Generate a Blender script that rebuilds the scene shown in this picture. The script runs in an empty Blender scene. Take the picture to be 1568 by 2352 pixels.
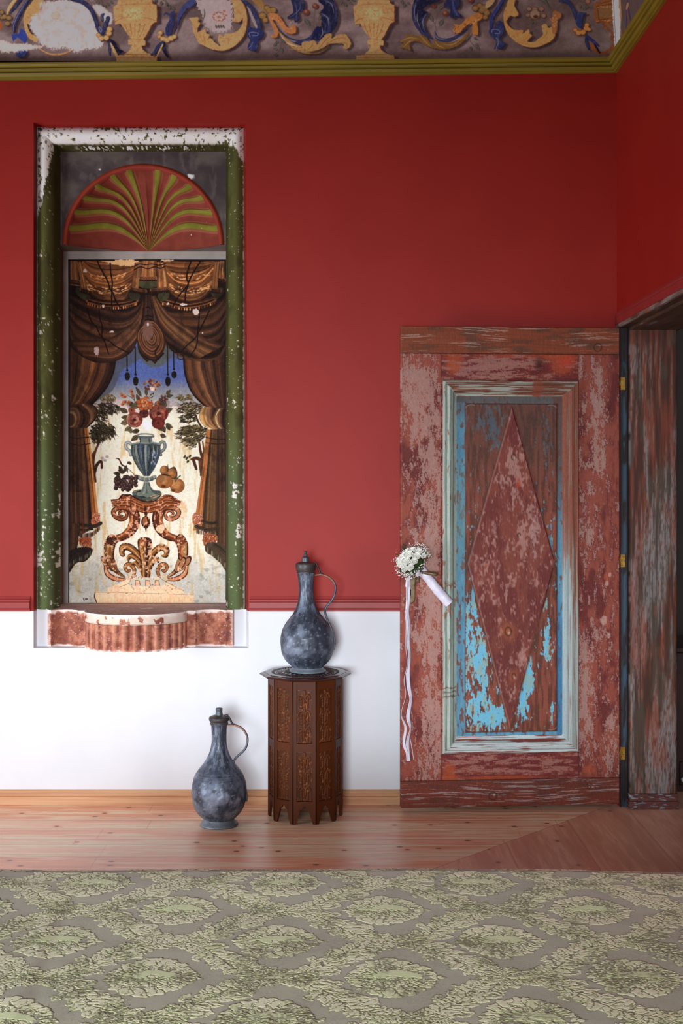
import bpy, bmesh, math, random
import numpy as np
from mathutils import Vector
sc = bpy.context.scene
COL = sc.collection
# ---------------------------------------------------------------- camera, light, exposure
FP, VX, VY, CZ, CD = 2850.0, 770.0, 1100.0, 1.438, 5.5      # focal length in px (1568x2352), vanishing point, eye height, distance to the wall
cam = bpy.data.cameras.new('camera'); camo = bpy.data.objects.new('camera', cam); COL.objects.link(camo)
cam.sensor_fit = 'VERTICAL'; cam.sensor_height = 36; cam.sensor_width = 24
cam.lens = FP / 2352 * 36; cam.shift_x = (784 - VX) / 2352; cam.shift_y = -(1176 - VY) / 2352
camo.location = (0, -CD, CZ); camo.rotation_euler = (math.pi / 2, 0, 0); cam.clip_start = .05
sc.camera = camo
w = bpy.data.worlds.new('world'); sc.world = w; w.use_nodes = True
w.node_tree.nodes['Background'].inputs[0].default_value = (.75, .85, 1, 1)
w.node_tree.nodes['Background'].inputs[1].default_value = 1.0
def area(name, loc, aim, sx, sy, power, col, spread=160):
    l = bpy.data.lights.new(name, 'AREA'); l.shape = 'RECTANGLE'; l.size = sx; l.size_y = sy; l.energy = power; l.color = col; l.spread = math.radians(spread)
    o = bpy.data.objects.new(name, l); COL.objects.link(o); o.location = loc
    o.rotation_euler = (Vector(aim) - Vector(loc)).to_track_quat('-Z', 'Y').to_euler(); return o
# daylight entering by the windows of the left wall and of the wall behind the camera
area('window_daylight', (-3.35, -1.4, 1.0), (0.3, -.5, .2), 1.0, 1.0, 5, (.86, .93, 1), 100)
area('window_daylight', (-3.35, -2.3, .8), (-.8, -.1, 2.5), 1.3, 1.4, 40, (.90, .94, 1), 130)  # window light tilted up to brighten the niche soffits and upper left wall
area('window_daylight', (-.7, -7.3, 1.1), (-.05, 0, -.2), 1.7, 1.4, 48, (.88, .94, 1), 54)  # window light, beam narrowed and aimed down to keep the upper wall darker
sc.view_settings.view_transform = 'Standard'; sc.view_settings.look = 'None'
sc.view_settings.exposure = 0.08; sc.view_settings.gamma = 1.0; sc.view_settings.use_curve_mapping = False
# ---------------------------------------------------------------- paint engine (numpy)
def lin(c):
    c = np.asarray(c, dtype=np.float64) / 255.0
    return np.where(c <= .04045, c / 12.92, ((c + .055) / 1.055) ** 2.4)

def _hash(ix, iy, s):
    h = (ix.astype(np.int64) * 374761393 + iy.astype(np.int64) * 668265263 + s * 974634777) & 0xffffffff
    h = ((h ^ (h >> 13)) * 1274126177) & 0xffffffff
    return ((h ^ (h >> 16)) & 0xffffff) / float(0xffffff)

def vn(x, y, s=0):
    x, y = np.broadcast_arrays(x, y)
    ix = np.floor(x); iy = np.floor(y); fx = x - ix; fy = y - iy
    fx = fx * fx * (3 - 2 * fx); fy = fy * fy * (3 - 2 * fy)
    a = _hash(ix, iy, s); b = _hash(ix + 1, iy, s); c = _hash(ix, iy + 1, s); d = _hash(ix + 1, iy + 1, s)
    return (a * (1 - fx) + b * fx) * (1 - fy) + (c * (1 - fx) + d * fx) * fy

def fbm(x, y, s=0, o=4):
    r = 0; a = .5; t = 0
    for i in range(o):
        r = r + a * vn(x, y, s + i * 17); t += a; a *= .5; x = x * 2.03 + 3.1; y = y * 2.03 + 1.7
    return r / t

def ss(a, b, x):
    t = np.clip((x - a) / (b - a), 0, 1)
    return t * t * (3 - 2 * t)

def cr(pts, closed=False, k=5):
    P = np.asarray(pts, float); n = len(P)
    if n < 3: return P
    out = []
    for i in range(n if closed else n - 1):
        if closed: p0, p1, p2, p3 = P[i - 1], P[i], P[(i + 1) % n], P[(i + 2) % n]
        else: p0, p1, p2, p3 = P[max(i - 1, 0)], P[i], P[i + 1], P[min(i + 2, n - 1)]
        for j in range(k):
            t = j / k
            out.append(.5 * ((2 * p1) + (p2 - p0) * t + (2 * p0 - 5 * p1 + 4 * p2 - p3) * t * t + (3 * p1 - p0 - 3 * p2 + p3) * t ** 3))
    if not closed: out.append(P[-1])
    return np.array(out)

def segd(X, Y, a, b):
    dx, dy = b[0] - a[0], b[1] - a[1]
    L = dx * dx + dy * dy + 1e-9
    t = np.clip(((X - a[0]) * dx + (Y - a[1]) * dy) / L, 0, 1)
    return np.hypot(X - a[0] - t * dx, Y - a[1] - t * dy), t

class Cv:
    def __init__(s, x0, y0, x1, y1, sc, bg=(128, 128, 128)):
        s.x0, s.y0, s.x1, s.y1, s.sc = x0, y0, x1, y1, sc
        s.nx = int((x1 - x0) * sc) + 1; s.ny = int((y1 - y0) * sc) + 1
        s.xs = np.linspace(x0, x1, s.nx); s.ys = np.linspace(y0, y1, s.ny)
        s.im = np.zeros((s.ny, s.nx, 3)); s.im[:] = bg
        s.X, s.Y = np.meshgrid(s.xs, s.ys)
        s.aa = .55 / sc
    def box(s, xa, ya, xb, yb):
        i0 = max(0, int((xa - s.x0) * s.sc) - 1); i1 = min(s.nx, int((xb - s.x0) * s.sc) + 3)
        j0 = max(0, int((ya - s.y0) * s.sc) - 1); j1 = min(s.ny, int((yb - s.y0) * s.sc) + 3)
        return (slice(j0, j1), slice(i0, i1)) if i1 > i0 and j1 > j0 else None
    def put(s, b, m, col, a=1):
        if callable(col): col = col(s.X[b], s.Y[b])
        col = np.asarray(col, float); m = (m * a)[..., None]
        s.im[b] = s.im[b] * (1 - m) + col * m
    def fill(s, f, col, a=1):
        b = (slice(0, s.ny), slice(0, s.nx)); s.put(b, f(s.X, s.Y), col, a)
    def poly(s, pts, col, a=1, soft=0, sm=True, k=4, sh=None, rough=0, seed=0):
        P = cr(pts, True, k) if sm else np.asarray(pts, float)
        if sh: s.poly(P + np.array(sh[:2]), sh[2], sh[3] if len(sh) > 3 else .8, sh[4] if len(sh) > 4 else 2, False)
        e = s.aa + soft + rough * 2
        b = s.box(P[:, 0].min() - e, P[:, 1].min() - e, P[:, 0].max() + e, P[:, 1].max() + e)
        if b is None: return
        X, Y = s.X[b], s.Y[b]
        d = np.full(X.shape, 1e9); ins = np.zeros(X.shape, bool); n = len(P)
        for i in range(n):
            p, q = P[i], P[(i + 1) % n]
            d = np.minimum(d, segd(X, Y, p, q)[0])
            if p[1] != q[1]:
                c = ((p[1] > Y) != (q[1] > Y)) & (X < (q[0] - p[0]) * (Y - p[1]) / (q[1] - p[1]) + p[0])
                ins ^= c
        d = np.where(ins, -d, d)
        if rough: d = d + (fbm(X / 3.0, Y / 3.0, seed + 5, 4) - .5) * rough * 2
        w = s.aa + soft
        s.put(b, 1 - ss(-w, w, d), col, a)
    def line(s, pts, w, col, a=1, sm=True, soft=0, k=5):
        P = cr(pts, False, k) if sm else np.asarray(pts, float); n = len(P)
        W = np.interp(np.linspace(0, 1, n), np.linspace(0, 1, len(w)), w) if np.ndim(w) else np.full(n, float(w))
        e = W.max() + soft + 2
        b = s.box(P[:, 0].min() - e, P[:, 1].min() - e, P[:, 0].max() + e, P[:, 1].max() + e)
        if b is None: return
        X, Y = s.X[b], s.Y[b]; d = np.full(X.shape, 1e9)
        for i in range(n - 1):
            q, t = segd(X, Y, P[i], P[i + 1])
            d = np.minimum(d, q - (W[i] + (W[i + 1] - W[i]) * t) * .5)
        m = s.aa + soft
        s.put(b, 1 - ss(-m, m, d), col, a)
    def ell(s, cx, cy, rx, ry, col, a=1, ang=0, soft=0):
        r = max(rx, ry) + soft + 1
        b = s.box(cx - r, cy - r, cx + r, cy + r)
        if b is None: return
        X, Y = s.X[b] - cx, s.Y[b] - cy; c, q = math.cos(ang), math.sin(ang)
        u, v = X * c + Y * q, -X * q + Y * c
        d = (np.hypot(u / rx, v / ry) - 1) * min(rx, ry)
        m = s.aa + soft
        s.put(b, 1 - ss(-m, m, d), col, a)
    def leaf(s, x, y, ang, L, w, col, a=1, bend=0, vein=None, out=None):
        t = np.linspace(0, 1, 7)
        ca, sa = math.cos(ang), math.sin(ang)
        def pt(u, v): return (x + ca * u - sa * v, y + sa * u + ca * v)
        up = [pt(L * i, bend * L * i * i + w * .5 * math.sin(math.pi * i ** .8)) for i in t]
        dn = [pt(L * i, bend * L * i * i - w * .5 * math.sin(math.pi * i ** .8)) for i in t[::-1][1:-1]]
        if out is not None: s.line(up + dn + [up[0]], out[1], out[0], a, sm=False)
        s.poly(up + dn, col, a, sm=False)
        if vein is not None: s.line([pt(0, 0), pt(L * .5, bend * L * .25), pt(L * .9, bend * L * .81)], max(.5, w * .08), vein, .8)
    def folds(s, A, B, cols, n=26, a=1, jit=.16, rng=None, w=1.35, ss_=6, fine=True):
        A = cr(A, False, ss_); B = cr(B, False, ss_)
        m = max(len(A), len(B)); u = np.linspace(0, 1, m)
        A = np.stack([np.interp(u, np.linspace(0, 1, len(A)), A[:, i]) for i in (0, 1)], 1)
        B = np.stack([np.interp(u, np.linspace(0, 1, len(B)), B[:, i]) for i in (0, 1)], 1)
        gap = np.hypot(*(A - B).T) / n
        cols = np.asarray(cols, float)
        for i in range(n):
            t = (i + .5) / n
            c = np.array([np.interp(t, np.linspace(0, 1, len(cols)), cols[:, j]) for j in range(3)])
            c = c * (1 + (rng.random() - .5) * 2 * jit)
            s.line(A * (1 - t) + B * t, gap * w + .9, c, a, sm=False)
        if fine:
            for i in range(n):
                t = rng.random(); j0 = rng.integers(0, m // 2); j1 = min(m, j0 + rng.integers(m // 3, m))
                if j1 - j0 < 3: continue
                c = np.array([np.interp(t, np.linspace(0, 1, len(cols)), cols[:, j]) for j in range(3)])
                f = rng.choice([.55, .7, 1.35, 1.6])
                s.line((A * (1 - t) + B * t)[j0:j1], [.2, .9, .2], np.clip(c * f, 0, 245), .5 * a, sm=False)
    def tex(s, amp=10, f=6., seed=1, fx=1, fy=1):
        n = fbm(s.X / f * fx, s.Y / f * fy, seed, 4) - .5
        s.im += n[..., None] * amp * 2
    def sample(s, x, y):
        u = np.clip((x - s.x0) * s.sc * (s.nx - 1) / ((s.x1 - s.x0) * s.sc), 0, s.nx - 1.001)
        v = np.clip((y - s.y0) * s.sc * (s.ny - 1) / ((s.y1 - s.y0) * s.sc), 0, s.ny - 1.001)
        i = u.astype(int); j = v.astype(int); fu = (u - i)[..., None]; fv = (v - j)[..., None]
        im = s.im
        return (im[j, i] * (1 - fu) + im[j, i + 1] * fu) * (1 - fv) + (im[j + 1, i] * (1 - fu) + im[j + 1, i + 1] * fu) * fv

def mix(a, b, t):
    a = np.asarray(a, float); b = np.asarray(b, float)
    if np.ndim(t): t = t[..., None]
    return a * (1 - t) + b * t
# ---------------------------------------------------------------- object helpers
def W(px, py, y=0.0):
    "point of the photograph (px, py) lying on the plane Y = y (y may be an array)"
    d = CD + y
    return np.stack(np.broadcast_arrays((np.asarray(px, float) - VX) * d / FP, y * np.ones_like(np.asarray(px, float)), CZ - (np.asarray(py, float) - VY) * d / FP), -1)
def XX(px, y=0.0): return (px - VX) * (CD + y) / FP
def ZZ(py, y=0.0): return CZ - (py - VY) * (CD + y) / FP
def root_of(o):
    while o.parent: o = o.parent
    return o
def tag(o, label=None, cat=None, group=None, kind=None):
    if label: o['label'] = label
    if cat: o['category'] = cat
    if group: o['group'] = group
    if kind: o['kind'] = kind
    return o
def empty(name, loc, label=None, cat=None, group=None, kind=None):
    o = bpy.data.objects.new(name, None); COL.objects.link(o); o.location = loc; o.empty_display_size = .05
    return tag(o, label, cat, group, kind)
def mk(name, V, F, mat, parent=None, smooth=False, col=None, mi=None, gain=1.0, auto=None):
    V = np.asarray(V, dtype=np.float64).reshape(-1, 3)
    org = np.array(root_of(parent).location) if parent else np.array([(V[:, 0].min() + V[:, 0].max()) / 2, (V[:, 1].min() + V[:, 1].max()) / 2, V[:, 2].min()])
    me = bpy.data.meshes.new(name); V = V - org
    if isinstance(F, np.ndarray) and F.ndim == 2:
        n, k = F.shape
        me.vertices.add(len(V)); me.vertices.foreach_set('co', V.astype(np.float32).ravel())
        me.loops.add(n * k); me.loops.foreach_set('vertex_index', F.astype(np.int32).ravel())
        me.polygons.add(n); me.polygons.foreach_set('loop_start', np.arange(0, n * k, k, dtype=np.int32))
        me.update(calc_edges=True)
    else: me.from_pydata(V.tolist(), [], [list(map(int, f)) for f in F])
    for m in (mat if isinstance(mat, (list, tuple)) else [mat]): me.materials.append(m)
    if mi is not None: me.polygons.foreach_set('material_index', np.asarray(mi, dtype=np.int32))
    if smooth: me.polygons.foreach_set('use_smooth', np.ones(len(me.polygons), dtype=bool))
    if col is not None:
        a = me.color_attributes.new('Col', 'FLOAT_COLOR', 'POINT'); c = np.ones((len(V), 4), dtype=np.float32)
        c[:, :3] = np.clip(lin(np.asarray(col).reshape(-1, 3)) * np.asarray(gain), 0, .95); a.data.foreach_set('color', c.ravel())
    me.validate(); me.update()
    o = bpy.data.objects.new(name, me); COL.objects.link(o)
    if parent: o.parent = parent
    else: o.location = org
    if auto is not None:
        me.polygons.foreach_set('use_smooth', np.ones(len(me.polygons), dtype=bool)); bm = bmesh.new(); bm.from_mesh(me)
        for e in bm.edges:
            if len(e.link_faces) == 2 and e.calc_face_angle(0) > auto: e.smooth = False
        bm.to_mesh(me); bm.free()
    return o
def gf(nv, nu, close=False, flip=False):
    i, j = np.meshgrid(np.arange(nv - 1), np.arange(nu if close else nu - 1), indexing='ij'); i = i.ravel(); j = j.ravel(); k = (j + 1) % nu
    F = np.stack([i * nu + j, i * nu + k, (i + 1) * nu + k, (i + 1) * nu + j], 1)
    return F[:, ::-1] if flip else F
def grid(name, P, mat, parent=None, col=None, gain=1.0, flip=False, smooth=True, close=False):
    nv, nu = P.shape[:2]
    return mk(name, P.reshape(-1, 3), gf(nv, nu, close, flip), mat, parent, smooth, None if col is None else col.reshape(-1, 3), gain=gain)
class MB:
    "collects simple shapes into one mesh"
    def __init__(s): s.v = []; s.f = []; s.m = []; s.n = 0
    def add(s, V, F, m=0):
        V = np.asarray(V, float).reshape(-1, 3); s.v.append(V)
        for f in F: s.f.append([int(i) + s.n for i in f]); s.m.append(m)
        s.n += len(V); return s
    def box(s, x0, x1, y0, y1, z0, z1, m=0, b=0):
        if b <= 0:
            V = [(x, y, z) for z in (z0, z1) for y in (y0, y1) for x in (x0, x1)]
            return s.add(V, [(0, 2, 3, 1), (4, 5, 7, 6), (0, 1, 5, 4), (2, 6, 7, 3), (0, 4, 6, 2), (1, 3, 7, 5)], m)
        bm = bmesh.new(); bmesh.ops.create_cube(bm, size=1)
        for v in bm.verts: v.co = Vector(((x0 + x1) / 2 + v.co.x * (x1 - x0), (y0 + y1) / 2 + v.co.y * (y1 - y0), (z0 + z1) / 2 + v.co.z * (z1 - z0)))
        bmesh.ops.bevel(bm, geom=bm.edges[:], offset=b, segments=2, profile=.5, affect='EDGES'); bm.verts.index_update()
        s.add([v.co[:] for v in bm.verts], [[v.index for v in f.verts] for f in bm.faces], m); bm.free(); return s
    def prism(s, pts, axis, a, b, m=0):
        "closed 2-D outline extruded along an axis ('x','y','z')"
        n = len(pts); ax = 'xyz'.index(axis); V = []
        for t in (a, b):
            for p in pts: q = list(p); q.insert(ax, t); V.append(q)
        F = [list(range(n))[::-1], list(range(n, 2 * n))] + [(i, (i + 1) % n, n + (i + 1) % n, n + i) for i in range(n)]
        return s.add(V, F, m)
    def lathe(s, prof, c=(0, 0, 0), n=48, m=0, lean=(0, 0)):
        P = np.array(prof, float); a = np.linspace(0, 2 * math.pi, n, endpoint=False)
        V = np.stack([c[0] + P[:, :1] * np.cos(a) + lean[0] * P[:, 1:], c[1] + P[:, :1] * np.sin(a) + lean[1] * P[:, 1:], c[2] + P[:, 1:] + 0 * a], -1)
        F = gf(len(P), n, True).tolist(); s.add(V, F, m); return s
    def tube(s, pts, r, n=10, m=0, ry=None, up=(0, 1, 0), cap=True):
        P = np.asarray(pts, float); k = len(P); r = np.interp(np.linspace(0, 1, k), np.linspace(0, 1, len(r)), r) if np.ndim(r) else np.full(k, float(r))
        ry = r if ry is None else (np.interp(np.linspace(0, 1, k), np.linspace(0, 1, len(ry)), ry) if np.ndim(ry) else np.full(k, float(ry)))
        T = np.gradient(P, axis=0); T /= np.linalg.norm(T, axis=1)[:, None] + 1e-12; U = np.asarray(up, float)
        A = np.cross(T, U); A /= np.linalg.norm(A, axis=1)[:, None] + 1e-9; B = np.cross(A, T)
        a = np.linspace(0, 2 * math.pi, n, endpoint=False)[None, :, None]
        V = P[:, None] + A[:, None] * np.cos(a) * r[:, None, None] + B[:, None] * np.sin(a) * ry[:, None, None]
        F = gf(k, n, True).tolist()
        if cap: F += [list(range(n))[::-1], list(range((k - 1) * n, k * n))]
        s.add(V, F, m); return s
    def ball(s, c, r, sub=2, m=0, sq=(1, 1, 1)):
        bm = bmesh.new(); bmesh.ops.create_icosphere(bm, subdivisions=sub, radius=1); bm.verts.index_update()
        s.add([(c[0] + v.co.x * r * sq[0], c[1] + v.co.y * r * sq[1], c[2] + v.co.z * r * sq[2]) for v in bm.verts], [[v.index for v in f.verts] for f in bm.faces], m); bm.free(); return s
    def build(s, name, mat, parent=None, smooth=False, auto=None, col=None, gain=1.0):
        V = np.concatenate(s.v); c = None
        if callable(col): c = col(V)
        return mk(name, V, s.f, mat, parent, smooth, c, s.m, gain, auto)
def cr3(pts, k=8):
    P = np.asarray(pts, float); out = []
    for i in range(len(P) - 1):
        p0, p1, p2, p3 = P[max(i - 1, 0)], P[i], P[i + 1], P[min(i + 2, len(P) - 1)]
        for j in range(k):
            t = j / k; out.append(.5 * ((2 * p1) + (p2 - p0) * t + (2 * p0 - 5 * p1 + 4 * p2 - p3) * t * t + (3 * p1 - p0 - 3 * p2 + p3) * t ** 3))
    out.append(P[-1]); return np.array(out)
# ---------------------------------------------------------------- materials (all procedural)
def srgb(c): return tuple(float(v) for v in lin(c)) + (1,)
def base_mat(name, rough=.6, spec=.5, metal=0.0):
    m = bpy.data.materials.new(name); m.use_nodes = True; b = m.node_tree.nodes['Principled BSDF']
    b.inputs['Roughness'].default_value = rough; b.inputs['Specular IOR Level'].default_value = spec; b.inputs['Metallic'].default_value = metal
    return m, m.node_tree.nodes, m.node_tree.links, b
def bump(N, L, b, scale, dist, strength=.5, stretch=None, detail=4):
    tc = N.new('ShaderNodeNewGeometry'); n = N.new('ShaderNodeTexNoise'); n.inputs['Scale'].default_value = scale; n.inputs['Detail'].default_value = detail
    if stretch:
        mp = N.new('ShaderNodeMapping'); mp.inputs['Scale'].default_value = stretch; L.new(tc.outputs['Position'], mp.inputs[0]); L.new(mp.outputs[0], n.inputs['Vector'])
    else: L.new(tc.outputs['Position'], n.inputs['Vector'])
    bp = N.new('ShaderNodeBump'); bp.inputs['Strength'].default_value = strength; bp.inputs['Distance'].default_value = dist
    L.new(n.outputs['Fac'], bp.inputs['Height']); L.new(bp.outputs[0], b.inputs['Normal'])
def mat_vc(name, rough=.6, spec=.4, metal=0.0, bs=None, bd=.001, st=.4, stretch=None, sheen=0.0):
    "colour read from the mesh's own painted colours"
    m, N, L, b = base_mat(name, rough, spec, metal); a = N.new('ShaderNodeAttribute'); a.attribute_name = 'Col'
    L.new(a.outputs['Color'], b.inputs['Base Color'])
    if sheen: b.inputs['Sheen Weight'].default_value = sheen
    if bs: bump(N, L, b, bs, bd, st, stretch)
    return m
def mat_noise(name, c1, c2, scale=5, rough=.6, spec=.4, metal=0.0, bs=None, bd=.001, st=.4, stretch=None, lo=.35, hi=.65, detail=5, c3=None, s3=30, t3=(.6, .66)):
    m, N, L, b = base_mat(name, rough, spec, metal)
    g = N.new('ShaderNodeNewGeometry'); n = N.new('ShaderNodeTexNoise'); n.inputs['Scale'].default_value = scale; n.inputs['Detail'].default_value = detail
    mp = N.new('ShaderNodeMapping'); mp.inputs['Scale'].default_value = stretch or (1, 1, 1); L.new(g.outputs['Position'], mp.inputs[0]); L.new(mp.outputs[0], n.inputs['Vector'])
    r = N.new('ShaderNodeValToRGB'); r.color_ramp.elements[0].position = lo; r.color_ramp.elements[1].position = hi
    r.color_ramp.elements[0].color = srgb(c1); r.color_ramp.elements[1].color = srgb(c2); L.new(n.outputs['Fac'], r.inputs[0]); out = r.outputs[0]
    if c3 is not None:
        n3 = N.new('ShaderNodeTexNoise'); n3.inputs['Scale'].default_value = s3; n3.inputs['Detail'].default_value = 6; L.new(mp.outputs[0], n3.inputs['Vector'])
        r3 = N.new('ShaderNodeValToRGB'); r3.color_ramp.elements[0].position = t3[0]; r3.color_ramp.elements[1].position = t3[1]; L.new(n3.outputs['Fac'], r3.inputs[0])
        mx = N.new('ShaderNodeMix'); mx.data_type = 'RGBA'; L.new(r3.outputs[0], mx.inputs[0]); L.new(out, mx.inputs[6]); mx.inputs[7].default_value = srgb(c3); out = mx.outputs[2]
    L.new(out, b.inputs['Base Color'])
    if bs: bump(N, L, b, bs, bd, st, stretch)
    return m
M = dict(
    red=mat_noise('red_wall_paint', (154, 26, 14), (160, 30, 17), 3, .55, .34, bs=60, bd=.0006, st=.25),
    white=mat_noise('white_wall_paint', (229, 232, 237), (234, 236, 241), 4, .6, .3, bs=50, bd=.0005, st=.2),
    redtrim=mat_noise('red_painted_wood', (146, 44, 42), (156, 50, 46), 8, .45, .4, bs=40, bd=.0006, st=.3, stretch=(.2, 1, 3)),
    olive=mat_noise('olive_painted_wood', (130, 114, 34), (146, 126, 40), 10, .5, .4, stretch=(.3, 1, 4), bs=60, bd=.0006),
    ceil=mat_noise('ceiling_plaster', (120, 104, 92), (140, 122, 108), 3, .8, .2),
    pine=mat_noise('pine_baseboard', (200, 146, 104), (220, 172, 132), 5, .5, .3, stretch=(.35, 3, 14), c3=(176, 112, 66), s3=3, t3=(.62, .72)),
    vc=mat_vc('painted_plaster', .75, .12, bs=90, bd=.0006, st=.35), vcw=mat_vc('weathered_paint_on_wood', .6, .22, bs=60, bd=.0008, st=.45, stretch=(3, 3, .35)),
    vcf=mat_vc('pine_floor_boards', .34, .45, bs=30, bd=.0004, st=.3, stretch=(.3, 3, 1)), vcb=mat_vc('velvet_damask', .85, .15, bs=500, bd=.0006, st=.5, sheen=.25),
    vcs=mat_vc('carved_walnut', .5, .18), vct=mat_vc('carved_walnut_polished', .22, .6), vcm=mat_vc('tarnished_tinned_copper', .45, .6, .3, bs=70, bd=.0012, st=.5),
    brass=mat_noise('aged_brass', (150, 108, 40), (190, 146, 66), 60, .4, .5, .7), bronze=mat_noise('dark_bronze', (104, 84, 64), (138, 116, 90), 40, .4, .5, .5),
    steel=mat_noise('steel_screw', (150, 150, 150), (180, 180, 180), 50, .3, .5, .9), black=mat_noise('black_gap', (14, 12, 12), (18, 15, 14), 5, .9, .1),
    satin=mat_noise('white_satin_ribbon', (226, 224, 242), (236, 234, 248), 20, .35, .5, bs=60, bd=.0015, st=.4), petal=mat_noise('white_rose_petal', (250, 250, 238), (253, 253, 248), 60, .6, .3),
    leaf=mat_noise('green_leaf', (48, 84, 34), (80, 120, 50), 40, .5, .4), stem=mat_noise('green_stem', (40, 62, 28), (60, 84, 40), 40, .6, .3),
    dark=mat_noise('dark_oak', (44, 26, 18), (66, 40, 26), 8, .5, .4, stretch=(3, 3, .4)), hall=mat_noise('grey_hall_wall', (74, 66, 60), (82, 74, 66), 4, .7, .2),
    porc=mat_noise('white_porcelain', (240, 240, 236), (246, 246, 242), 20, .2, .5), mattress=mat_noise('mattress_ticking', (214, 208, 196), (224, 220, 210), 20, .8, .2))
# ---------------------------------------------------------------- the painted frieze above the cornice
def paint_frieze(sc=1.0, x0=-60, x1=1475):
    R = np.random.default_rng(8)
    c = Cv(x0, -70, x1, 150, sc)
    X, Y = c.X, c.Y
    def z(o): return lambda *p: [(o + a / 3.92, b / 3.92) for a, b in p]
    a0, a1, a2, a3 = z(0), z(350), z(700), z(1050)
    n = fbm(X / 60, Y / 30, 3, 4)
    c.im = mix((100, 84, 82), (138, 122, 118), ss(.3, .72, n)); c.im = mix(c.im, (104, 86, 82), ss(95, 135, Y) * .6)
    c.im = mix(c.im, (88, 72, 60), ss(1050, 1300, X) * .35)
    SH = (54, 40, 42)
    OR, OD, OL = (196, 152, 98), (140, 84, 46), (226, 180, 114)
    BL, BD, BLL = (50, 54, 88), (28, 27, 46), (120, 128, 156)
    GR, GD = (84, 84, 70), (48, 50, 44)
    def pl(f, pts, col, sh=1, rough=.8, k=4, out=None):
        P = f(*pts)
        if sh: c.poly([(x + 7, y + 4) for x, y in P], SH, .75, 2.2, k=k)
        if out is not None: c.poly([(x + 1, y + .8) for x, y in P], out, 1, .5, k=k)
        c.poly(P, col, rough=rough, k=k, seed=int(P[0][0]))
    def st(f, pts, w, col, sh=1, dk=None, li=None):
        P = f(*pts); W = np.array(w, float) if np.ndim(w) else float(w)
        if sh: c.line([(x + 6, y + 4) for x, y in P], W, SH, .7, soft=2)
        if dk is not None: c.line([(x + .8, y + .6) for x, y in P], W + 1.6, dk)
        c.line(P, W, col)
        if li is not None: c.line([(x - 1.2, y - .8) for x, y in P], W * .28, li, .8)
    def leaf2(f, x, y, an, L=9, w=5):
        p = f((x, y))[0]; c.leaf(p[0] + 2, p[1] + 1.5, an, L, w, SH, .6); c.leaf(*p, an, L, w, GR, out=(GD, .9), vein=(130, 130, 112))
    def sprig(f, pts, leaves):
        st(f, pts, 1.3, (78, 76, 60), 0)
        for x, y, a_ in leaves: leaf2(f, x, y, a_)
    def vase(f, cx, w, seed):
        g = lambda *p: f(*[(cx + a * w, b) for a, b in p])
        pts = [(-196, 60), (-160, 40), (-150, -8), (-60, -14), (60, -14), (150, -5), (155, 30), (196, 45), (196, 195), (160, 210), (130, 260), (100, 320), (70, 355), (95, 370), (90, 410), (55, 410), (70, 450), (110, 480), (190, 500), (196, 520), (196, 555), (-165, 558), (-170, 500), (-100, 495), (-45, 450), (-30, 405), (-60, 400), (-62, 360), (-30, 350), (-80, 290), (-130, 215), (-180, 220)]
        P = g(*pts)
        c.poly([(x + 11, y + 5) for x, y in P], (58, 42, 44), .85, 2.5, sm=False); c.poly([(x + 2, y + 1) for x, y in P], (110, 56, 30), .9, .6, sm=False)
        c.poly(P, OR, sm=False, rough=1.2, seed=seed)
        q = np.random.default_rng(seed)
        c.line(g((-190, 205), (-130, 170), (0, 150), (120, 165), (190, 190)), 1.2, (150, 96, 48)); c.line(g((-140, 50), (0, 34), (150, 40)), 1, (160, 104, 56)); c.line(g((-60, 352), (60, 352)), 1, (150, 90, 46)); c.line(g((-110, 490), (120, 490)), 1.2, (140, 84, 44)); c.line(g((-165, 520), (190, 520)), 1, (170, 110, 60))
        for u in (-90, -45, 0, 45, 90): c.line(g((u, 215), (u * .8, 270), (u * .45, 330)), [2, 1.6, .6], (140, 88, 48), .75)
        c.ell(*g((-10, 120))[0], 24, 14, (214, 186, 130), .8, 0, 5)
        for i in range(120):
            u, v = (q.random() - .5) * 260, 60 + q.random() * 120; c.line(g((u, v), (u + 8, v + 14 * q.random())), .8, (160, 104, 60), .45, sm=False)
        for i in range(60):
            u, v = (q.random() - .5) * 120, 220 + q.random() * 300
            if abs(u) < 110 - abs(v - 250) * .3 or v > 490: c.ell(*g((u, v))[0], 1.5, .7, [(156, 96, 50), (232, 186, 120)][i % 2], .6)
    def knot(f, pts, col, dk):
        for x, y, r in pts: c.ell(*[v + o for v, o in zip(f((x, y))[0], (4, 3))], r + 1, r, SH, .7, 0, 1.5)
        for x, y, r in pts: c.ell(*f((x, y))[0], r + .8, r + .6, dk)
        for x, y, r in pts: c.ell(*f((x, y))[0], r, r * .9, col); c.ell(f((x, y))[0][0] - .8, f((x, y))[0][1] - .8, r * .5, r * .4, tuple(min(255, v * 1.15) for v in col), .8, 0, .5)
    # ---- small branches
    sprig(a0, [(900, -20), (930, 40), (950, 90)], [(910, 40, 1.2), (945, 40, 1.5), (990, 10, .6), (960, 30, .4), (890, 10, 2.2)])
    sprig(a0, [(1440, -10), (1500, 20), (1560, 90)], [(1450, 10, 1.4), (1500, 20, 1.4), (1530, 50, 1.8), (1400, -10, 1.2)])
    sprig(a1, [(110, -10), (150, 50), (200, 100)], [(90, 20, 2.2), (130, 20, 1.6), (155, 50, 1.6), (180, 60, .9), (170, 70, .4)])
    sprig(a2, [(330, -20), (350, 30), (390, 50)], [(330, 10, 2), (360, 30, 1.2), (400, 20, .6), (420, 0, .2), (370, -10, .3)])
    sprig(a2, [(860, -20), (900, 30), (930, 60)], [(870, 5, 1.4), (900, 30, 1.8), (920, 20, .7)])
    sprig(a3, [(1110, 10), (1140, 50), (1130, 90)], [(1110, 40, 1.8), (1140, 60, 1.2), (1180, 50, 2.4), (1130, 30, .2), (1200, -10, .2)])
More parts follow.
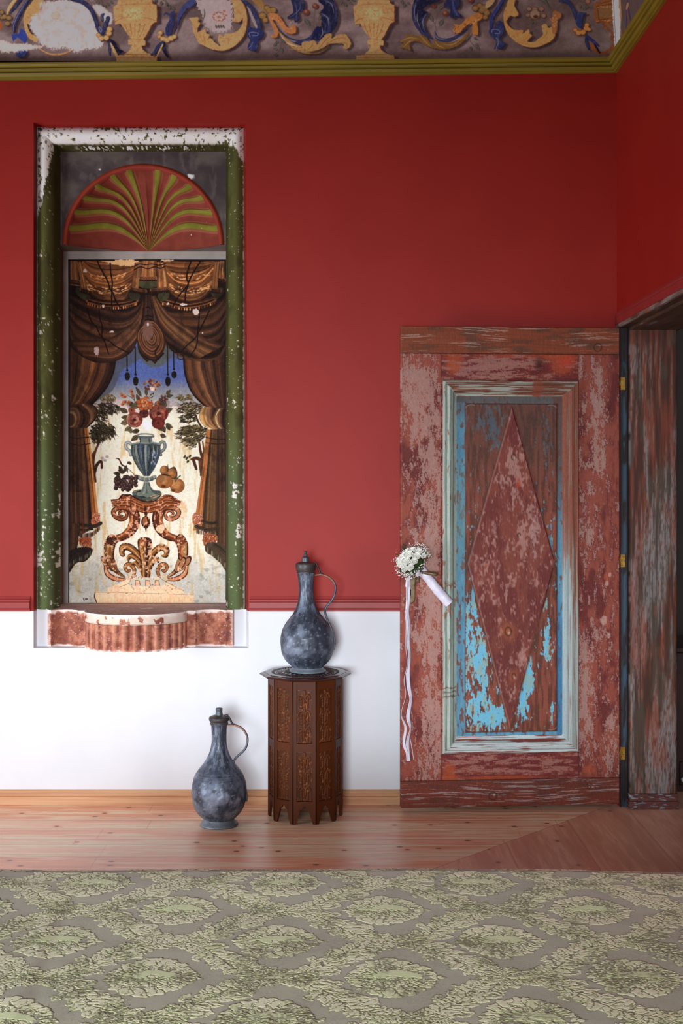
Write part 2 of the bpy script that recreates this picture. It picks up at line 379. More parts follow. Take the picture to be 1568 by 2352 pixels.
    # ---- left end: damaged scroll, blue leaf
    st(a0, [(150, -20), (90, 60), (60, 130)], [6, 8, 3], (190, 170, 120), 1, OD); st(a0, [(200, -20), (130, 70), (90, 110)], [5, 6, 3], BL, 0, BD)
    knot(a0, [(15, 110, 5), (40, 150, 6), (80, 160, 6), (65, 210, 6), (15, 160, 4)], (132, 108, 70), (70, 50, 34)); c.ell(*a0((-10, 230))[0], 8, 12, (150, 84, 44))
    st(a0, [(260, -10), (200, 80), (150, 170), (125, 240), (125, 290)], [5, 8, 8, 7, 3], BL, 1, BD, BLL)
    pl(a0, [(110, 310), (170, 300), (180, 260), (220, 270), (245, 330), (230, 385), (190, 360), (150, 340), (120, 370)], (50, 66, 140), 0, 2)
    pl(a0, [(140, 490), (200, 440), (230, 440), (240, 480), (200, 515), (160, 510)], (44, 54, 104), 1, 1, out=BD)
    pl(a0, [(330, -20), (245, 70), (215, 150), (220, 250), (260, 340), (330, 380), (340, 330), (290, 290), (260, 230), (290, 160), (360, 110), (370, 40), (400, -20)], (196, 150, 96), 0, 1.5)
    pl(a0, [(245, 215), (280, 250), (325, 325), (270, 290)], SH, 0, .5)
    st(a0, [(340, 430), (430, 480), (520, 490), (620, 465), (690, 400)], [1, 4, 5, 3, 1], (190, 150, 110), 0, OD)
    st(a0, [(480, 340), (490, 380), (470, 410)], 1.4, (130, 70, 50), 0)
    # the big loss of plaster
    c.poly(a0((370, 30), (450, 10), (620, 0), (760, 40), (830, 130), (880, 250), (920, 380), (900, 430), (780, 440), (690, 470), (600, 430), (480, 440), (380, 400), (330, 330), (270, 240), (290, 150), (370, 100)), (216, 200, 190), .96, 3, rough=7, seed=4)
    c.poly(a0((0, 370), (120, 390), (260, 395), (380, 420), (260, 450), (120, 470), (0, 460)), (210, 192, 182), .9, 2, rough=5, seed=9)
    c.poly(a0((830, 50), (910, 50), (1000, 130), (1010, 200), (960, 220), (910, 150), (850, 120)), (206, 190, 184), .9, 2, rough=5, seed=12)
    mk = ss(.52, .66, fbm(X / 9, Y / 9, 44, 4)) * ((X > 85) & (X < 220) & (Y < 112)); c.im = mix(c.im, (172, 156, 150), mk * .55)
    for i in range(7):
        a_ = i * .95; x, y = a0((500, 140))[0]; c.ell(x + 7 * math.cos(a_), y + 6 * math.sin(a_), 5, 4, (196, 168, 150), .7, a_, .5); c.line([(x + 9 * math.cos(a_), y + 8 * math.sin(a_)), (x + 10 * math.cos(a_ + .5), y + 8 * math.sin(a_ + .5))], .9, (168, 120, 100), .7, sm=False)
    st(a0, [(720, 220), (710, 300), (690, 370)], 2.5, (190, 174, 164), 0)
    # ---- repeated unit pieces
    def bluedrop(f, m, o):
        g = (lambda *p: f(*[(2 * o - x, y) for x, y in p])) if m else f
        st(g, [(640, -10), (740, 15), (820, 90), (860, 190), (880, 260), (915, 300)], [6, 9, 8, 7, 7, 6], BL, 1, BD)
        st(g, [(925, 290), (950, 220), (975, 160)], [7, 9, 6], BL, 0, BD); c.leaf(*g((955, 180))[0], -1.0, 12, 7, BL); st(g, [(920, 180), (915, 140), (930, 125)], [5, 6, 3], BL, 0, BD, BLL)
        st(g, [(890, 250), (905, 290), (915, 270), (895, 240)], 2, BLL, 0)
        pl(g, [(965, 380), (985, 350), (1040, 380), (1060, 430), (1110, 460), (1085, 480), (1060, 515), (1030, 490), (1000, 430)], BD, 1, .6); st(g, [(985, 370), (1010, 430), (1060, 490)], [5, 7, 3], BL, 0); st(g, [(980, 380), (985, 450), (990, 495)], [4, 5, 2], BL, 0, BD)
        pl(g, [(990, 395), (1010, 400), (1060, 500), (1045, 525)], OR, 0, .5)
    bluedrop(a0, 0, 0); knot(a0, [(885, 315, 4.5), (910, 345, 5.5), (955, 340, 6), (980, 300, 6), (985, 262, 6)], OR, OD)
    vase(a0, 1215, 1.0, 1)
    # blue feather right of the first vase
    pl(a1, [(190, 320), (205, 220), (230, 130), (280, 40), (340, 0), (400, 10), (370, 50), (310, 80), (260, 150), (230, 230), (190, 310)], (64, 70, 116), 1, 2.5, out=BD)
    pl(a1, [(120, 310), (120, 240), (150, 180), (160, 120), (195, 100), (190, 160), (200, 200), (180, 260), (160, 320)], (50, 54, 98), 1, 1, out=BD); st(a1, [(145, 280), (150, 230), (180, 200)], 1.6, SH, 0)
    st(a1, [(150, 130), (120, 120), (105, 135)], [5, 4, 2], BL, 0)
    knot(a1, [(70, 295, 5), (60, 330, 4), (95, 350, 6), (130, 360, 6), (165, 345, 6), (195, 330, 5)], OR, OD)
    st(a1, [(90, 380), (50, 420), (20, 470), (-10, 490)], [6, 8, 7, 3], BL, 1, BD); st(a1, [(105, 390), (105, 450), (140, 515)], [6, 8, 4], BD, 1); pl(a1, [(85, 400), (95, 410), (50, 500), (35, 505)], OR, 0, .5)
    # C scroll 1
    def cscroll(pts, inner, f, cols, rag, sh=1):
        P = f(*pts)
        if sh: c.poly([(x + 8, y + 5) for x, y in P], SH, .85, 2.2)
        c.poly([(x + 1.2, y + 1) for x, y in P], OD, .9, .5); c.poly(P, cols[0], rough=1.2)
        for q in inner: c.line(f(*q), [.6, 1.5, .5], cols[1], .65)
    pl(a1, [(400, 0), (560, -30), (700, 0), (720, 120), (700, 260), (560, 290), (480, 230), (440, 120)], (176, 162, 160), 0, 9)
    cscroll([(690, -30), (790, 0), (840, 90), (850, 200), (820, 320), (740, 410), (640, 455), (540, 445), (460, 410), (420, 390), (395, 345), (370, 290), (355, 200), (325, 165), (370, 160), (415, 155), (410, 195), (430, 210), (405, 250), (408, 290), (470, 262), (485, 300), (515, 310), (490, 370), (520, 340), (560, 380), (610, 415), (590, 360), (600, 310), (640, 330), (655, 300), (690, 305), (760, 280), (800, 230), (815, 160), (775, 200), (720, 185), (735, 150), (730, 80), (715, 20)],
            [((350, 190), (385, 260), (400, 350)), ((420, 290), (440, 350), (480, 400)), ((470, 280), (460, 330), (480, 380)), ((600, 330), (650, 350), (720, 320)), ((740, 60), (790, 120), (790, 200))], a1, [OR, (160, 104, 60)], 0)
    for i in range(9):
        a_ = i * .7; x, y = a1((600, 150))[0]; c.line([(x + 13 * math.cos(a_), y + 9 * math.sin(a_)), (x + 15 * math.cos(a_ + .4), y + 11 * math.sin(a_ + .4)), (x + 11 * math.cos(a_ + .8), y + 9 * math.sin(a_ + .8))], 1.8, (150, 76, 54), .9)
    for dx, dy, r in ((0, 0, 10), (12, -14, 7), (17, -4, 6), (0, 7, 6), (-12, -6, 6)): x, y = a1((600, 155))[0]; c.ell(x + dx, y + dy, r, r * .8, (196, 172, 160), .6, 0, 1); c.ell(x + dx, y + dy, r * .45, r * .35, (150, 84, 64), .7, 0, 1)
    for i in range(4): leaf2(a1, 570 + i * 22, 225, 1.4, 7, 3)
    c.line(a1((465, 80), (470, 130), (455, 180)), [1, 3, 1], GR)
    # blue bell drops (centre) and the brown band that crosses
    for f, m in ((a1, 0),):
        pl(f, [(790, 0), (830, 0), (900, 60), (960, 160), (980, 260), (930, 270), (890, 160), (850, 60)], BL, 1, 1, out=BD); pl(f, [(850, 60), (880, 90), (930, 200), (945, 250), (920, 240)], (150, 140, 140), 0, 1)
        pl(f, [(860, 240), (900, 250), (960, 260), (1000, 290), (985, 340), (945, 370), (950, 410), (925, 460), (890, 450), (855, 440), (865, 390), (880, 360), (855, 320)], (44, 50, 94), 1, .6, out=BD)
        c.line(f((880, 330), (870, 300), (900, 290), (950, 300), (940, 320), (900, 320)), 2, BLL, .8); c.line(f((900, 380), (890, 410), (860, 440)), 2, BLL, .6)
    # centre composition (mirror pair around x ~ 865): left part in a1, right part in a2/a3
    pl(a1, [(880, -20), (960, -20), (1000, 40), (1000, 110), (960, 70)], (150, 118, 70), 0, 1.2, out=OD)
    knot(a1, [(1030, 70, 6), (1050, 95, 7), (1085, 90, 7), (990, 140, 8), (1015, 180, 6)], (140, 112, 62), (78, 54, 34))
    pl(a1, [(1040, 130), (1090, 115), (1140, 140), (1180, 200), (1220, 250), (1265, 225), (1290, 240), (1290, 290), (1250, 305), (1200, 290), (1150, 240), (1110, 190), (1080, 180), (1110, 230), (1135, 280), (1120, 330), (1080, 340), (1065, 325), (1095, 300), (1080, 240), (1055, 190)], (186, 122, 74), 1, 1, out=(110, 52, 28))
    for i in range(30): x, y = 1060 + R.random() * 200, 140 + R.random() * 140; c.ell(*a1((x, y * .6 + (x - 1000) * .45))[0], 1.6, .8, [(230, 180, 130), (140, 66, 34)][i % 2], .7, .8)
    st(a1, [(1135, 270), (1200, 340), (1300, 380), (1400, 360), (1440, 300)], [2, 8, 11, 10, 3], BL, 1, BD, (140, 140, 150))
    st(a1, [(1140, 290), (1210, 370), (1300, 430), (1400, 450), (1500, 445), (1570, 410)], [2, 9, 14, 18, 16, 10], (160, 126, 78), 1, (90, 62, 36)); st(a1, [(1150, 310), (1220, 390), (1320, 420)], [1, 3, 2], (206, 178, 150), 0)
    for i in range(70): x = 1230 + R.random() * 330; y = 430 + math.sin((x - 1230) / 340. * 3.14) * 10 + (R.random() - .5) * 44; c.ell(*a1((x, y))[0], 2, .9, [(96, 66, 38), (190, 160, 110)][i % 2], .55, .3)
    for x in (1370, 1440): c.ell(*a1((x, 400))[0], 7, 9, (176, 140, 90)); c.line(a1((x + 22, 370), (x + 30, 410), (x + 10, 440)), 1.4, (96, 66, 40))
    # dark blue acanthus left (around x 700..775)
    pl(a2, [(120, 0), (230, -20), (280, 60), (300, 160), (270, 260), (210, 320), (150, 360), (110, 370), (60, 350), (80, 330), (60, 320), (100, 240), (140, 240), (150, 180), (130, 120), (170, 60)], (34, 36, 62), 1, 1)
    for q, w in (([(170, 0), (260, 40), (280, 130), (270, 190)], [3, 5, 4, 2]), ([(140, 120), (200, 160), (220, 240), (190, 330), (110, 370)], [3, 6, 7, 6, 2]), ([(150, 190), (185, 230), (170, 300)], [2, 4, 2]), ([(75, 290), (50, 340), (-20, 370), (-80, 380)], [2, 6, 6, 3])): c.line(a2(*q), w, BL)
    for q in ([(190, 10), (240, 40), (262, 120)], [(150, 120), (205, 160), (215, 230)], [(150, 230), (160, 300), (130, 350)]): c.line(a2(*q), [.6, 2, .6], (150, 148, 158), .8)
    pl(a2, [(90, 250), (130, 240), (145, 280), (110, 330), (80, 320)], (30, 32, 70), 0, .5)
    pl(a1, [(1250, -10), (1350, -10), (1370, 60), (1350, 100), (1310, 110), (1320, 170), (1280, 200), (1270, 160), (1220, 170), (1215, 150), (1265, 110), (1260, 50)], (44, 48, 80), 1, .8, out=BD)
    for q in ([(1280, 20), (1300, 100), (1290, 180)], [(1330, 20), (1320, 90), (1230, 160)]): c.line(a1(*q), [.6, 2, .6], BLL, .6)
    for f, x, y in ((a1, 1380, 110), (a1, 1465, 55), (a2, 15, 110), (a2, 92, 55), (a2, 1155, 50), (a2, 1265, 120), (a2, 1490, 0), (a3, 120, 0)): c.ell(f((x, y))[0][0] + 3, f((x, y))[0][1] + 2, 6.4, 6, SH, .7, 0, 1); c.ell(*f((x, y))[0], 6.6, 6.4, (104, 58, 44)); c.ell(f((x, y))[0][0] - 1.5, f((x, y))[0][1] - 1.5, 3.4, 3, (160, 112, 88), .8, 0, 1)
    st(a1, [(1465, 90), (1455, 180), (1440, 270)], 1.4, (90, 88, 72), 0); st(a1, [(1510, 120), (1500, 190), (1470, 250)], 1.4, (90, 88, 72), 0); leaf2(a1, 1370, 170, .9, 20, 9); leaf2(a1, 1500, 180, -1.2, 12, 5)
    # golden leaf curl toward the second vase
    pl(a2, [(-20, 380), (40, 370), (90, 370), (110, 400), (150, 350), (190, 310), (240, 300), (240, 345), (300, 310), (360, 310), (400, 350), (415, 400), (380, 440), (345, 430), (350, 400), (300, 390), (220, 395), (160, 430), (100, 455), (20, 460)], (170, 136, 86), 1, 1.6, out=(90, 60, 36))
    for q in ([(120, 440), (170, 380), (230, 320)], [(200, 395), (280, 350), (370, 340)], [(300, 380), (370, 390), (380, 430)], [(20, 450), (60, 420), (70, 380)]): c.line(a2(*q), [.5, 1.6, .5], (116, 82, 50), .8)
    vase(a2, 620, .94, 5)
    # mirrored scroll on the right of the second vase
    pl(a2, [(840, 370), (900, 350), (890, 320), (960, 310), (1030, 330), (1050, 300), (1090, 320), (1110, 370), (1150, 400), (1170, 360), (1220, 380), (1260, 370), (1330, 375), (1400, 350), (1480, 290), (1440, 360), (1360, 420), (1260, 445), (1160, 435), (1090, 410), (1040, 380), (980, 370), (940, 400), (955, 455), (915, 440), (880, 430), (850, 425), (890, 385)], (118, 88, 46), 1, 1.4, out=(66, 44, 28))
    for q in ([(860, 375), (940, 340), (1010, 350)], [(1040, 320), (1080, 370), (1130, 420)], [(1170, 370), (1200, 410), (1250, 430)], [(1250, 400), (1330, 400), (1440, 330)], [(890, 425), (930, 380), (980, 355)]): c.line(a2(*q), [.6, 2, .6], (176, 146, 96), .8)
    pl(a2, [(975, 30), (1020, -20), (1200, -20), (1210, 10), (1120, 40), (1060, 90), (1110, 110), (1080, 170), (1070, 220), (1120, 320), (1100, 330), (1040, 300), (990, 210), (965, 120)], (32, 34, 58), 1, 1)
    for q, w in (([(1010, 0), (975, 80), (985, 190), (1050, 290), (1150, 350)], [4, 6, 6, 6, 4]), ([(1100, 120), (1060, 180), (1070, 260), (1110, 320)], [3, 7, 6, 3]), ([(1170, 290), (1200, 350), (1300, 360), (1400, 310), (1480, 250)], [4, 8, 9, 7, 2])): c.line(a2(*q), w, BL)
    for q in ([(1000, 30), (985, 110), (1000, 190)], [(1015, 110), (1010, 180), (1040, 260)], [(1160, 270), (1190, 340), (1280, 365)], [(1090, 130), (1060, 190), (1075, 270)]): c.line(a2(*q), [.6, 2.2, .6], (150, 146, 158), .75)
    pl(a2, [(1250, 60), (1280, -20), (1380, -20), (1390, 60), (1350, 90), (1400, 130), (1400, 155), (1350, 150), (1330, 165), (1300, 140), (1310, 90), (1280, 70)], (44, 48, 80), 1, .8, out=BD); st(a2, [(1330, 0), (1340, 80), (1380, 145)], [3, 6, 3], (60, 72, 126), 0)
    st(a2, [(1130, 140), (1170, 220), (1185, 280)], 1.6, (84, 84, 66), 0); st(a2, [(1250, 70), (1200, 120), (1170, 230)], 1.4, (84, 84, 66), 0)
    leaf2(a2, 1130, 140, 1.2, 14, 8); leaf2(a2, 1210, 230, -1.0, 18, 8); leaf2(a2, 1240, 60, 2.6, 10, 5)
    pl(a2, [(1330, 275), (1350, 240), (1340, 215), (1400, 220), (1460, 160), (1540, 120), (1600, 90), (1640, 100), (1610, 140), (1580, 180), (1550, 200), (1560, 300), (1530, 315), (1505, 290), (1500, 210), (1440, 240), (1400, 290), (1370, 300)], (176, 118, 60), 1, 1.4, out=(100, 52, 28))
    for i in range(34): x = 1340 + R.random() * 230; c.ell(*a2((x, 290 - (x - 1340) * .55 + (R.random() - .5) * 50))[0], 2, .9, [(216, 166, 110), (110, 56, 30)][i % 2], .7, -.8)
    knot(a3, [(160, 75, 7), (200, 50, 6), (240, 75, 8), (265, 115, 7), (220, 95, 7), (250, 155, 6)], (128, 100, 60), (64, 44, 30)); pl(a3, [(250, 60), (270, 10), (330, -20), (330, 20), (280, 70)], (178, 150, 104), 1, 1)
    sprig(a3, [(110, 300), (120, 380), (200, 450)], [(95, 330, 1.9), (150, 340, .5), (160, 400, .3), (180, 420, 1.0), (120, 420, 1.5)])
    sprig(a1, [(1145, 330), (1160, 400), (1130, 480)], [(1135, 370, 2.6), (1115, 390, 2.4), (1165, 360, .6), (1155, 430, .9), (1125, 445, 3.3), (1130, 490, 3.0), (1160, 440, 1.2)])
    # blue bell drop right
    st(a3, [(420, -20), (360, 80), (310, 160), (300, 250)], [5, 8, 8, 6], (50, 58, 116), 1, BD)
    pl(a3, [(285, 270), (330, 250), (350, 200), (390, 190), (420, 240), (415, 300), (380, 340), (400, 370), (430, 390), (395, 440), (350, 430), (330, 440), (350, 380), (320, 340), (290, 310)], (48, 54, 92), 1, .6, out=BD)
    c.line(a3((310, 290), (320, 265), (370, 270), (380, 300), (340, 300)), 2, (120, 128, 164), .8); c.line(a3((350, 340), (370, 380), (350, 430)), 2.4, BLL, .7)
    # C scroll 2
    cscroll([(470, -20), (520, -10), (510, 40), (530, 90), (550, 130), (510, 150), (480, 140), (450, 170), (440, 200), (480, 250), (520, 270), (550, 270), (590, 270), (590, 300), (640, 265), (650, 300), (670, 320), (630, 370), (690, 375), (740, 340), (770, 310), (760, 240), (770, 220), (800, 220), (820, 250), (850, 240), (860, 280), (880, 300), (860, 350), (800, 390), (700, 425), (600, 415), (520, 370), (460, 310), (425, 230), (415, 130), (440, 60)],
            [((450, 60), (430, 160), (470, 280)), ((560, 290), (530, 330), (500, 320)), ((650, 290), (620, 350), (560, 370)), ((800, 240), (800, 310), (720, 380)), ((480, 300), (560, 380), (680, 405))], a3, [(200, 146, 84), (150, 96, 54)], 0)
    pl(a3, [(830, 170), (860, 160), (855, 110), (890, 100), (930, 120), (925, 160), (900, 180), (895, 260), (880, 300), (850, 290), (850, 220)], (160, 106, 62), 1, 2, out=OD)
    for i in range(24): c.ell(*a3((850 + R.random() * 50, 120 + R.random() * 150))[0], 1.6, .8, (216, 170, 120), .7, R.random() * 3)
    for dx, dy, r in ((650, 85, 6.5), (760, 85, 7), (780, 145, 7), (640, 140, 6), (700, 90, 8), (725, 150, 7), (680, 165, 6)): c.ell(*a3((dx, dy))[0], r, r * .9, (86, 60, 46)); c.ell(*a3((dx - 4, dy - 4))[0], r * .75, r * .65, (140, 112, 90))
    c.ell(*a3((700, 135))[0], 13, 12, (92, 66, 50)); c.ell(*a3((697, 130))[0], 11, 10, (146, 122, 98)); c.ell(*a3((705, 150))[0], 5.5, 4, (76, 44, 34)); leaf2(a3, 700, 190, 1.4, 7, 4); leaf2(a3, 680, 195, 2.2, 7, 4)
    st(a3, [(720, -10), (790, 30), (840, 100)], [4, 3, 1], (78, 82, 70), 0); st(a3, [(790, -10), (820, 40), (840, 90)], [4, 4, 1], (70, 74, 64), 0)
    # blue drop at the right corner
    pl(a3, [(910, 10), (960, -20), (1010, 10), (1060, 100), (1085, 180), (1110, 240), (1080, 240), (1050, 160), (1010, 60), (960, 20)], (50, 56, 92), 1, 1, out=BD)
    pl(a3, [(1075, 100), (1100, 110), (1160, 115), (1130, 150), (1120, 230), (1090, 245), (1070, 190)], (50, 58, 98), 1, .8, out=BD)
    knot(a3, [(1060, 270, 5), (1090, 295, 6), (1130, 290, 6), (1160, 255, 6), (1165, 225, 5), (1185, 265, 4)], (190, 122, 62), (96, 50, 28))
    st(a3, [(1160, 320), (1160, 380), (1180, 440)], [4, 6, 3], BL, 1, BD); st(a3, [(1170, 330), (1220, 370), (1270, 410)], [5, 6, 3], (44, 50, 104), 0, BD); pl(a3, [(1190, 370), (1215, 390), (1290, 480), (1260, 490), (1210, 440)], (140, 80, 44), 0, 1); pl(a3, [(1230, 400), (1250, 410), (1290, 475), (1275, 480)], BD, 0, .5)
    c.ell(*a3((1175, 15))[0], 9, 7, (104, 70, 56)); c.ell(*a3((1172, 12))[0], 5, 4, (146, 108, 90))
    # half vase against the corner
    pl(a3, [(1230, 50), (1280, 10), (1400, -10), (1400, 180), (1300, 190), (1240, 195)], (128, 76, 40), 0, 1, out=(70, 36, 22)); pl(a3, [(1265, 70), (1385, 40), (1385, 160), (1275, 170)], (118, 84, 52), 0, 1.4)
    for p in (((1250, 60), (1390, 35)), ((1255, 185), (1390, 160)), ((1262, 70), (1275, 180)), ((1290, 30), (1390, 5))): c.line(a3(*p), 1, (66, 34, 22), sm=False)
    for i in range(26): c.ell(*a3((1250 + R.random() * 140, [55, 183][i % 2] + R.random() * 12 - (i % 2) * 0))[0], 1.6, 1.2, (190, 116, 60), .9)
    c.line(a3((1310, 200), (1340, 250), (1390, 290), (1400, 340)), [8, 8, 6, 5], (112, 66, 40)); c.line(a3((1300, 200), (1340, 210), (1400, 230)), [4, 8, 8], (120, 70, 40)); c.line(a3((1400, 400), (1385, 440), (1330, 470), (1290, 490), (1420, 490)), [7, 8, 6, 4, 4], (128, 74, 42))
    c.ell(*a3((1400, 340))[0], 6, 8, (110, 64, 38))
    c.tex(9, 2.2, 3); c.tex(8, 9, 6)
    gm = ((c.im[..., 0] - c.im[..., 2]) > 50); c.im = mix(c.im, (140, 100, 64), ss(.55, .75, fbm(X / 5, Y / 5, 81, 5)) * gm * .45); bm = ((c.im[..., 2] - c.im[..., 0]) > 15); c.im = mix(c.im, (92, 94, 112), ss(.58, .78, fbm(X / 4, Y / 6, 82, 4)) * bm * .5)
    c.im = mix(c.im, (112, 92, 74), ss(134, 137, Y) * .0)
    c.im = np.clip(c.im, 8, 250)
    return c
# ---------------------------------------------------------------- the painted panel in the niche
def paint_mural(sc=1.25):
    R = np.random.default_rng(3)
    c = Cv(156, 594, 526, 1388, sc)
    k = 380 / 1568.
    def z(y0): return lambda *p: [(150 + a * k, y0 + b * k) for a, b in p]
    z1, z2, z3, z4 = z(590), z(780), z(980), z(1180)
    X, Y = c.X, c.Y
    # ground: sky fading to plaster cream, ochre streaks, grey lower part
    sky = mix((98, 112, 164), (150, 148, 150), ss(860, 905, Y))
    sky = mix(sky, (236, 226, 206), ss(890, 960, Y + (fbm(X / 20, Y / 12, 2) - .5) * 30))
    lo = mix(sky, (200, 195, 184), ss(1255, 1330, Y + (fbm(X / 25, Y / 25, 7) - .5) * 50))
    c.im = lo + ((fbm(X / 2.5, Y / 2.5, 9) - .5) * 26)[..., None]
    st = ss(.53, .75, fbm(X / 7, Y / 45, 4)) * ss(940, 990, Y)
    c.im = mix(c.im, (206, 170, 108), st * .5)
    st = ss(.6, .75, fbm(X / 14, Y / 10, 14)) * ss(1260, 1320, Y)
    c.im = mix(c.im, (150, 143, 128), st * .5)
    # grey shadow bands of the hangings on the sky
    g = (96, 96, 104)
    c.poly(z2((440, 180), (560, 140), (700, 60), (740, 150), (680, 200), (600, 250), (530, 300), (490, 400), (430, 500), (320, 570), (250, 600), (230, 500)), g, .8, 2)
    c.ell(*z2((850, 110))[0], 36, 37, (104, 104, 100), .9, 0, 1.5)
    c.poly(z2((920, 100), (1000, 60), (1150, 140), (1120, 190), (1010, 170), (960, 200)), (98, 98, 96), .7, 2)
    # trees
    def dabs(cx, cy, rx, ry, n, cols, L=9, seed=0, dirx=1):
        r = np.random.default_rng(seed)
        for i in range(n):
            a = r.random() * 6.283; q = math.sqrt(r.random())
            x = cx + rx * q * math.cos(a); y = cy + ry * q * math.sin(a)
            an = (r.random() - .5) * .9 + (.5 if dirx > 0 else 2.6)
            l = L * (.4 + r.random() * .8)
            col = np.array(cols[r.integers(0, len(cols))]) * (.8 + .4 * r.random())
            c.line([(x, y), (x + math.cos(an) * l * .5, y + math.sin(an) * l * .35), (x + math.cos(an + .4) * l, y + math.sin(an + .4) * l)], [2.6, 1.8, .4], col, .9, sm=False)
    ol = [(120, 112, 66), (150, 138, 90), (100, 92, 60)]; dk = [(52, 46, 30), (66, 60, 38), (84, 80, 52), (44, 38, 26), (92, 90, 62)]
    br = (92, 62, 40)
    c.line(z3((285, 520), (265, 400), (262, 330), (285, 230), (330, 130)), [5, 7, 7, 5, 4], br)
    c.line(z3((262, 330), (250, 280), (300, 200), (310, 90)), [6, 5, 4, 3], (112, 78, 50))
    c.line(z3((270, 450), (300, 360), (340, 330), (345, 390)), [8, 7, 6, 5], (84, 56, 38))
    for p in ((395, 285), (375, 320), (350, 300)): c.ell(*z3(p)[0], 4, 3, (128, 128, 128), .6, 0, 1)
    dabs(*z2((400, 550))[0], 18, 8, 50, ol, 7, 1)
    dabs(*z2((395, 650))[0], 27, 14, 150, dk, 9, 2); dabs(*z2((330, 730))[0], 18, 14, 90, dk, 9, 3)
    dabs(*z2((345, 840))[0], 27, 13, 150, dk, 9, 4); dabs(*z3((340, 60))[0], 30, 16, 160, dk, 10, 5); dabs(*z3((290, 110))[0], 14, 10, 50, dk, 9, 6)
    c.line(z2((1220, 680), (1260, 780), (1290, 830)), [3, 4, 5], br)
    c.line(z3((1285, 460), (1300, 330), (1280, 230), (1265, 130)), [5, 7, 6, 4], br)
    c.line(z3((1305, 300), (1310, 220), (1300, 140)), [5, 4, 3], (112, 78, 50))
    c.line(z3((1285, 380), (1270, 310), (1220, 300), (1190, 310)), [8, 8, 6, 3], (100, 70, 46))
    c.line(z3((1215, 320), (1240, 400)), [7, 6], (84, 56, 38)); c.line(z3((1270, 340), (1285, 440)), [5, 5], (120, 84, 54))
    for p in ((1130, 285), (1150, 300), (1160, 330), (1180, 280)): c.ell(*z3(p)[0], 2.5, 4, (70, 74, 50), 1, .6)
    dabs(*z2((1140, 550))[0], 20, 8, 55, ol, 7, 11, -1)
    dabs(*z2((1190, 650))[0], 30, 14, 150, dk + ol, 9, 12, -1); dabs(*z2((1170, 740))[0], 20, 13, 80, dk, 9, 13, -1)
    dabs(*z2((1230, 860))[0], 32, 13, 120, dk + ol, 10, 14, -1); dabs(*z3((1200, 70))[0], 34, 20, 190, dk + ol, 10, 15, -1); dabs(*z3((1200, 150))[0], 14, 14, 50, ol + dk, 9, 16, -1)
    # side curtains, upper billow
    b1 = [(58, 40, 30), (116, 82, 54), (84, 58, 40), (150, 112, 72), (98, 68, 46), (168, 124, 78), (92, 64, 46), (120, 86, 60), (70, 50, 38), (46, 32, 24)]
    c.folds(z2((30, 10), (25, 300), (30, 640)), z2((440, 60), (470, 250), (400, 440), (250, 610), (90, 650)), b1, 34, rng=R)
    c.line(z2((470, 190), (465, 260), (400, 440), (260, 610)), 2.5, (40, 28, 24))
    c.folds(z2((1120, 100), (1135, 330), (1200, 500), (1310, 620), (1440, 670)), z2((1540, 20), (1545, 300), (1530, 700)), [(44, 30, 24), (120, 84, 56), (92, 66, 46), (160, 118, 80), (70, 48, 36), (128, 92, 62), (60, 42, 32), (120, 84, 56), (70, 50, 36), (40, 30, 26)], 36, rng=R)
    c.line(z2((1120, 160), (1135, 330), (1200, 500), (1310, 620)), 3, (38, 26, 24))
    # tied knots of the side curtains
    kn = [(60, 44, 32), (140, 108, 74), (100, 74, 50), (190, 156, 110), (120, 88, 58), (70, 50, 38)]
    c.poly(z2((20, 640), (150, 620), (200, 700), (180, 800), (130, 870), (20, 870)), (96, 70, 48)); c.poly(z2((1400, 660), (1545, 660), (1545, 880), (1480, 870)), (80, 60, 44))
    c.folds(z2((30, 640), (110, 640), (150, 740), (110, 840), (30, 860)), z2((30, 720), (60, 740), (60, 780), (50, 800), (30, 800)), kn, 16, rng=R)
    c.folds(z2((150, 620), (220, 700), (220, 790), (130, 870)), z2((230, 600), (300, 660), (280, 760), (150, 880)), [(70, 50, 36), (196, 160, 112), (150, 114, 76), (90, 66, 48), (60, 44, 36)], 16, rng=R)
    c.folds(z2((110, 630), (165, 710), (160, 800), (100, 870)), z2((150, 620), (220, 700), (220, 790), (130, 870)), [(50, 36, 28), (96, 70, 48)], 8, rng=R)
    c.folds(z2((1300, 640), (1270, 720), (1300, 800), (1400, 850)), z2((1420, 650), (1430, 700), (1440, 780), (1500, 870)), [(220, 190, 130), (170, 134, 84), (196, 160, 108), (110, 80, 54), (64, 46, 36)], 18, rng=R)
    c.folds(z2((1440, 660), (1400, 740), (1430, 820), (1500, 870)), z2((1520, 650), (1500, 700), (1500, 800), (1530, 870)), [(120, 90, 60), (205, 172, 124), (120, 88, 62), (50, 40, 36)], 12, rng=R)
    # lower hangings
    c.folds(z3((30, 20), (30, 500), (35, 960)), z3((110, 20), (115, 500), (128, 960)), [(50, 36, 28), (100, 70, 48), (70, 50, 36), (110, 80, 56), (60, 44, 34)], 12, rng=R)
    c.folds(z3((105, 20), (112, 500), (128, 1030)), z3((190, 20), (230, 500), (255, 960)), [(60, 44, 34), (120, 88, 62), (96, 68, 48), (124, 94, 64), (66, 50, 42), (44, 34, 30)], 16, rng=R)
    c.folds(z3((175, 20), (215, 400), (255, 950)), z3((215, 20), (265, 450), (325, 960)), [(140, 92, 52), (196, 138, 78), (170, 112, 60), (204, 150, 90)], 9, rng=R)
    c.folds(z3((1340, 30), (1300, 400), (1215, 980)), z3((1385, 30), (1350, 400), (1300, 960)), [(206, 154, 96), (176, 120, 66), (196, 140, 84), (150, 100, 60)], 9, rng=R)
    c.folds(z3((1380, 30), (1345, 400), (1298, 980)), z3((1450, 30), (1450, 400), (1445, 1030)), [(60, 46, 34), (118, 94, 60), (96, 74, 48), (128, 104, 68), (70, 54, 38)], 16, rng=R)
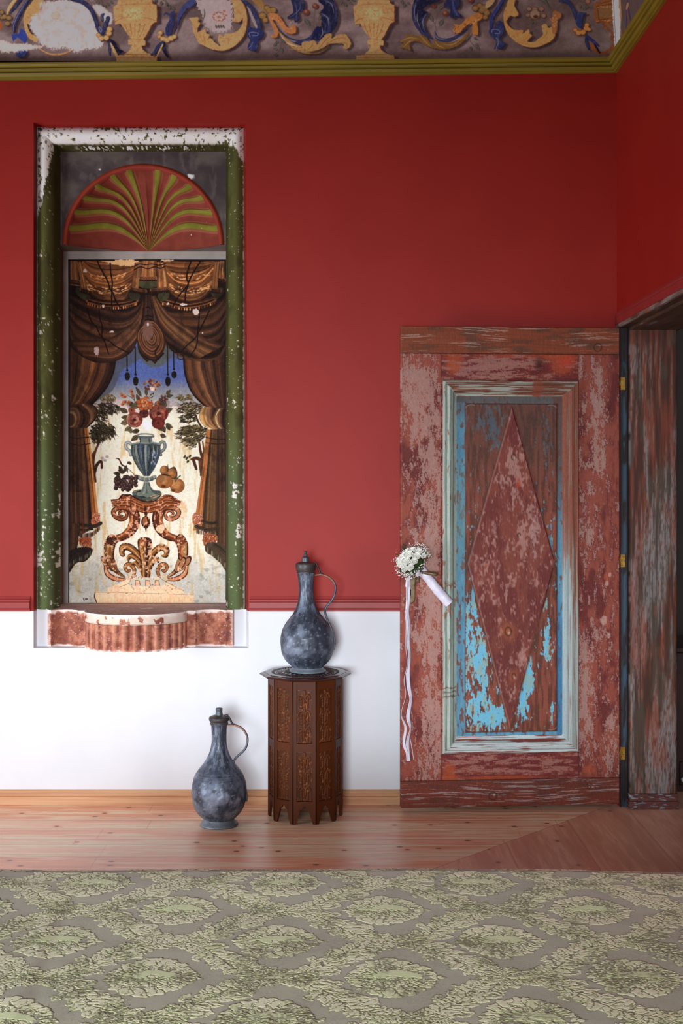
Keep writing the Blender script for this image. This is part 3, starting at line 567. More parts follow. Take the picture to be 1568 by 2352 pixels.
    c.folds(z3((1440, 30), (1450, 400), (1440, 1230)), z3((1520, 20), (1530, 500), (1535, 1230)), [(58, 44, 34), (112, 84, 58), (80, 60, 44), (118, 90, 64), (60, 48, 40)], 14, rng=R)
    c.folds(z4((30, 100), (30, 280), (30, 520)), z4((125, 100), (122, 250), (95, 340)), [(64, 46, 36), (98, 72, 50), (70, 52, 38)], 12, rng=R)
    for p in (z3((35, 100), (110, 110), (160, 105), (225, 98)), z3((35, 155), (110, 175), (170, 170), (235, 160)), z3((1330, 100), (1420, 118), (1510, 118)), z3((1330, 152), (1430, 165), (1520, 160))):
        c.line(p, 1.9, (56, 36, 34))
    c.line(z3((1345, 400), (1310, 700), (1298, 960)), 1.2, (50, 36, 30)); c.line(z3((255, 950), (222, 560), (185, 180)), 1.2, (60, 42, 32))
    # hems with tassels
    def hem(pts, w, cols, seed):
        P = cr(pts, False, 8); r = np.random.default_rng(seed)
        c.line(pts, w, cols[0])
        c.line(pts, w * .55, cols[1])
        for i in range(0, len(P) - 1):
            for q in range(3):
                t = q / 3.; p = P[i] * (1 - t) + P[i + 1] * t
                o = (q % 2 - .5) * w * .35
                c.line([(p[0], p[1] + o), (p[0] + 1.6, p[1] - o)], .8, (40, 30, 24), .8, sm=False)
    def tass(pts, n, h, cols, seed):
        P = cr(pts, False, 6); r = np.random.default_rng(seed)
        for i in range(n):
            t = (i + .5) / n * (len(P) - 1); j = int(t); p = P[j] * (1 - t + j) + P[min(j + 1, len(P) - 1)] * (t - j)
            c.ell(p[0], p[1] + h * .5, 1.9, h * .55, np.array(cols[i % len(cols)]) * (.85 + .3 * r.random()), 1, 0, .3)
            c.line([(p[0] + 1.8, p[1]), (p[0] + 2, p[1] + h)], .7, (38, 28, 22), .8)
    dg = (66, 54, 40); mg = (104, 88, 62); tc = [(120, 104, 78), (84, 70, 50), (150, 134, 104)]
    c.poly(z4((255, 0), (320, 0), (330, 60), (300, 120), (250, 110)), (190, 124, 84), rough=3)
    for i in range(60):
        x, y = z4((255 + R.random() * 70, R.random() * 110))[0]; c.ell(x, y, 1.2, .8, [(236, 196, 160), (120, 60, 36)][i % 2], .9, R.random() * 3)
    hem(z4((128, 100), (190, 110), (250, 115)), 8, (dg, mg), 1); hem(z4((128, 150), (190, 155), (255, 145)), 5, (dg, mg), 2)
    c.line(z4((255, 120), (300, 110), (335, 90)), 8, (70, 60, 52))
    tass(z4((135, 190), (200, 185), (260, 170), (325, 110)), 12, 10, tc, 3)
    c.poly(z4((130, 235), (240, 225), (245, 320), (200, 320), (130, 280)), (170, 104, 66), rough=3)
    for i in range(50):
        x, y = z4((130 + R.random() * 110, 240 + R.random() * 80))[0]; c.ell(x, y, 1.3, .8, [(214, 170, 130), (96, 52, 34)][i % 2], .9, R.random() * 3)
    c.poly(z4((30, 360), (130, 320), (248, 325), (248, 380), (190, 450), (100, 470), (35, 560), (28, 450)), (58, 44, 38))
    hem(z4((35, 400), (110, 350), (180, 345)), 7, ((46, 36, 30), (78, 62, 48)), 4)
    tass(z4((35, 470), (110, 420), (180, 395), (240, 350)), 12, 10, [(100, 88, 72), (70, 56, 46), (120, 108, 90)], 5)
    # right hem
    c.poly(z4((1215, 0), (1290, 0), (1300, 90), (1250, 110), (1210, 100)), (176, 120, 84), rough=3)
    for i in range(60):
        x, y = z4((1215 + R.random() * 75, R.random() * 110))[0]; c.ell(x, y, 1.2, .8, [(240, 214, 184), (110, 60, 36)][i % 2], .9, R.random() * 3)
    hem(z4((1300, 70), (1370, 90), (1440, 80)), 7, (dg, mg), 6); hem(z4((1240, 120), (1340, 150), (1440, 140)), 8, (dg, mg), 7)
    tass(z4((1240, 140), (1330, 160), (1430, 175)), 9, 11, tc, 8)
    c.poly(z4((1310, 195), (1420, 200), (1440, 250), (1380, 290), (1315, 300)), (160, 104, 66), rough=3)
    for i in range(50):
        x, y = z4((1315 + R.random() * 115, 205 + R.random() * 80))[0]; c.ell(x, y, 1.3, .8, [(226, 180, 140), (90, 50, 34)][i % 2], .9, R.random() * 3)
    c.poly(z4((1330, 290), (1420, 270), (1530, 330), (1540, 560), (1470, 470), (1390, 400), (1330, 360)), (92, 76, 58))
    hem(z4((1410, 290), (1470, 330), (1530, 390)), 7, (dg, mg), 9)
    tass(z4((1345, 310), (1400, 360), (1460, 410), (1520, 470)), 9, 12, [(128, 112, 88), (90, 74, 56), (150, 138, 112)], 10)
    # big brown swags
    sw = [(34, 24, 20), (84, 60, 44), (52, 36, 28), (104, 76, 54), (60, 42, 32), (116, 84, 58), (64, 46, 36), (128, 92, 62), (74, 52, 38), (110, 80, 54), (50, 34, 28)]
    c.poly(z1((20, 200), (1545, 200), (1545, 330), (1540, 800), (1300, 860), (1000, 850), (800, 500), (600, 850), (200, 870), (30, 800)), (58, 42, 32), sm=False)
    c.folds(z1((30, 340), (300, 440), (560, 500), (700, 440), (745, 380)), z1((30, 720), (70, 870), (260, 990), (450, 990), (620, 900), (690, 730), (745, 480)), sw, 34, rng=R)
    c.folds(z1((740, 400), (690, 560), (560, 690), (380, 780), (60, 790)), z1((770, 480), (735, 660), (650, 830), (480, 985), (200, 960)), [(60, 42, 32), (128, 94, 64), (80, 58, 42), (140, 100, 66), (90, 66, 48), (120, 86, 58), (60, 42, 32)], 22, rng=R)
    c.folds(z1((810, 360), (950, 500), (1200, 510), (1400, 470), (1535, 330)), z1((830, 500), (900, 760), (1050, 920), (1250, 985), (1450, 960), (1540, 800)), sw[::-1] + [(100, 74, 52)], 34, rng=R)
    c.folds(z1((820, 380), (880, 600), (1000, 760), (1120, 860), (1250, 960)), z1((850, 370), (980, 540), (1180, 680), (1350, 790), (1500, 830)), [(50, 36, 28), (140, 104, 66), (90, 66, 46), (160, 122, 76), (90, 64, 46), (130, 96, 64), (70, 50, 38)], 24, rng=R)
    # central gathered tail
    c.folds(z1((745, 360), (730, 560), (690, 760), (700, 900), (770, 990)), z1((800, 350), (790, 600), (780, 760), (790, 900), (830, 960)), [(40, 28, 22), (96, 70, 50), (60, 44, 34)], 10, rng=R)
    c.folds(z1((800, 350), (840, 600), (915, 780), (915, 900), (850, 1010)), z1((780, 350), (780, 600), (800, 760), (810, 880), (800, 960)), [(44, 30, 24), (90, 66, 48), (56, 40, 32)], 10, rng=R)
    c.poly(z2((690, -80), (680, 20), (730, 130), (830, 190), (920, 130), (950, 20), (920, -90), (800, -160)), (74, 52, 38))
    for i, r_ in enumerate(np.linspace(1, .12, 13)):
        cc = [(70, 48, 36), (150, 106, 68), (92, 64, 46), (126, 92, 64)][i % 4]
        p = [(815 + (x - 815) * r_, -10 + (y + 10) * r_ + (1 - r_) * -10) for x, y in ((690, -90), (682, 20), (735, 120), (830, 178), (915, 120), (940, 20), (915, -90), (815, -190))]
        c.poly(z2(*p), cc, .9)
    c.poly(z1((745, 640), (735, 740), (785, 800), (830, 730), (825, 640), (785, 600)), (132, 104, 88), .9, 1)
    c.line(z2((880, 60), (850, 130), (880, 190)), 4, (46, 32, 26), .7); c.line(z2((720, 130), (800, 190), (870, 190), (930, 130)), 3.5, (50, 32, 26))
    c.ell(*z1((782, 640))[0], 2.2, 4, (235, 225, 225), .95, 0, .6)
    for p in (z1((765, 480), (785, 475), (805, 490)), z1((760, 565), (785, 555), (825, 570)), z1((755, 600), (785, 592), (825, 605))): c.line(p, 2.6, (34, 24, 26))
    # golden valance
    c.poly(z1((20, 30), (1540, 30), (1540, 360), (1380, 400), (780, 360), (200, 400), (20, 340)), (46, 32, 24), sm=False)
    gd = [(176, 122, 72), (130, 86, 48), (196, 142, 88), (124, 82, 46), (150, 106, 62), (100, 66, 40), (196, 142, 90), (128, 90, 54), (160, 114, 70), (96, 64, 40)]
    c.folds(z1((165, 45), (220, 150), (350, 190), (500, 180), (660, 120)), z1((170, 30), (300, 30), (400, 30), (560, 30), (680, 35)), gd[::-1], 14, rng=R)
    c.folds(z1((165, 50), (220, 150), (350, 190), (500, 180), (660, 110)), z1((215, 330), (300, 400), (420, 430), (560, 420), (610, 330)), gd, 26, jit=.25, rng=R)
    c.folds(z1((940, 40), (1100, 50), (1250, 50), (1410, 45)), z1((960, 190), (1050, 240), (1180, 240), (1300, 200), (1410, 100)), gd, 14, jit=.25, rng=R)
    c.folds(z1((950, 100), (1050, 190), (1180, 210), (1300, 180), (1410, 60)), z1((980, 330), (1060, 400), (1180, 430), (1290, 400), (1370, 330)), gd, 26, jit=.25, rng=R)
    for s_ in (0, 1):
        for i in range(150):   # flaked light patches following the swag
            t = R.random(); u = R.random(); cx, w_ = ((400, 200), (1180, 190))[s_]
            x = cx + (u * 2 - 1) * w_; y = [300, 190, 330][R.integers(0, 3)] + (1 - (u * 2 - 1) ** 2) * 40 - 30 + (R.random() - .5) * 40
            c.ell(*z1((x, y))[0], 1 + R.random() * 3.5, .5 + R.random(), (240, 184, 124), .75, (.5 - u) * .9)
    c.poly(z1((340, 30), (670, 28), (665, 80), (560, 90), (430, 60)), (240, 196, 146), .95, rough=4, seed=2)
    c.poly(z1((900, 28), (1030, 28), (1010, 42), (920, 42)), (240, 206, 160), .9, rough=2)
    def fringe(a, b, n, seed):
        r = np.random.default_rng(seed); A = z1(*a)
        c.line(A, 17, (58, 38, 28)); P = cr(A, False, 10)
        c.line(A, 12, (150, 104, 66), 1)
        for i in range(len(P) - 1):
            t_ = (P[i + 1] - P[i]); L = np.hypot(*t_); t_ = t_ / L
            for q in (0, .5):
                p = P[i] + t_ * L * q
                c.line([p + (-1, -5.5), p + (1.2, -3.6), p + (3, -5.5)], .8, (50, 34, 26), .9, sm=False)
                c.line([p + (-1, -.5), p + (1.8, 1.3), p + (-1, 3.2)], 1.1, (44, 28, 20), .9, sm=False)
        for i in range(0, len(P), 2): c.ell(P[i][0] + r.random(), P[i][1] + 9, 1.7, 3.2, [(190, 130, 78), (110, 72, 46), (226, 170, 110)][r.integers(0, 3)], 1)
    fringe([(215, 410), (330, 440), (450, 450), (570, 440), (670, 410)], 0, 20, 3)
    fringe([(920, 410), (1030, 440), (1150, 460), (1290, 440), (1410, 400)], 0, 20, 4)
    # cascades between the swags
    def casc(a, b, cols, hp):
        c.folds(z1(*a), z1(*b), cols, 9, rng=R)
        h = z1(*hp); c.line(h, 8, (176, 124, 80)); c.line([(x, y + 5) for x, y in h], 3.5, (60, 40, 28))
        P = cr(h, False, 6)
        for i in range(len(P) - 1): c.line([P[i] + (-1, -3), P[i] + (1.5, 0), P[i] + (-1, 3)], 1, (40, 26, 18), .9, sm=False)
    cg = [(110, 76, 46), (196, 144, 92), (140, 98, 58), (210, 160, 104), (120, 84, 50)]
    c.poly(z1((700, 210), (860, 210), (870, 280), (780, 300), (700, 280)), (92, 94, 66)); c.poly(z1((600, 340), (700, 350), (690, 410), (620, 400)), (90, 94, 66)); c.poly(z1((880, 350), (980, 340), (970, 400), (900, 420)), (90, 94, 66))
    casc([(660, 60), (640, 180), (620, 320)], [(730, 50), (700, 200), (690, 330)], cg, [(620, 300), (690, 315), (760, 325)])
    casc([(730, 45), (715, 120), (705, 220)], [(860, 45), (855, 120), (860, 215)], cg, [(705, 200), (780, 205), (862, 200)])
    casc([(860, 55), (870, 160), (870, 300)], [(940, 60), (965, 180), (980, 320)], cg, [(815, 315), (890, 310), (980, 300)])
    c.poly(z1((110, 290), (180, 320), (240, 380), (180, 410), (100, 340)), (88, 90, 62)); c.poly(z1((1380, 330), (1480, 290), (1500, 340), (1430, 400)), (88, 90, 62))
    casc([(40, 40), (40, 160), (45, 260)], [(110, 40), (120, 160), (135, 270)], cg, [(45, 225), (90, 232), (135, 240)])
    casc([(105, 50), (135, 180), (150, 330)], [(150, 50), (180, 180), (210, 330)], cg, [(150, 310), (180, 320), (210, 330)])
    casc([(1415, 50), (1400, 180), (1385, 330)], [(1470, 50), (1450, 180), (1440, 330)], cg, [(1385, 310), (1420, 318), (1470, 320)])
    casc([(1465, 45), (1455, 130), (1450, 220)], [(1510, 45), (1510, 130), (1510, 220)], cg, [(1450, 215), (1480, 222), (1510, 220)])
    for p in (z1((650, 90), (700, 68), (760, 75), (820, 68), (880, 80), (950, 65)), z1((650, 125), (710, 95), (780, 112), (850, 95), (900, 108), (945, 92))): c.line(p, 2.2, (44, 26, 24))
    # hanging cords on the swags
    ck = (40, 24, 24)
    def wl(pts, w=3.0): c.line(pts, w, ck)
    wl(z1((305, 40), (330, 100), (370, 170), (405, 240), (420, 300), (450, 340), (480, 420), (540, 500))); wl(z1((425, 60), (430, 150), (445, 240), (440, 330), (440, 440), (450, 520)))
    wl(z1((205, 490), (240, 600), (290, 660), (330, 740), (370, 800), (410, 920)), 2.6); wl(z1((320, 500), (330, 600), (350, 660), (350, 760), (420, 800), (480, 850), (600, 910)), 2.6)
    wl(z1((1190, 45), (1160, 130), (1150, 200), (1165, 260), (1140, 330), (1135, 420))); wl(z1((1275, 50), (1230, 120), (1180, 210), (1150, 280), (1090, 350), (1050, 410), (1020, 470)))
    wl(z1((1270, 520), (1265, 620), (1255, 700), (1250, 800), (1225, 880), (1170, 950)), 2.6); wl(z1((1365, 510), (1330, 580), (1270, 700), (1230, 770), (1160, 830), (1090, 900), (1030, 900), (990, 860)), 2.6)
    c.line(z2((1065, 140), (1070, 180), (1110, 185), (1120, 160), (1090, 140)), 2.2, (50, 30, 24))
    for x, y0, y1, yt in ((583, 140, 290, 380), (662, 70, 330, 430), (967, 30, 330, 435), (1025, 90, 280, 360)):
        c.line(z2((x, y0), (x + 3, y1)), 2.6, (42, 32, 34)); q = z2((x + 3, y1), (x + 5, yt))
        c.ell(q[0][0], q[0][1], 2.6, 2.6, (36, 28, 28)); c.ell(q[0][0] + .4, (q[0][1] + q[1][1]) / 2 + 3, 6.2, (q[1][1] - q[0][1]) * .42, (38, 30, 28)); c.ell(q[0][0] + .4, q[1][1] - 2, 4.5, 3.5, (38, 30, 28))
    # plaster losses
    for p, r_ in (((440, 710), (5, 2.5)), ((1235, 520), (8, 7)), ((1120, 452), (8, 3)), ((360, 468), (2.5, 3.5)), ((185, 135), (4, 4)), ((970, 445), (3, 3)), ((1300, 720), (1.2, 2))):
        x, y = z1(p)[0]; c.poly([(x + r_[0] * math.cos(a), y + r_[1] * math.sin(a)) for a in np.arange(0, 6.2, .7)], (236, 216, 200), .95, rough=2, seed=int(x))
    c.poly(z2((275, 80), (315, 70), (320, 110), (310, 150), (280, 140)), (226, 206, 200), .9, rough=3)
    # ------------------------------------------------ bouquet
    lf = [(96, 88, 60), (70, 66, 44), (120, 114, 84), (84, 82, 56)]; od = (50, 42, 30)
    for x, y, an, L, w in ((590, 690, 3.6, 22, 11), (600, 740, 3.2, 17, 10), (590, 780, 2.9, 16, 12), (620, 830, 2.6, 16, 9), (610, 840, 1.3, 12, 9), (700, 860, 2.9, 18, 10), (690, 1010 - 100, 2.5, 20, 11),
                           (880, 820, .9, 14, 9), (920, 820, 1.2, 16, 10), (950, 800, .5, 18, 9), (960, 800, 1.1, 16, 9), (900, 900, .4, 14, 9), (930, 690, -.4, 22, 12), (930, 640, -1.1, 12, 9), (850, 640, -.9, 20, 12), (880, 620, -.5, 20, 12),
                           (690, 640, 3.4, 22, 12), (700, 580, 4.3, 16, 8), (720, 540, 4.2, 26, 7), (770, 530, 4.6, 18, 6), (960, 540, -.2, 14, 7), (960, 520, -.9, 13, 8), (800, 560, -1.0, 16, 7), (640, 600, 3.0, 12, 7)):
        c.leaf(*z2((x, y))[0], an, L, w, lf[int(x + y) % 4], out=(od, 1.1), vein=(50, 46, 34))
    c.line(z2((680, 620), (640, 560), (590, 530)), 1.2, (96, 88, 70)); c.line(z2((660, 600), (650, 540), (630, 500)), 1.2, (96, 88, 70))
    def rose(x, y, r, cols, seed, n=26):
        q = np.random.default_rng(seed)
        c.ell(x, y, r, r * .92, cols[0], 1, 0, .5)
        for i in range(n):
            rr = r * (1 - i / n) * .95; a = q.random() * 6.28
            px_, py_ = x + math.cos(a) * rr * .6, y + math.sin(a) * rr * .6
            w = max(3, rr * .62)
            c.ell(px_, py_, w * 1.06, w * .68, cols[3], .7, a + 1.57); c.ell(px_ + math.cos(a) * .8, py_ + math.sin(a) * .8, w, w * .6, np.array(cols[1 + i % 2]) * (.85 + .3 * q.random()), 1, a + 1.57)
        c.ell(x, y, r * .2, r * .16, cols[3], .9, 0, .8)
    rose(*z2((655, 760))[0], 19, [(120, 62, 50), (176, 134, 108), (140, 82, 66), (76, 34, 30)], 1)
    rose(*z2((885, 700))[0], 22, [(110, 52, 42), (150, 86, 66), (170, 112, 86), (70, 30, 26)], 2)
    rose(*z2((880, 790))[0], 15, [(104, 46, 40), (124, 58, 48), (116, 52, 42), (66, 30, 26)], 3)
    rose(*z2((745, 700))[0], 11, [(96, 46, 40), (110, 60, 50), (90, 50, 42), (60, 32, 28)], 5)
    rose(*z2((630, 670))[0], 8, [(140, 84, 60), (170, 110, 80), (150, 90, 66), (90, 46, 36)], 6)
    for i in range(9):
        a = i * .7; x, y = z2((755, 610))[0]; rr = 13 + (i % 2) * 3
        c.ell(x + math.cos(a) * rr, y + math.sin(a) * rr * .8, 6.2, 5.4, (110, 56, 30), .9); c.ell(x + math.cos(a) * rr - .4, y + math.sin(a) * rr * .8 - .6, 5.2, 4.4, (186, 116, 64), .95)
    rose(*z2((755, 600))[0], 9, [(170, 110, 70), (206, 150, 100), (180, 116, 70), (110, 60, 36)], 7, 14)
    for x, y in ((535, 525), (560, 540), (625, 490), (640, 530), (560, 590), (545, 610), (600, 600), (880, 600)):
        c.ell(*z2((x, y))[0], 5.5, 3.6, (186, 120, 74), .95, (x % 7) * .4); c.ell(*z2((x + 6, y + 4))[0], 2.5, 1.6, (120, 66, 38), .8)
    for i in range(36):
        a = R.random() * 6.28; q = math.sqrt(R.random()) * 18; x, y = z2((820, 430))[0]
        c.ell(x + math.cos(a) * q, y + math.sin(a) * q * .68, 3.2, 2.2, [(150, 104, 70), (116, 66, 46), (186, 144, 100), (96, 60, 50)][i % 4], .95, R.random() * 3)
    for i in range(6):
        a = i * 1.05; x, y = z2((930, 565))[0]; c.ell(x + math.cos(a) * 6, y + math.sin(a) * 6, 5, 3, (120, 92, 84), .95, a); c.ell(x + math.cos(a) * 4, y + math.sin(a) * 4, 2, 1, (70, 50, 44), .8, a)
    for i in range(14): c.ell(*z2((780 + R.random() * 60, 520 + R.random() * 60))[0], 2.4, 1.8, (170, 168, 160), .8)
    c.poly(z2((770, 755), (815, 800), (800, 850), (770, 855), (735, 800), (740, 765)), (240, 236, 232), 1, 1, rough=3); c.poly(z2((800, 450), (840, 450), (845, 480), (815, 485)), (232, 206, 192), .9, .5)
    # ------------------------------------------------ vase
    vb = (108, 118, 122); vd = (54, 62, 70); vl = (160, 168, 160)
    def tube(pts, w, col, dk_, li):
        c.line(pts, w + 1.6, dk_); c.line(pts, w, col); c.line([(x - w * .18, y - w * .15) for x, y in pts], np.array(w) * .3, li, .8)
    tube(z3((890, 180), (905, 150), (935, 150), (945, 190), (925, 225), (900, 240), (905, 268)), 5, (124, 130, 124), vd, vl)
    tube(z3((640, 185), (600, 150), (575, 165), (580, 205), (610, 230), (618, 270)), 5, (150, 156, 156), (96, 104, 112), (206, 206, 200))
    c.poly(z3((690, 85), (700, 120), (715, 145), (625, 165), (632, 230), (650, 310), (690, 400), (745, 470), (795, 470), (845, 400), (880, 320), (895, 230), (890, 160), (825, 145), (820, 100), (830, 85)), vb, sm=False)
    for i in range(15):
        t = i / 14.; u = t * 2 - 1; cc = [vd, (112, 122, 118), (150, 156, 140), (96, 108, 122), (84, 98, 128)][i % 5] if i % 3 else vd
        x0 = 762 + u * 130; c.line(z3((762 + u * 125, 180), (762 + u * 128, 240), (764 + u * 100, 330), (768 + u * 62, 400), (770 + u * 25, 462)), [5.4, 6, 5.4, 4, 2], np.array(cc) * (1.1 - .35 * abs(u + .2)), .9)
    for u in (-.82, -.5, -.18, .15, .5, .82):
        c.line(z3((762 + u * 125, 175), (762 + u * 130, 240), (764 + u * 100, 330), (768 + u * 62, 400), (770 + u * 25, 462)), [1.6, 1.4, 1], (48, 58, 72), .9)
        c.line(z3((775 + u * 115, 190), (775 + u * 118, 240), (776 + u * 92, 320)), [.8, 1.6, .6], (186, 188, 168), .7)
    for i in range(10): c.ell(*z3((815 + R.random() * 45, 200 + R.random() * 150))[0], 1.4, 3, (170, 184, 214), .8, 0, .5)
    c.line(z3((625, 165), (700, 150), (760, 155), (830, 150), (892, 165)), 3, (140, 146, 136)); c.line(z3((628, 178), (700, 165), (760, 170), (830, 165), (890, 180)), 1.2, vd)
    c.poly(z3((715, 100), (810, 100), (818, 145), (705, 148)), (120, 126, 120), sm=False); c.line(z3((712, 105), (712, 145)), 3, vd); c.line(z3((790, 105), (800, 145)), 4, (80, 88, 92))
    c.line(z3((682, 88), (700, 72), (760, 68), (820, 74), (838, 88)), 3.2, (130, 134, 126)); c.line(z3((682, 95), (760, 106), (838, 95)), 2.6, (86, 92, 92))
    for i in range(8):
        x = 690 + i * 22; c.ell(*z3((x, 480 + 22 * math.sin(i / 7. * 3.14)))[0], 4.6, 5, vd, 1); c.ell(*z3((x - 2, 476 + 22 * math.sin(i / 7. * 3.14)))[0], 3.6, 4, [(120, 128, 120), (150, 154, 140)][i % 2], 1)
    c.poly(z3((640, 615), (700, 595), (830, 598), (905, 620), (905, 660), (860, 695), (760, 702), (680, 690), (640, 655)), (94, 100, 86)); c.line(z3((645, 620), (700, 600), (760, 596), (840, 602), (900, 622)), 1.6, (140, 146, 124))
    c.poly(z3((655, 630), (720, 606), (780, 670), (700, 668)), (56, 54, 44)); c.poly(z3((800, 665), (850, 640), (895, 645), (840, 680)), (170, 160, 120))
    c.folds(z3((745, 530), (735, 580), (700, 640), (655, 645)), z3((795, 530), (810, 580), (850, 620), (900, 625)), [(64, 70, 72), (140, 146, 132), (96, 104, 100), (150, 156, 140), (60, 68, 70)], 9, rng=R)
    c.poly(z3((700, 640), (850, 625), (780, 675)), (120, 126, 112), sm=False); c.line(z3((655, 650), (780, 675), (900, 640)), 1.4, (60, 62, 54)); c.line(z3((645, 655), (760, 695), (860, 690), (903, 655)), 1.6, (60, 64, 52))
    # ------------------------------------------------ fruit
    c.line(z3((480, 300), (510, 310), (535, 360), (580, 385), (590, 430)), [2, 3, 3.4, 3, 2.4], (70, 46, 34)); c.line(z3((580, 385), (640, 440), (665, 480)), 1.2, (84, 60, 44))
    for x, y, an in ((560, 440, 3.6), (540, 430, 4.2), (520, 450, 3.3), (560, 430, 5.0), (520, 470, 2.7), (590, 350, -.8), (600, 345, .3)): c.leaf(*z3((x, y))[0], an, 16 if x < 580 else 7, 8 if x < 580 else 5, (72, 68, 46), out=((42, 36, 28), 1))
    for i in range(62):
        for_l = i < 28
        x = (520 if for_l else 615) + (R.random() - .5) * (95 if for_l else 115); y = (R.random()) 
        y = (490 + y * 110) if for_l else (455 + y * 150)
        if not for_l and y > 560: x = 600 + (R.random() - .5) * 50
        p = z3((x, y))[0]; c.ell(*p, 4.4, 4.4, (36, 24, 22)); c.ell(p[0] - .3, p[1] - .3, 3.6, 3.6, (86, 64, 56)); c.ell(p[0] - 1.1, p[1] - 1.2, 1.2, 1, (140, 118, 106), .8, 0, .4)
    def fruit(x, y, rx, ry, seed, dark=1.):
        p = z3((x, y))[0]; rx /= 4.126; ry /= 4.126
        c.ell(*p, rx + .8, ry + .8, (92, 58, 32)); c.ell(*p, rx, ry, (158, 112, 64)); c.ell(p[0] - rx * .2, p[1] - ry * .25, rx * .7, ry * .65, (196, 152, 94), .8, 0, 2.5)
        r = np.random.default_rng(seed)
        for i in range(26):
            a = r.random() * 6.28; q = r.random() * .8; c.line([(p[0] + math.cos(a) * rx * q, p[1] + math.sin(a) * ry * q), (p[0] + math.cos(a + .3) * rx * q, p[1] + math.sin(a + .3) * ry * q)], .8, [(120, 80, 44), (214, 172, 116)][i % 2], .5)
    fruit(940, 415, 40, 42, 1); c.poly(z3((1010, 385), (1040, 385), (1062, 440), (1050, 495), (1000, 490), (965, 450), (975, 415)), (92, 84, 56)); fruit(1010, 440, 42, 45, 2); fruit(1060, 560, 66, 66, 4); fruit(937, 518, 76, 66, 3)
    c.ell(*z3((930, 565))[0], 5, 3, (84, 52, 30), .8, 0, 1); c.ell(*z3((1020, 605))[0], 5, 3, (84, 52, 30), .8, 0, 1)
    c.line(z3((970, 360), (972, 420)), [1, 2.4], (84, 76, 50)); c.line(z3((1090, 465), (1060, 490), (1040, 520)), 2.4, (80, 84, 54)); c.poly(z3((910, 450), (960, 455), (1000, 470), (930, 462)), (60, 44, 30))
    # ------------------------------------------------ pedestal table
    wd = (138, 84, 46); wk = (70, 36, 22); wl_ = (196, 142, 86)
    def arm(m):
        f = (lambda *p: [(1530 - a, b) for a, b in p]) if m else (lambda *p: list(p))
        # upper scroll arm, in lower-zoom coordinates
        main = f((560, -80), (620, -60), (655, 20), (650, 100), (610, 170), (540, 220), (440, 245))
        c.line(z4(*main), [17, 24, 25, 25, 22, 18, 14], wk); c.line([(x - (1.5 if not m else -1.5), y - 1) for x, y in z4(*main)], [13, 18, 19, 19, 17, 13, 9], wd)
        c.line([(x - (6 if not m else -5), y - 2) for x, y in z4(*main)], [2, 4, 3, 3, 3, 3, 2], wl_, .9); c.line([(x + (4 if not m else -4), y + 1) for x, y in z4(*main)], [2, 4, 4, 4, 3, 3, 1], (96, 54, 32), .9)
        cu = f((640, -10), (610, -50), (560, -62), (500, -55), (460, -25), (465, 15), (510, 50), (560, 48), (582, 15), (570, -20), (535, -28), (510, -8), (518, 18), (542, 20))
        c.line(z4(*cu), [14, 13, 12, 12, 12, 11, 10, 9, 8, 7, 6.5, 6, 5, 4], wk); c.line(z4(*cu), [9, 9, 8, 8, 8, 7, 6, 5, 4.4, 4, 3.4, 3, 2.4, 2], (150, 96, 56) if not m else (176, 128, 84))
        c.line(z4(*f((600, -60), (550, -70), (490, -62), (455, -30))), [1, 2, 2, 1], wl_, .8)
        c.line(z4(*f((640, 0), (655, 60), (630, 130), (590, 180))), [3, 6, 6, 2], (92, 46, 28), .8)
        c.line(z4(*f((600, 20), (612, 80), (600, 130), (560, 180))), [1, 3, 3, 1], wl_, .8); c.line(z4(*f((625, 10), (640, 80), (615, 120))), [1, 1.6, .6], (206, 156, 100), .7)
        # lower block and curved leg
        low = f((440, 235), (420, 300), (415, 390), (440, 470), (480, 540), (560, 600))
        c.line(z4(*low), [20, 26, 22, 16, 11, 4], wk); c.line([(x, y) for x, y in z4(*low)], [15, 20, 16, 11, 6, 2], (140, 92, 50) if not m else (170, 126, 80))
        c.line([(x - 3, y) for x, y in z4(*low)], [3, 5, 4, 3, 2, 1], wl_, .6)
        c.poly(z4(*f((405, 225), (440, 215), (495, 260), (460, 300), (390, 275))), wk if not m else (120, 70, 40), .9)
        for q in (((480, 560), (400, 520), (350, 470), (335, 415), (360, 402), (400, 440), (450, 500)), ((490, 570), (420, 510), (385, 440), (405, 405), (435, 430), (470, 500)), ((500, 570), (460, 500), (440, 440), (455, 415), (475, 450), (495, 520))):
            P = z4(*f(*q)); c.poly(P, wk); c.poly([(x * .8 + .2 * (sum(p[0] for p in P) / len(P)), y * .8 + .2 * (sum(p[1] for p in P) / len(P))) for x, y in P], (140, 88, 52) if not m else (176, 124, 88)); c.line(P[:4], [.5, 1.4, 1], wk, .7)
        P = z4(*f((380, 500), (400, 570), (470, 615), (560, 625))); c.line(P, [8, 12, 12, 6], (96, 48, 32)); c.line(P, [4, 7, 7, 3], (206, 142, 104))
        P = z4(*f((640, 600), (655, 540), (630, 490), (590, 478), (565, 510), (590, 545), (615, 535))); c.line(P, [7, 9, 10, 9, 8, 7, 5], wk); c.line(P, [4, 6, 7, 6, 5, 4, 3], (170, 112, 70))
        rr = np.random.default_rng(5 + m)
        for i in range(95):
            x = 380 + rr.random() * 280; y = -70 + rr.random() * 690
            d_ = min(abs(x - 640) + (0 if y < 180 else 99), abs(x - 430) + (0 if y > 200 else 99), 99 if y < 560 else 15)
            if d_ < 26: c.ell(*z4(*f((x, y)))[0], .6 + rr.random() * 2, .5 + rr.random(), (236, 188, 150), .85, rr.random() * 3)
    arm(0); arm(1)
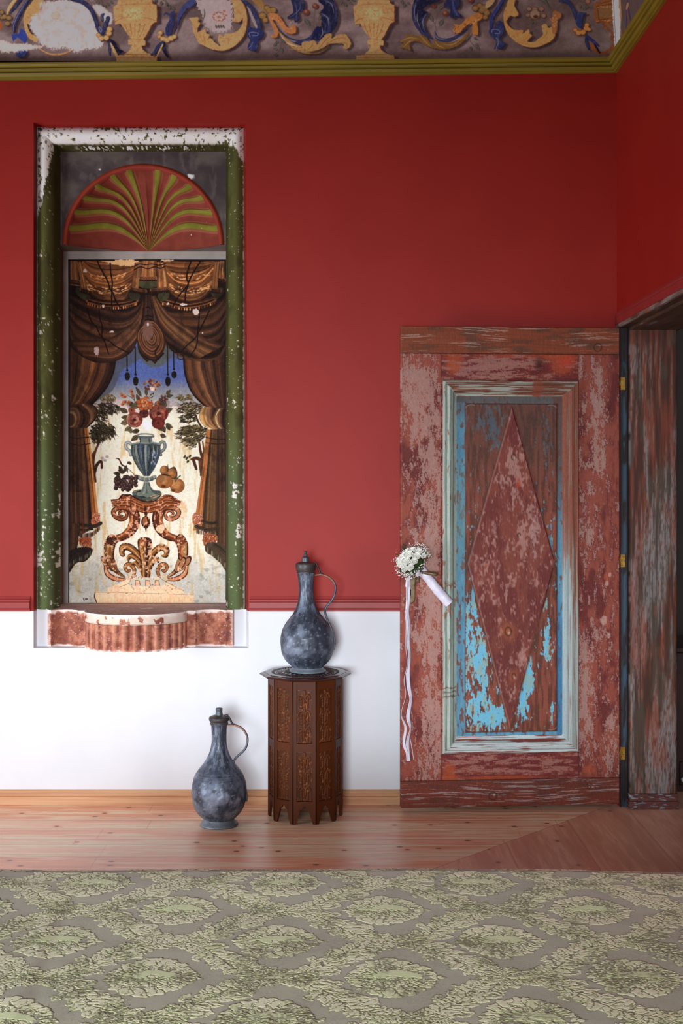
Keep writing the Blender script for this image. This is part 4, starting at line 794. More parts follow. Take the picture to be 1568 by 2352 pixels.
    c.poly(z3((430, 690), (500, 685), (535, 640), (620, 642), (700, 690), (780, 705), (880, 690), (915, 660), (1000, 648), (1050, 690), (1098, 705), (1095, 730), (1055, 755), (1000, 770), (900, 800), (780, 825), (680, 800), (600, 765), (480, 765), (440, 730)), wd, sm=False)
    c.poly(z3((430, 690), (500, 685), (535, 640), (620, 642), (610, 655), (545, 655), (505, 700), (435, 702)), (50, 28, 20), sm=False); c.line(z3((610, 645), (700, 692), (780, 712), (860, 700)), 3, (48, 32, 26))
    for dy, cc, w_ in ((20, wl_, 1.6), (34, wk, 1.2), (46, wl_, 1.8), (60, wk, 1), (84, wl_, 1.6), (98, wk, 1.6)):
        c.line(z3((445, 695 + dy * .6), (520, 680 + dy * .7), (615, 668 + dy * .9), (700, 705 + dy), (780, 722 + dy), (900, 690 + dy), (960, 665 + dy * .9), (1085, 705 + dy * .4)), w_, cc, .8)
    c.poly(z3((615, 665), (625, 665), (625, 765), (612, 765)), wk, .6, sm=False); c.poly(z3((925, 650), (1000, 648), (1090, 710), (1060, 720), (990, 680)), (110, 58, 34), .8)
    c.poly(z4((870, 115), (900, 105), (940, 120), (925, 175), (890, 180), (860, 150)), (236, 200, 166), 1, rough=2)
    c.line(z4((760, -60), (762, 10)), [5, 7], wk); c.ell(*z4((762, 80))[0], 10.5, 14, wk); c.ell(*z4((755, 75))[0], 5.5, 11, (150, 104, 64)); c.line(z4((765, 30), (768, 110)), 2, wl_); c.line(z4((762, 120), (764, 168)), [6, 1], wk)
    # palmette
    def plume(pts, w): c.line(z4(*pts), w, wk); c.line([(x - 1.6, y - .6) for x, y in z4(*pts)], np.array(w) * .68, (140, 94, 52)); c.line([(x - 3, y - 1) for x, y in z4(*pts)], np.array(w) * .2, wl_)
    plume([(745, 600), (735, 500), (690, 390), (610, 320), (545, 320), (540, 380), (560, 395)], [6, 11, 15, 17, 16, 12, 4])
    plume([(740, 600), (730, 520), (690, 440), (630, 400), (600, 420), (600, 450)], [5, 9, 10, 12, 9, 3]); plume([(735, 600), (720, 540), (670, 470), (630, 480)], [5, 8, 10, 4])
    plume([(770, 600), (785, 500), (830, 380), (900, 320), (955, 340), (955, 395), (920, 400)], [6, 11, 14, 16, 15, 10, 4])
    plume([(790, 600), (800, 520), (835, 450), (870, 430), (880, 460)], [6, 9, 12, 11, 4])
    c.poly(z4((725, 600), (720, 480), (690, 330), (685, 260), (710, 228), (790, 228), (818, 262), (812, 340), (780, 480), (775, 600)), wk); c.poly(z4((733, 595), (728, 480), (702, 330), (697, 268), (718, 240), (770, 240), (760, 330), (758, 480), (755, 595)), (150, 104, 60)); c.line(z4((715, 260), (712, 330), (740, 480), (740, 590)), [2, 4, 4, 2], wl_); c.line(z4((735, 250), (745, 400), (748, 590)), 1.4, wk, .8)
    # flaked plinth
    c.poly(z4((620, 600), (900, 605), (940, 640), (1120, 720), (1125, 750), (1215, 770), (1215, 850), (280, 850), (275, 745), (400, 735), (400, 700), (520, 660), (580, 620)), (236, 208, 172), .93, sm=False, rough=3, seed=4)
    c.poly(z4((650, 612), (895, 615), (930, 680), (620, 685)), (196, 190, 176), .8, rough=1); 
    for x in (665, 760, 850): c.poly(z4((x, 632), (x + 34, 632), (x + 44, 680), (x - 8, 680)), (226, 172, 136), .9, sm=False); c.line(z4((x, 680), (x, 632), (x + 36, 634), (x + 46, 680)), 1, (90, 52, 36), sm=False)
    for i in range(160): 
        x = 380 + R.random() * 800; y = 640 + R.random() * 120 if i % 2 else 590 + R.random() * 30
        if abs(x - 760) < 180 + (y - 600) * 1.6: c.ell(*z4((x, y))[0], .5 + R.random() * 2.4, .4 + R.random() * .7, [(110, 60, 38), (170, 110, 76), (246, 224, 196)][i % 3], .7, R.random() * 3)
    c.line(z4((283, 745), (278, 790), (300, 850)), [1.5, 3, 2], (110, 50, 36)); c.line(z4((290, 745), (640, 750), (1215, 770)), .9, (150, 110, 84), .7); c.line(z4((620, 610), (600, 660), (500, 700)), 1, (100, 56, 38), .7); c.line(z4((900, 610), (960, 650), (1120, 730)), 1, (100, 56, 38), .7)
    for i in range(30):
        x = 320 + i * 28 + R.random() * 10; c.line(z4((x, 790), (x + 2, 848)), 1.6, (222, 170, 112), .35)
    c.line(z4((170, 800), (178, 825)), 1.6, (60, 40, 36)); c.line(z4((188, 808), (210, 806)), 2, (50, 40, 36))
    c.line(z4((165, 60), (170, 180)), 1.4, (160, 50, 40), .7); c.line(z4((1095, 310), (1085, 370), (1105, 415)), 4, (150, 50, 34), .8)
    im = c.im; n1 = fbm(X / 4.5, Y / 4.5, 51, 4); n2 = fbm(X / 30, Y / 30, 52, 2)
    wm = ((im[..., 0] - im[..., 2]) > 34) & (Y > 1135) & (np.abs(X - 338) < 106)
    fl = ss(.60, .66, n1 + (n2 - .5) * .35) * wm
    c.im = mix(c.im, (232, 188, 152), fl * .85)
    vm = ss(.5, .7, fbm(X / 1.6, Y / 1.6, 61, 3)) * ((im[..., 2] >= im[..., 0] - 4) & (Y > 990) & (Y < 1160) & (np.abs(X - 335) < 40))
    c.im = mix(c.im, (150, 140, 104), vm * .4)
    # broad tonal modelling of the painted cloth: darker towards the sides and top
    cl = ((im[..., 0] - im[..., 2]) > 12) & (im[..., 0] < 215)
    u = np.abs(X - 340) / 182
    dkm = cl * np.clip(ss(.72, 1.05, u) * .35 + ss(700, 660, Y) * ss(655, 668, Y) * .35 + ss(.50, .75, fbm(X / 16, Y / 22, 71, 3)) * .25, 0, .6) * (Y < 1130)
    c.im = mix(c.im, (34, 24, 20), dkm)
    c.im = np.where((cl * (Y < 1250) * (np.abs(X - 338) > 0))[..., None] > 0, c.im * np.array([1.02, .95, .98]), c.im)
    # fine wear, then the dark border line
    c.tex(9, 3, 31); c.tex(7, 1.2, 32); c.tex(6, 18, 33)
    bk = (44, 34, 38)
    c.line([(158.5, 596), (158, 1000), (156.5, 1384)], 4.4, bk, sm=False); c.line([(521, 598), (521.5, 1000), (520, 1376)], 4.2, bk, sm=False); c.line([(156, 597.5), (262, 597.5)], 4, bk, sm=False); c.line([(310, 597), (368, 597)], 4, bk, sm=False); c.line([(400, 597.5), (523, 598)], 3, bk, sm=False); c.line([(156, 1386), (526, 1386)], 2.5, (70, 58, 60), .8, sm=False)
    c.im = np.clip(c.im, 8, 250)
    return c
# ---------------------------------------------------------------- one repeat of the damask bedspread (600 px = one width repeat)
TW, TH = 600.0, 537.6
def paint_damask():
    c = Cv(0, 0, TW, TH, 1, (138, 136, 114))
    base = (196, 212, 158); dk = (84, 76, 44)
    c.lift = np.zeros((c.ny, c.nx))
    def offs(x, y, r):
        for i in (-1, 0, 1):
            for j in (-1, 0, 1):
                X, Y = x + i * TW, y + j * TH
                if -r < X < TW + r and -r < Y < TH + r: yield X, Y
    def lobe(x, y, an, L, w, bend=0, vein=1, col=base, rnd=0):
        for X, Y in offs(x, y, L * 1.5):
            if rnd:
                ca, sa = math.cos(an), math.sin(an)
                for u, v, r in ((.62, 0, .5), (.4, .28, .36), (.4, -.28, .36), (.8, .22, .3), (.8, -.22, .3)): c.ell(X + ca * L * u - sa * w * v, Y + sa * L * u + ca * w * v, w * r + 3, w * r + 3, dk)
                for u, v, r in ((.62, 0, .5), (.4, .28, .36), (.4, -.28, .36), (.8, .22, .3), (.8, -.22, .3)): c.ell(X + ca * L * u - sa * w * v, Y + sa * L * u + ca * w * v, w * r, w * r, col)
            c.leaf(X, Y, an, L, w, col, bend=bend, out=None if rnd else (dk, 3.6))
            if vein and L > 16:
                ca, sa = math.cos(an), math.sin(an)
                pt = lambda u, v: (X + ca * u - sa * v, Y + sa * u + ca * v)
                c.line([pt(0, 0), pt(L * .4, bend * L * .16), pt(L * .8, bend * L * .64)], [4, 3, 1], dk, .95)
                if w > 12: c.line([pt(L * .3, w * .1), pt(L * .6, w * .2)], .9, dk, .7); c.line([pt(L * .3, -w * .1), pt(L * .6, -w * .2)], .9, dk, .7)
    def sweep(pts, w):
        for X, Y in offs(pts[0][0], pts[0][1], 400):
            c.line([(px + X - pts[0][0], py + Y - pts[0][1]) for px, py in pts], w, dk)
    R = np.random.default_rng(12)
    def curve(p): return cr(p, False, 10)
    def frond(pts, L0, L1, w, step, side=(1, -1), spread=.75, seed=0, flip=1):
        r = np.random.default_rng(seed); P = curve(pts); d = np.r_[0, np.cumsum(np.hypot(*np.diff(P, axis=0).T))]
        n = int(d[-1] / step)
        items = []
        for i in range(n):
            s = d[-1] * (1 - (i + .3) / n); x = np.interp(s, d, P[:, 0]); y = np.interp(s, d, P[:, 1])
            x2 = np.interp(min(s + 4, d[-1]), d, P[:, 0]); y2 = np.interp(min(s + 4, d[-1]), d, P[:, 1]); x1 = np.interp(s - 4, d, P[:, 0]); y1 = np.interp(s - 4, d, P[:, 1])
            a = math.atan2(y2 - y1, x2 - x1) + (0 if flip > 0 else math.pi); t = s / d[-1]; L = (L0 + (L1 - L0) * t)
            for sd in side:
                items.append((x, y, a + sd * (spread + .15 * math.sin(i * 1.7)), L * (1 + .2 * math.sin(i * 2.3 + sd)), w * (1 + .15 * math.sin(i)), -sd * .45 * 1.0))
        return items
    # for the two lattice sites (medallion at 0,0 and at half drop); everything mirrored across the horizontal axis
    for sx, sy in ((0, 0), (TW / 2, TH / 2)):
        for m in (1, -1):
            g = lambda p: [(sx + x, sy + m * y) for x, y in p]
            # bands: from the junction at (300, 0) outward to the right, up to the junction at (600, +-268)
            for pts, L0, L1, w, st, sp, sd, fl in (
                ([(300, 4), (352, 18), (402, 52), (440, 100), (470, 150)], 52, 66, 33, 17, .8, 1, 1),
                ([(470, 150), (498, 196), (540, 228), (590, 244)], 62, 46, 31, 17, .85, 2, 1),
                ([(300, 6), (270, 26), (244, 60), (226, 94)], 50, 44, 28, 16, .8, 3, 1)):
                for x, y, a, L, ww, b in frond(pts, L0, L1, w, st, spread=sp, seed=sd, flip=fl): lobe(sx + x, sy + m * y, m * a, L, ww, m * b * .014)
                sweep(g(pts), [3.2, 2.4, 1.2])
            # curls framing the junction
            for q, w in (([(330, 30), (306, 48), (278, 46), (266, 30), (280, 20)], 12), ([(395, 26), (430, 18), (462, 26), (470, 46), (452, 54)], 12), ([(480, 140), (520, 134), (548, 146), (546, 166), (526, 168)], 22), ([(412, 104), (396, 130), (404, 150)], 20), ([(225, 100), (196, 124), (196, 148), (214, 152)], 22)):
                Q = g(q)
                for X, Y in offs(*Q[0], 120):
                    S = [(a_ + X - Q[0][0], b_ + Y - Q[0][1]) for a_, b_ in Q]
                    c.line(S, [w * .7 + 3, w + 3, w + 3, w * .9 + 3, w * .6 + 3], dk); c.line(S, [w * .7, w, w, w * .9, w * .6], base); c.line(S[:4], [1, 1.6, .6], dk, .8)
            # core leaves of the junction
            for x, y, a, L, w in ((300, 8, .25, 66, 20), (330, 6, .12, 74, 16), (300, 10, 2.75, 56, 20), (285, 6, 2.95, 60, 16), (300, 12, 1.0, 40, 18), (292, 14, 2.1, 38, 17), (360, 4, .05, 60, 13), (250, 4, 3.05, 44, 12)): lobe(sx + x, sy + m * y, m * a, L, w, m * -.002)
            # medallion outer lobes
            for X, Y in offs(sx, sy, 90): c.ell(X, Y, 74, 48, (178, 192, 140))
            for x, y, a, L, w in ((-62, 30, 2.6, 44, 30), (-50, 50, 2.15, 54, 36), (-28, 66, 1.9, 60, 40), (-2, 74, 1.62, 66, 42), (22, 68, 1.35, 58, 40), (44, 54, 1.05, 50, 34), (62, 40, .75, 42, 28), (78, 24, .5, 34, 22), (88, 10, .3, 30, 16), (-78, 14, 2.85, 38, 20), (-70, 6, 3.0, 44, 14)): lobe(sx + x, sy + m * y, m * a, L * .92, w, m * .003, rnd=1)
            for x, y, a, L, w in ((-40, 26, 2.3, 40, 24), (-20, 36, 1.9, 42, 26), (4, 40, 1.55, 44, 26), (26, 36, 1.2, 40, 24), (46, 26, .8, 36, 20), (62, 12, .4, 34, 16), (-54, 10, 2.8, 34, 16)): lobe(sx + x, sy + m * y, m * a, L, w, m * -.004)
            for x, y, a, L, w in ((-22, 12, 2.5, 32, 16), (-6, 16, 1.9, 32, 18), (12, 16, 1.3, 32, 18), (28, 12, .8, 32, 16), (44, 5, .3, 34, 12)): lobe(sx + x, sy + m * y, m * a, L, w)
        for x, y, r in ((104, 0, 10), (120, 0, 7), (-108, 0, 8), (0, 0, 10), (300, 0, 10), (320, 0, 6)):
            for X, Y in offs(sx + x, sy + y, 30): c.ell(X, Y, r * 1.5 + 1.6, r + 1.6, dk); c.ell(X, Y, r * 1.5, r, base)
    for sx, sy in ((0, 0), (TW / 2, TH / 2)):
        for i in range(26):
            a = i * 2.4; r = 6 + 62 * ((i * .618) % 1); x, y = r * math.cos(a) * 1.2, r * math.sin(a) * .9
            for X, Y in offs(sx + x, sy + y, 30): c.line([(X, Y), (X + 15 * math.cos(a), Y + 13 * math.sin(a)), (X + 26 * math.cos(a + .25), Y + 22 * math.sin(a + .25))], [4, 3, 1], dk, .8)
    c.lift = ss(120, 175, c.im[..., 1])
    return c
# ---------------------------------------------------------------- the stripped and repainted door
def paint_door(sc=1.0):
    c = Cv(919, 748, 1424, 1852, sc); X, Y = c.X, c.Y
    def bl(cx, cy, rx, ry, a=1): return a * np.exp(-((X - cx) / rx) ** 2 - ((Y - cy) / ry) ** 2)
    fine = fbm(X / 2.2, Y / 7, 1, 4); med = fbm(X / 9, Y / 26, 2, 5); big = fbm(X / 30, Y / 70, 3, 4); spk = fbm(X / 1.8, Y / 2.2, 4, 3)
    V = .5 * med + .3 * fine + .2 * big
    fh = fbm(X / 9, Y / 2.0, 11, 4); mh = fbm(X / 34, Y / 6, 12, 5)
    H = .55 * mh + .45 * fh
    # vertical boards
    col = mix((116, 52, 46), (142, 74, 60), ss(.35, .65, med)); col = mix(col, (92, 38, 38), ss(.55, .7, big) * .8)
    W = .385 + bl(965, 930, 50, 130, .16) + bl(985, 1180, 32, 220, .14) + bl(990, 1480, 26, 240, .16) + bl(990, 1700, 24, 70, .12) + bl(935, 900, 20, 60, .1) - bl(940, 1560, 14, 90, .22) - bl(930, 1100, 14, 120, .08)
    W = W + bl(1370, 940, 18, 90, .16) + bl(1382, 1070, 16, 40, .12) + bl(1345, 1560, 14, 110, .16) + bl(1400, 1700, 20, 80, .14) - bl(1405, 1100, 25, 300, .05) + bl(1345, 1660, 12, 60, .1)
    wm = ss(-.06, .05, W - V * .95 - .0 + (spk - .5) * .26)
    col = mix(col, mix((158, 122, 112), (178, 150, 142), fine), wm * .85)
    O = bl(960, 860, 16, 26, .3) + bl(1392, 1330, 9, 90, .35) + bl(1385, 1440, 14, 40, .3) + bl(1010, 1770, 30, 16, .4) + bl(1350, 1770, 30, 20, .4) + bl(930, 1200, 4, 400, .15) + bl(1415, 1600, 8, 300, .18) + bl(1340, 1500, 5, 100, .1)
    col = mix(col, (168, 82, 54), ss(.28, .45, O + (V - .5) * .8) * .8)
    for cx, cy, r in ((1393, 1340, 6), (1386, 1425, 10), (1400, 1320, 5), (1398, 1462, 5)): col = mix(col, (190, 160, 148), ss(.5, .7, bl(cx, cy, r, r * 1.5) + (spk - .5) * .3) * .7)
    # horizontal rails
    rail = (X > 1012) & (X < 1327) & ((Y < 873) | (Y > 1727))
    hc = mix((126, 58, 46), (104, 42, 42), ss(.4, .6, mh)); hw = .38 + bl(1120, 840, 90, 26, .2) + bl(1080, 845, 60, 20, .1) + bl(1130, 1745, 120, 14, .12) + bl(1260, 1760, 60, 20, .05)
    hc = mix(hc, mix((146, 102, 94), (170, 136, 128), fh), ss(-.06, .05, hw - H * .95 + (spk - .5) * .24) * .75)
    hc = mix(hc, (164, 76, 44), ss(.25, .5, bl(1040, 838, 26, 30, .5) + bl(1290, 836, 40, 30, .5) + bl(1190, 780 + 35, 150, 10, .4) + bl(1030, 1770, 20, 30, .6) + bl(1150, 1785, 150, 7, .5) + (H - .5) * .8) * .8)
    hc = mix(hc, (70, 34, 28), bl(1236, 836, 9, 16, .9)); hc = mix(hc, (196, 60, 44), bl(1300, 828, 20, 14, .5))
    c.im = np.where(rail[..., None], hc, col)
    c.im = mix(c.im, (66, 30, 26), np.exp(-((X - 1012.5) / 1.2) ** 2) * ((Y < 873) | (Y > 1727)) * .5 + np.exp(-((X - 1327) / 1.2) ** 2) * ((Y < 873) | (Y > 1727)) * .5)
    # end planks, bare wood with limed grain
    gr = fbm(X / 60, (Y + 5 * np.sin(X / 70)) / 1.6, 21, 4); gr2 = fbm(X / 90, (Y + 4 * np.sin(X / 60 + 1)) / 3.2, 22, 3)
    pk = mix((112, 58, 40), (142, 74, 48), gr2); pk = mix(pk, (84, 62, 50), ss(.5, .7, fbm(X / 40, Y / 14, 23, 3)) * .6)
    pt = mix(pk, (178, 164, 158), ss(.56, .66, gr) * ss(.42, .6, fbm(X / 60, Y / 10, 24, 3)) * .6)
    lw = mix((178, 170, 172), (184, 194, 208), .5)
    pb = mix(mix(pk, (96, 44, 40), .5), lw, ss(.54, .66, gr) * ss(.36, .56, fbm(X / 70, Y / 12, 29, 3) + bl(1210, 1802, 120, 14, .12)) * .6)
    c.im = np.where((Y < 811)[..., None], pt, c.im); c.im = np.where((Y > 1789)[..., None], pb, c.im)
    for yy in (811, 1789): c.im = mix(c.im, (60, 36, 30), np.exp(-((Y - yy) / 1.3) ** 2) * .6)
    # moulding
    inm = (X > 1014) & (X < 1328) & (Y > 872) & (Y < 1728); inp = (X > 1047) & (X < 1292) & (Y > 908) & (Y < 1690)
    dl, dr, dt, db = X - 1014, 1328 - X, Y - 872, 1728 - Y; dd = np.minimum(np.minimum(dl, dr), np.minimum(dt, db))
    left = dl <= dd + .01; right = (dr <= dd + .01) & ~left; top = (dt <= dd + .01) & ~left & ~right; bot = ~(left | right | top)
    tealv = mix((150, 176, 166), (176, 190, 182), fine); stv = fbm(X / 2.4, Y / 90, 31, 3)
    mc = np.zeros_like(c.im)
    ml = mix(tealv, (112, 122, 112), ss(.55, .7, stv) * .6); ml = mix(ml, (138, 84, 66), (ss(.7, .75, fbm(X / 6, Y / 30, 32)) * .7) + np.exp(-((Y - 1343) / 8) ** 2) * ss(.4, .6, fbm(X / 4, Y / 3, 33)) * .8 + np.exp(-((Y - 1580) / 5) ** 2) * .0)
    for yy in (1576, 1586, 1596): ml = mix(ml, (96, 70, 58), np.exp(-((Y - yy - 3 * (fbm(X / 8, Y / 8, 35) - .5) * 3) / 1.6) ** 2) * .7)
    hs = fbm(X / 60, Y / 2.2, 36, 3)
    mt = mix((120, 72, 56), (160, 170, 160), ss(.38, .55, hs) * ss(1290, 1180, X)); mt = mix(mt, (150, 166, 162), ss(.45, .6, hs) * ss(1230, 1290, X) * .8); mt = mix(mt, (140, 78, 62), ss(.35, .6, bl(1232, 890, 14, 30)) * .9)
    mr = mix((134, 78, 62), (160, 172, 170), ss(.35, .6, np.where(dr > 8, .0, .0) + ss(1130, 1480, Y) * .55 + (stv - .35) * .9)); mr = mix(mr, (122, 132, 120), ss(.6, .7, stv) * .5); mr = mix(mr, (170, 100, 80), (dr < 7) * ss(1150, 1200, Y) * ss(1450, 1350, Y) * .6)
    mr = mix(mr, (160, 190, 200), ((dr > 22) * ss(1150, 1350, Y)) * .5)
    mb = mix((124, 66, 58), (188, 204, 206), ss(.36, .52, hs + bl(1170, 1716, 160, 8, .15))); 
    for m_, cc in ((left, ml), (right, mr), (top, mt), (bot, mb)): mc = np.where(m_[..., None], cc, mc)
    mc = mix(mc, (70, 52, 44), np.exp(-((dd - 9) / 1.1) ** 2) * .45 + np.exp(-((dd - 26) / 1.2) ** 2) * .3)
    c.im = np.where(inm[..., None], mc, c.im)
    # sunk panel: blue flat margin
    bm = mix((74, 128, 160), (110, 166, 186), fbm(X / 4, Y / 20, 41)); bm = mix(bm, (120, 68, 54), ss(.58, .66, fbm(X / 6, Y / 16, 42)) * .8)
    bm = mix(bm, (110, 150, 150), bl(1060, 1180, 14, 120, .6)); bm = mix(bm, (92, 70, 60), np.maximum(ss(926, 922, Y), ss(1000, 915, Y) * .5) * .75); bm = mix(bm, (52, 104, 150), (X > 1278) * ss(1350, 1450, Y) * .6)
    bm = mix(bm, (100, 66, 54), (X > 1278) * ss(1300, 1000, Y) * .8)
    c.im = np.where(inp[..., None], bm, c.im)
    # raised field
    fd = (X > 1068) & (X < 1279) & (Y > 925) & (Y < 1681)
    pf = mix((96, 56, 44), (134, 72, 56), ss(.35, .6, fbm(X / 5, Y / 40, 51))); pf = mix(pf, (72, 60, 54), ss(1200, 960, Y) * .45)
    B = .30 + bl(1095, 1520, 40, 100, .26) + bl(1120, 1640, 60, 40, .26) + bl(1082, 1400, 14, 60, .22) + bl(1100, 965, 40, 36, .16) + bl(1135, 990, 20, 50, .2) + bl(1255, 1010, 12, 60, .22) + bl(1262, 1270, 12, 80, .2) + bl(1256, 1470, 10, 50, .34) + bl(1212, 1560, 14, 60, .4) + bl(1200, 1610, 10, 30, .3) + bl(1268, 1640, 8, 20, .2) - bl(1230, 1620, 26, 70, .1)
    bm2 = ss(-.02, .025, B - (.6 * fbm(X / 6, Y / 17, 52, 5) + .4 * fbm(X / 2.5, Y / 8, 53, 3)) * .95)
    bc = mix((88, 140, 162), (110, 182, 208), ss(1250, 1450, Y)); bc = mix(bc, (142, 168, 156), ss(.5, .62, fbm(X / 10, Y / 22, 54)) * .8); bc = mix(bc, (66, 88, 104), ss(1250, 980, Y) * .75)
    pf = mix(pf, bc, bm2 * (1 - .35 * ss(1200, 1000, Y)))
    c.im = np.where(fd[..., None], pf, c.im)
    edge = np.minimum(np.minimum(np.abs(X - 1068) + 99 * ((Y < 925) | (Y > 1681)), np.abs(X - 1279) + 99 * ((Y < 925) | (Y > 1681))), np.minimum(np.abs(Y - 925), np.abs(Y - 1681)) + 99 * ((X < 1068) | (X > 1279)))
    c.im = mix(c.im, (84, 52, 46), np.exp(-(edge / 1.3) ** 2) * .55)
    for cx, cy in ((1068, 925), (1279, 925), (1068, 1681), (1279, 1681)):
        r = np.hypot(X - cx - (14 if cx < 1100 else -14), Y - cy - (20 if cy < 1000 else -20)); q = ((X - cx) * (1 if cx < 1100 else -1) < 22) & ((Y - cy) * (1 if cy < 1000 else -1) < 26) & fd
        c.im = mix(c.im, (150, 140, 132), np.exp(-((r - 17) / 1.4) ** 2) * q * .6); c.im = mix(c.im, (80, 46, 40), np.exp(-((r - 19.5) / 1.2) ** 2) * q * .6)
    # diamond
    A = [(1175, 930), (1274, 1291), (1170, 1679), (1072, 1293)]
    kn = [(1178, 1048, 9), (1165, 1449, 13), (1178, 1552, 8), (1190, 1228, 6)]
    ph = X * 1.0 + 8 * (fbm(X / 20, Y / 60, 61) - .5) * 4
    for kx, ky, r in kn: ph = ph + r * 3.2 * np.sign(X - kx + 1e-3) * np.exp(-((Y - ky) / (r * 3.4)) ** 2) * np.exp(-np.abs(X - kx) / (r * 4)) * -1
    wg = .5 + .5 * np.sin(ph * 1.9 + 3 * fbm(X / 14, Y / 70, 62))
    dc = mix((128, 66, 54), (108, 50, 46), ss(.35, .65, fbm(X / 14, Y / 40, 63))); dc = mix(dc, (82, 40, 34), ss(.55, .95, wg) * ss(1300, 1480, Y) * .55 + ss(.6, .95, wg) * .12)
    P = .36 + bl(1180, 1060, 18, 44, .22) + bl(1196, 1240, 14, 30, .26) + bl(1225, 1220, 18, 60, .2) + bl(1130, 1300, 40, 80, .06) + bl(1180, 1140, 30, 60, .1) + bl(1200, 1500, 10, 24, .3) + bl(1150, 1370, 20, 40, .06)
    pm = ss(-.07, .05, (spk - .5) * .14 + P - (.55 * fbm(X / 4, Y / 7, 64, 5) + .45 * fbm(X / 9, Y / 20, 65, 4)))
    dc = mix(dc, mix((158, 108, 98), (186, 150, 140), fine), pm * .8); dc = mix(dc, (172, 158, 170), bl(1226, 1225, 12, 50, .5) * ss(.5, .6, spk))
    dc = mix(dc, (176, 70, 50), ss(.45, .7, bl(1188, 1110, 12, 30, .7) + bl(1115, 1297, 14, 10, .5) + (V - .5)) * .6)
    for kx, ky, r in kn:
        d = np.hypot((X - kx), (Y - ky) * .75); dc = mix(dc, (170, 96, 56), np.exp(-(d / (r * 1.1)) ** 2) * .6 * ((ky > 1300) + .2)); dc = mix(dc, (54, 28, 22), np.exp(-((d - r * .55) / 1.3) ** 2) * .85); dc = mix(dc, (206, 176, 160), np.exp(-(np.hypot(X - kx - 2, Y - ky - 4) / 3.0) ** 2) * .8)
    ins = np.ones_like(X, bool); ed = np.full_like(X, 1e9)
    for i in range(4):
        p, q = A[i], A[(i + 1) % 4]; s_ = (q[0] - p[0]) * (Y - p[1]) - (q[1] - p[1]) * (X - p[0]); ins &= s_ > 0; ed = np.minimum(ed, segd(X, Y, p, q)[0])
    c.im = np.where(ins[..., None], dc, c.im)
    ec = mix((186, 160, 140), (176, 192, 206), ss(1180, 1300, Y) * ss(1400, 1300, Y)); c.im = mix(c.im, ec, np.exp(-((ed - 1.4) / 1.5) ** 2) * ins * (X < 1175) * .55 + np.exp(-((ed - 1.2) / 1.3) ** 2) * ins * (X > 1175) * (Y > 1400) * .6)
    c.im = mix(c.im, (70, 36, 32), np.exp(-(ed / 1.3) ** 2) * .55)
    # plugs and knots in the planks
    for kx, ky, r in ((1372, 795, 9), (1130, 1826, 9), (960, 1770, 3), (1352, 1810, 3.5)):
        d = np.hypot(X - kx, Y - ky); c.im = mix(c.im, (60, 34, 28), np.exp(-((d - r) / 1.3) ** 2) * .8); c.im = mix(c.im, (210, 190, 170), np.exp(-(np.hypot(X - kx - 3, Y - ky + 2) / 2.2) ** 2) * .8 * (kx == 1130))
    c.im = np.clip(c.im + (fbm(X / 1.5, Y / 3, 77, 2) - .5)[..., None] * 16, 8, 245)
    return c
def paint_jamb(sc=1.0, w=112, h=1110, seed=0, lime=0.0, horiz=0):
    c = Cv(0, 0, w, h, sc); X, Y = (c.X, c.Y) if not horiz else (c.Y, c.X); S = seed * 50
    a = fbm(X / 2.0, Y / 60, 1 + S, 4); b = fbm(X / 7, Y / 120, 2 + S, 4); d = fbm(X / 20, Y / 90, 3 + S, 3); f = fbm(X / 1.2, Y / 12, 4 + S, 2)
    im = mix((74, 52, 44), (120, 64, 48), ss(.35, .65, b)); im = mix(im, (80, 78, 70), ss(.5, .68, d) * .7); im = mix(im, (58, 42, 36), ss(.55, .75, a) * .5)
    l = ss(.45, .66, .5 * a + .5 * b + .1 * np.sin(Y / 90. + X / 30) + lime + .10 * ss(0, h, Y)) * ss(0, 60, Y) * ss(.15, .6, f)
    c.im = mix(im, mix((150, 140, 144), (164, 178, 192), ss(.4, .6, d)), l * .66)
    c.im = mix(c.im, (134, 76, 52), ss(.6, .8, fbm(X / 5, Y / 50, 9 + S)) * .5)
    c.im = np.clip(c.im, 8, 245); return c
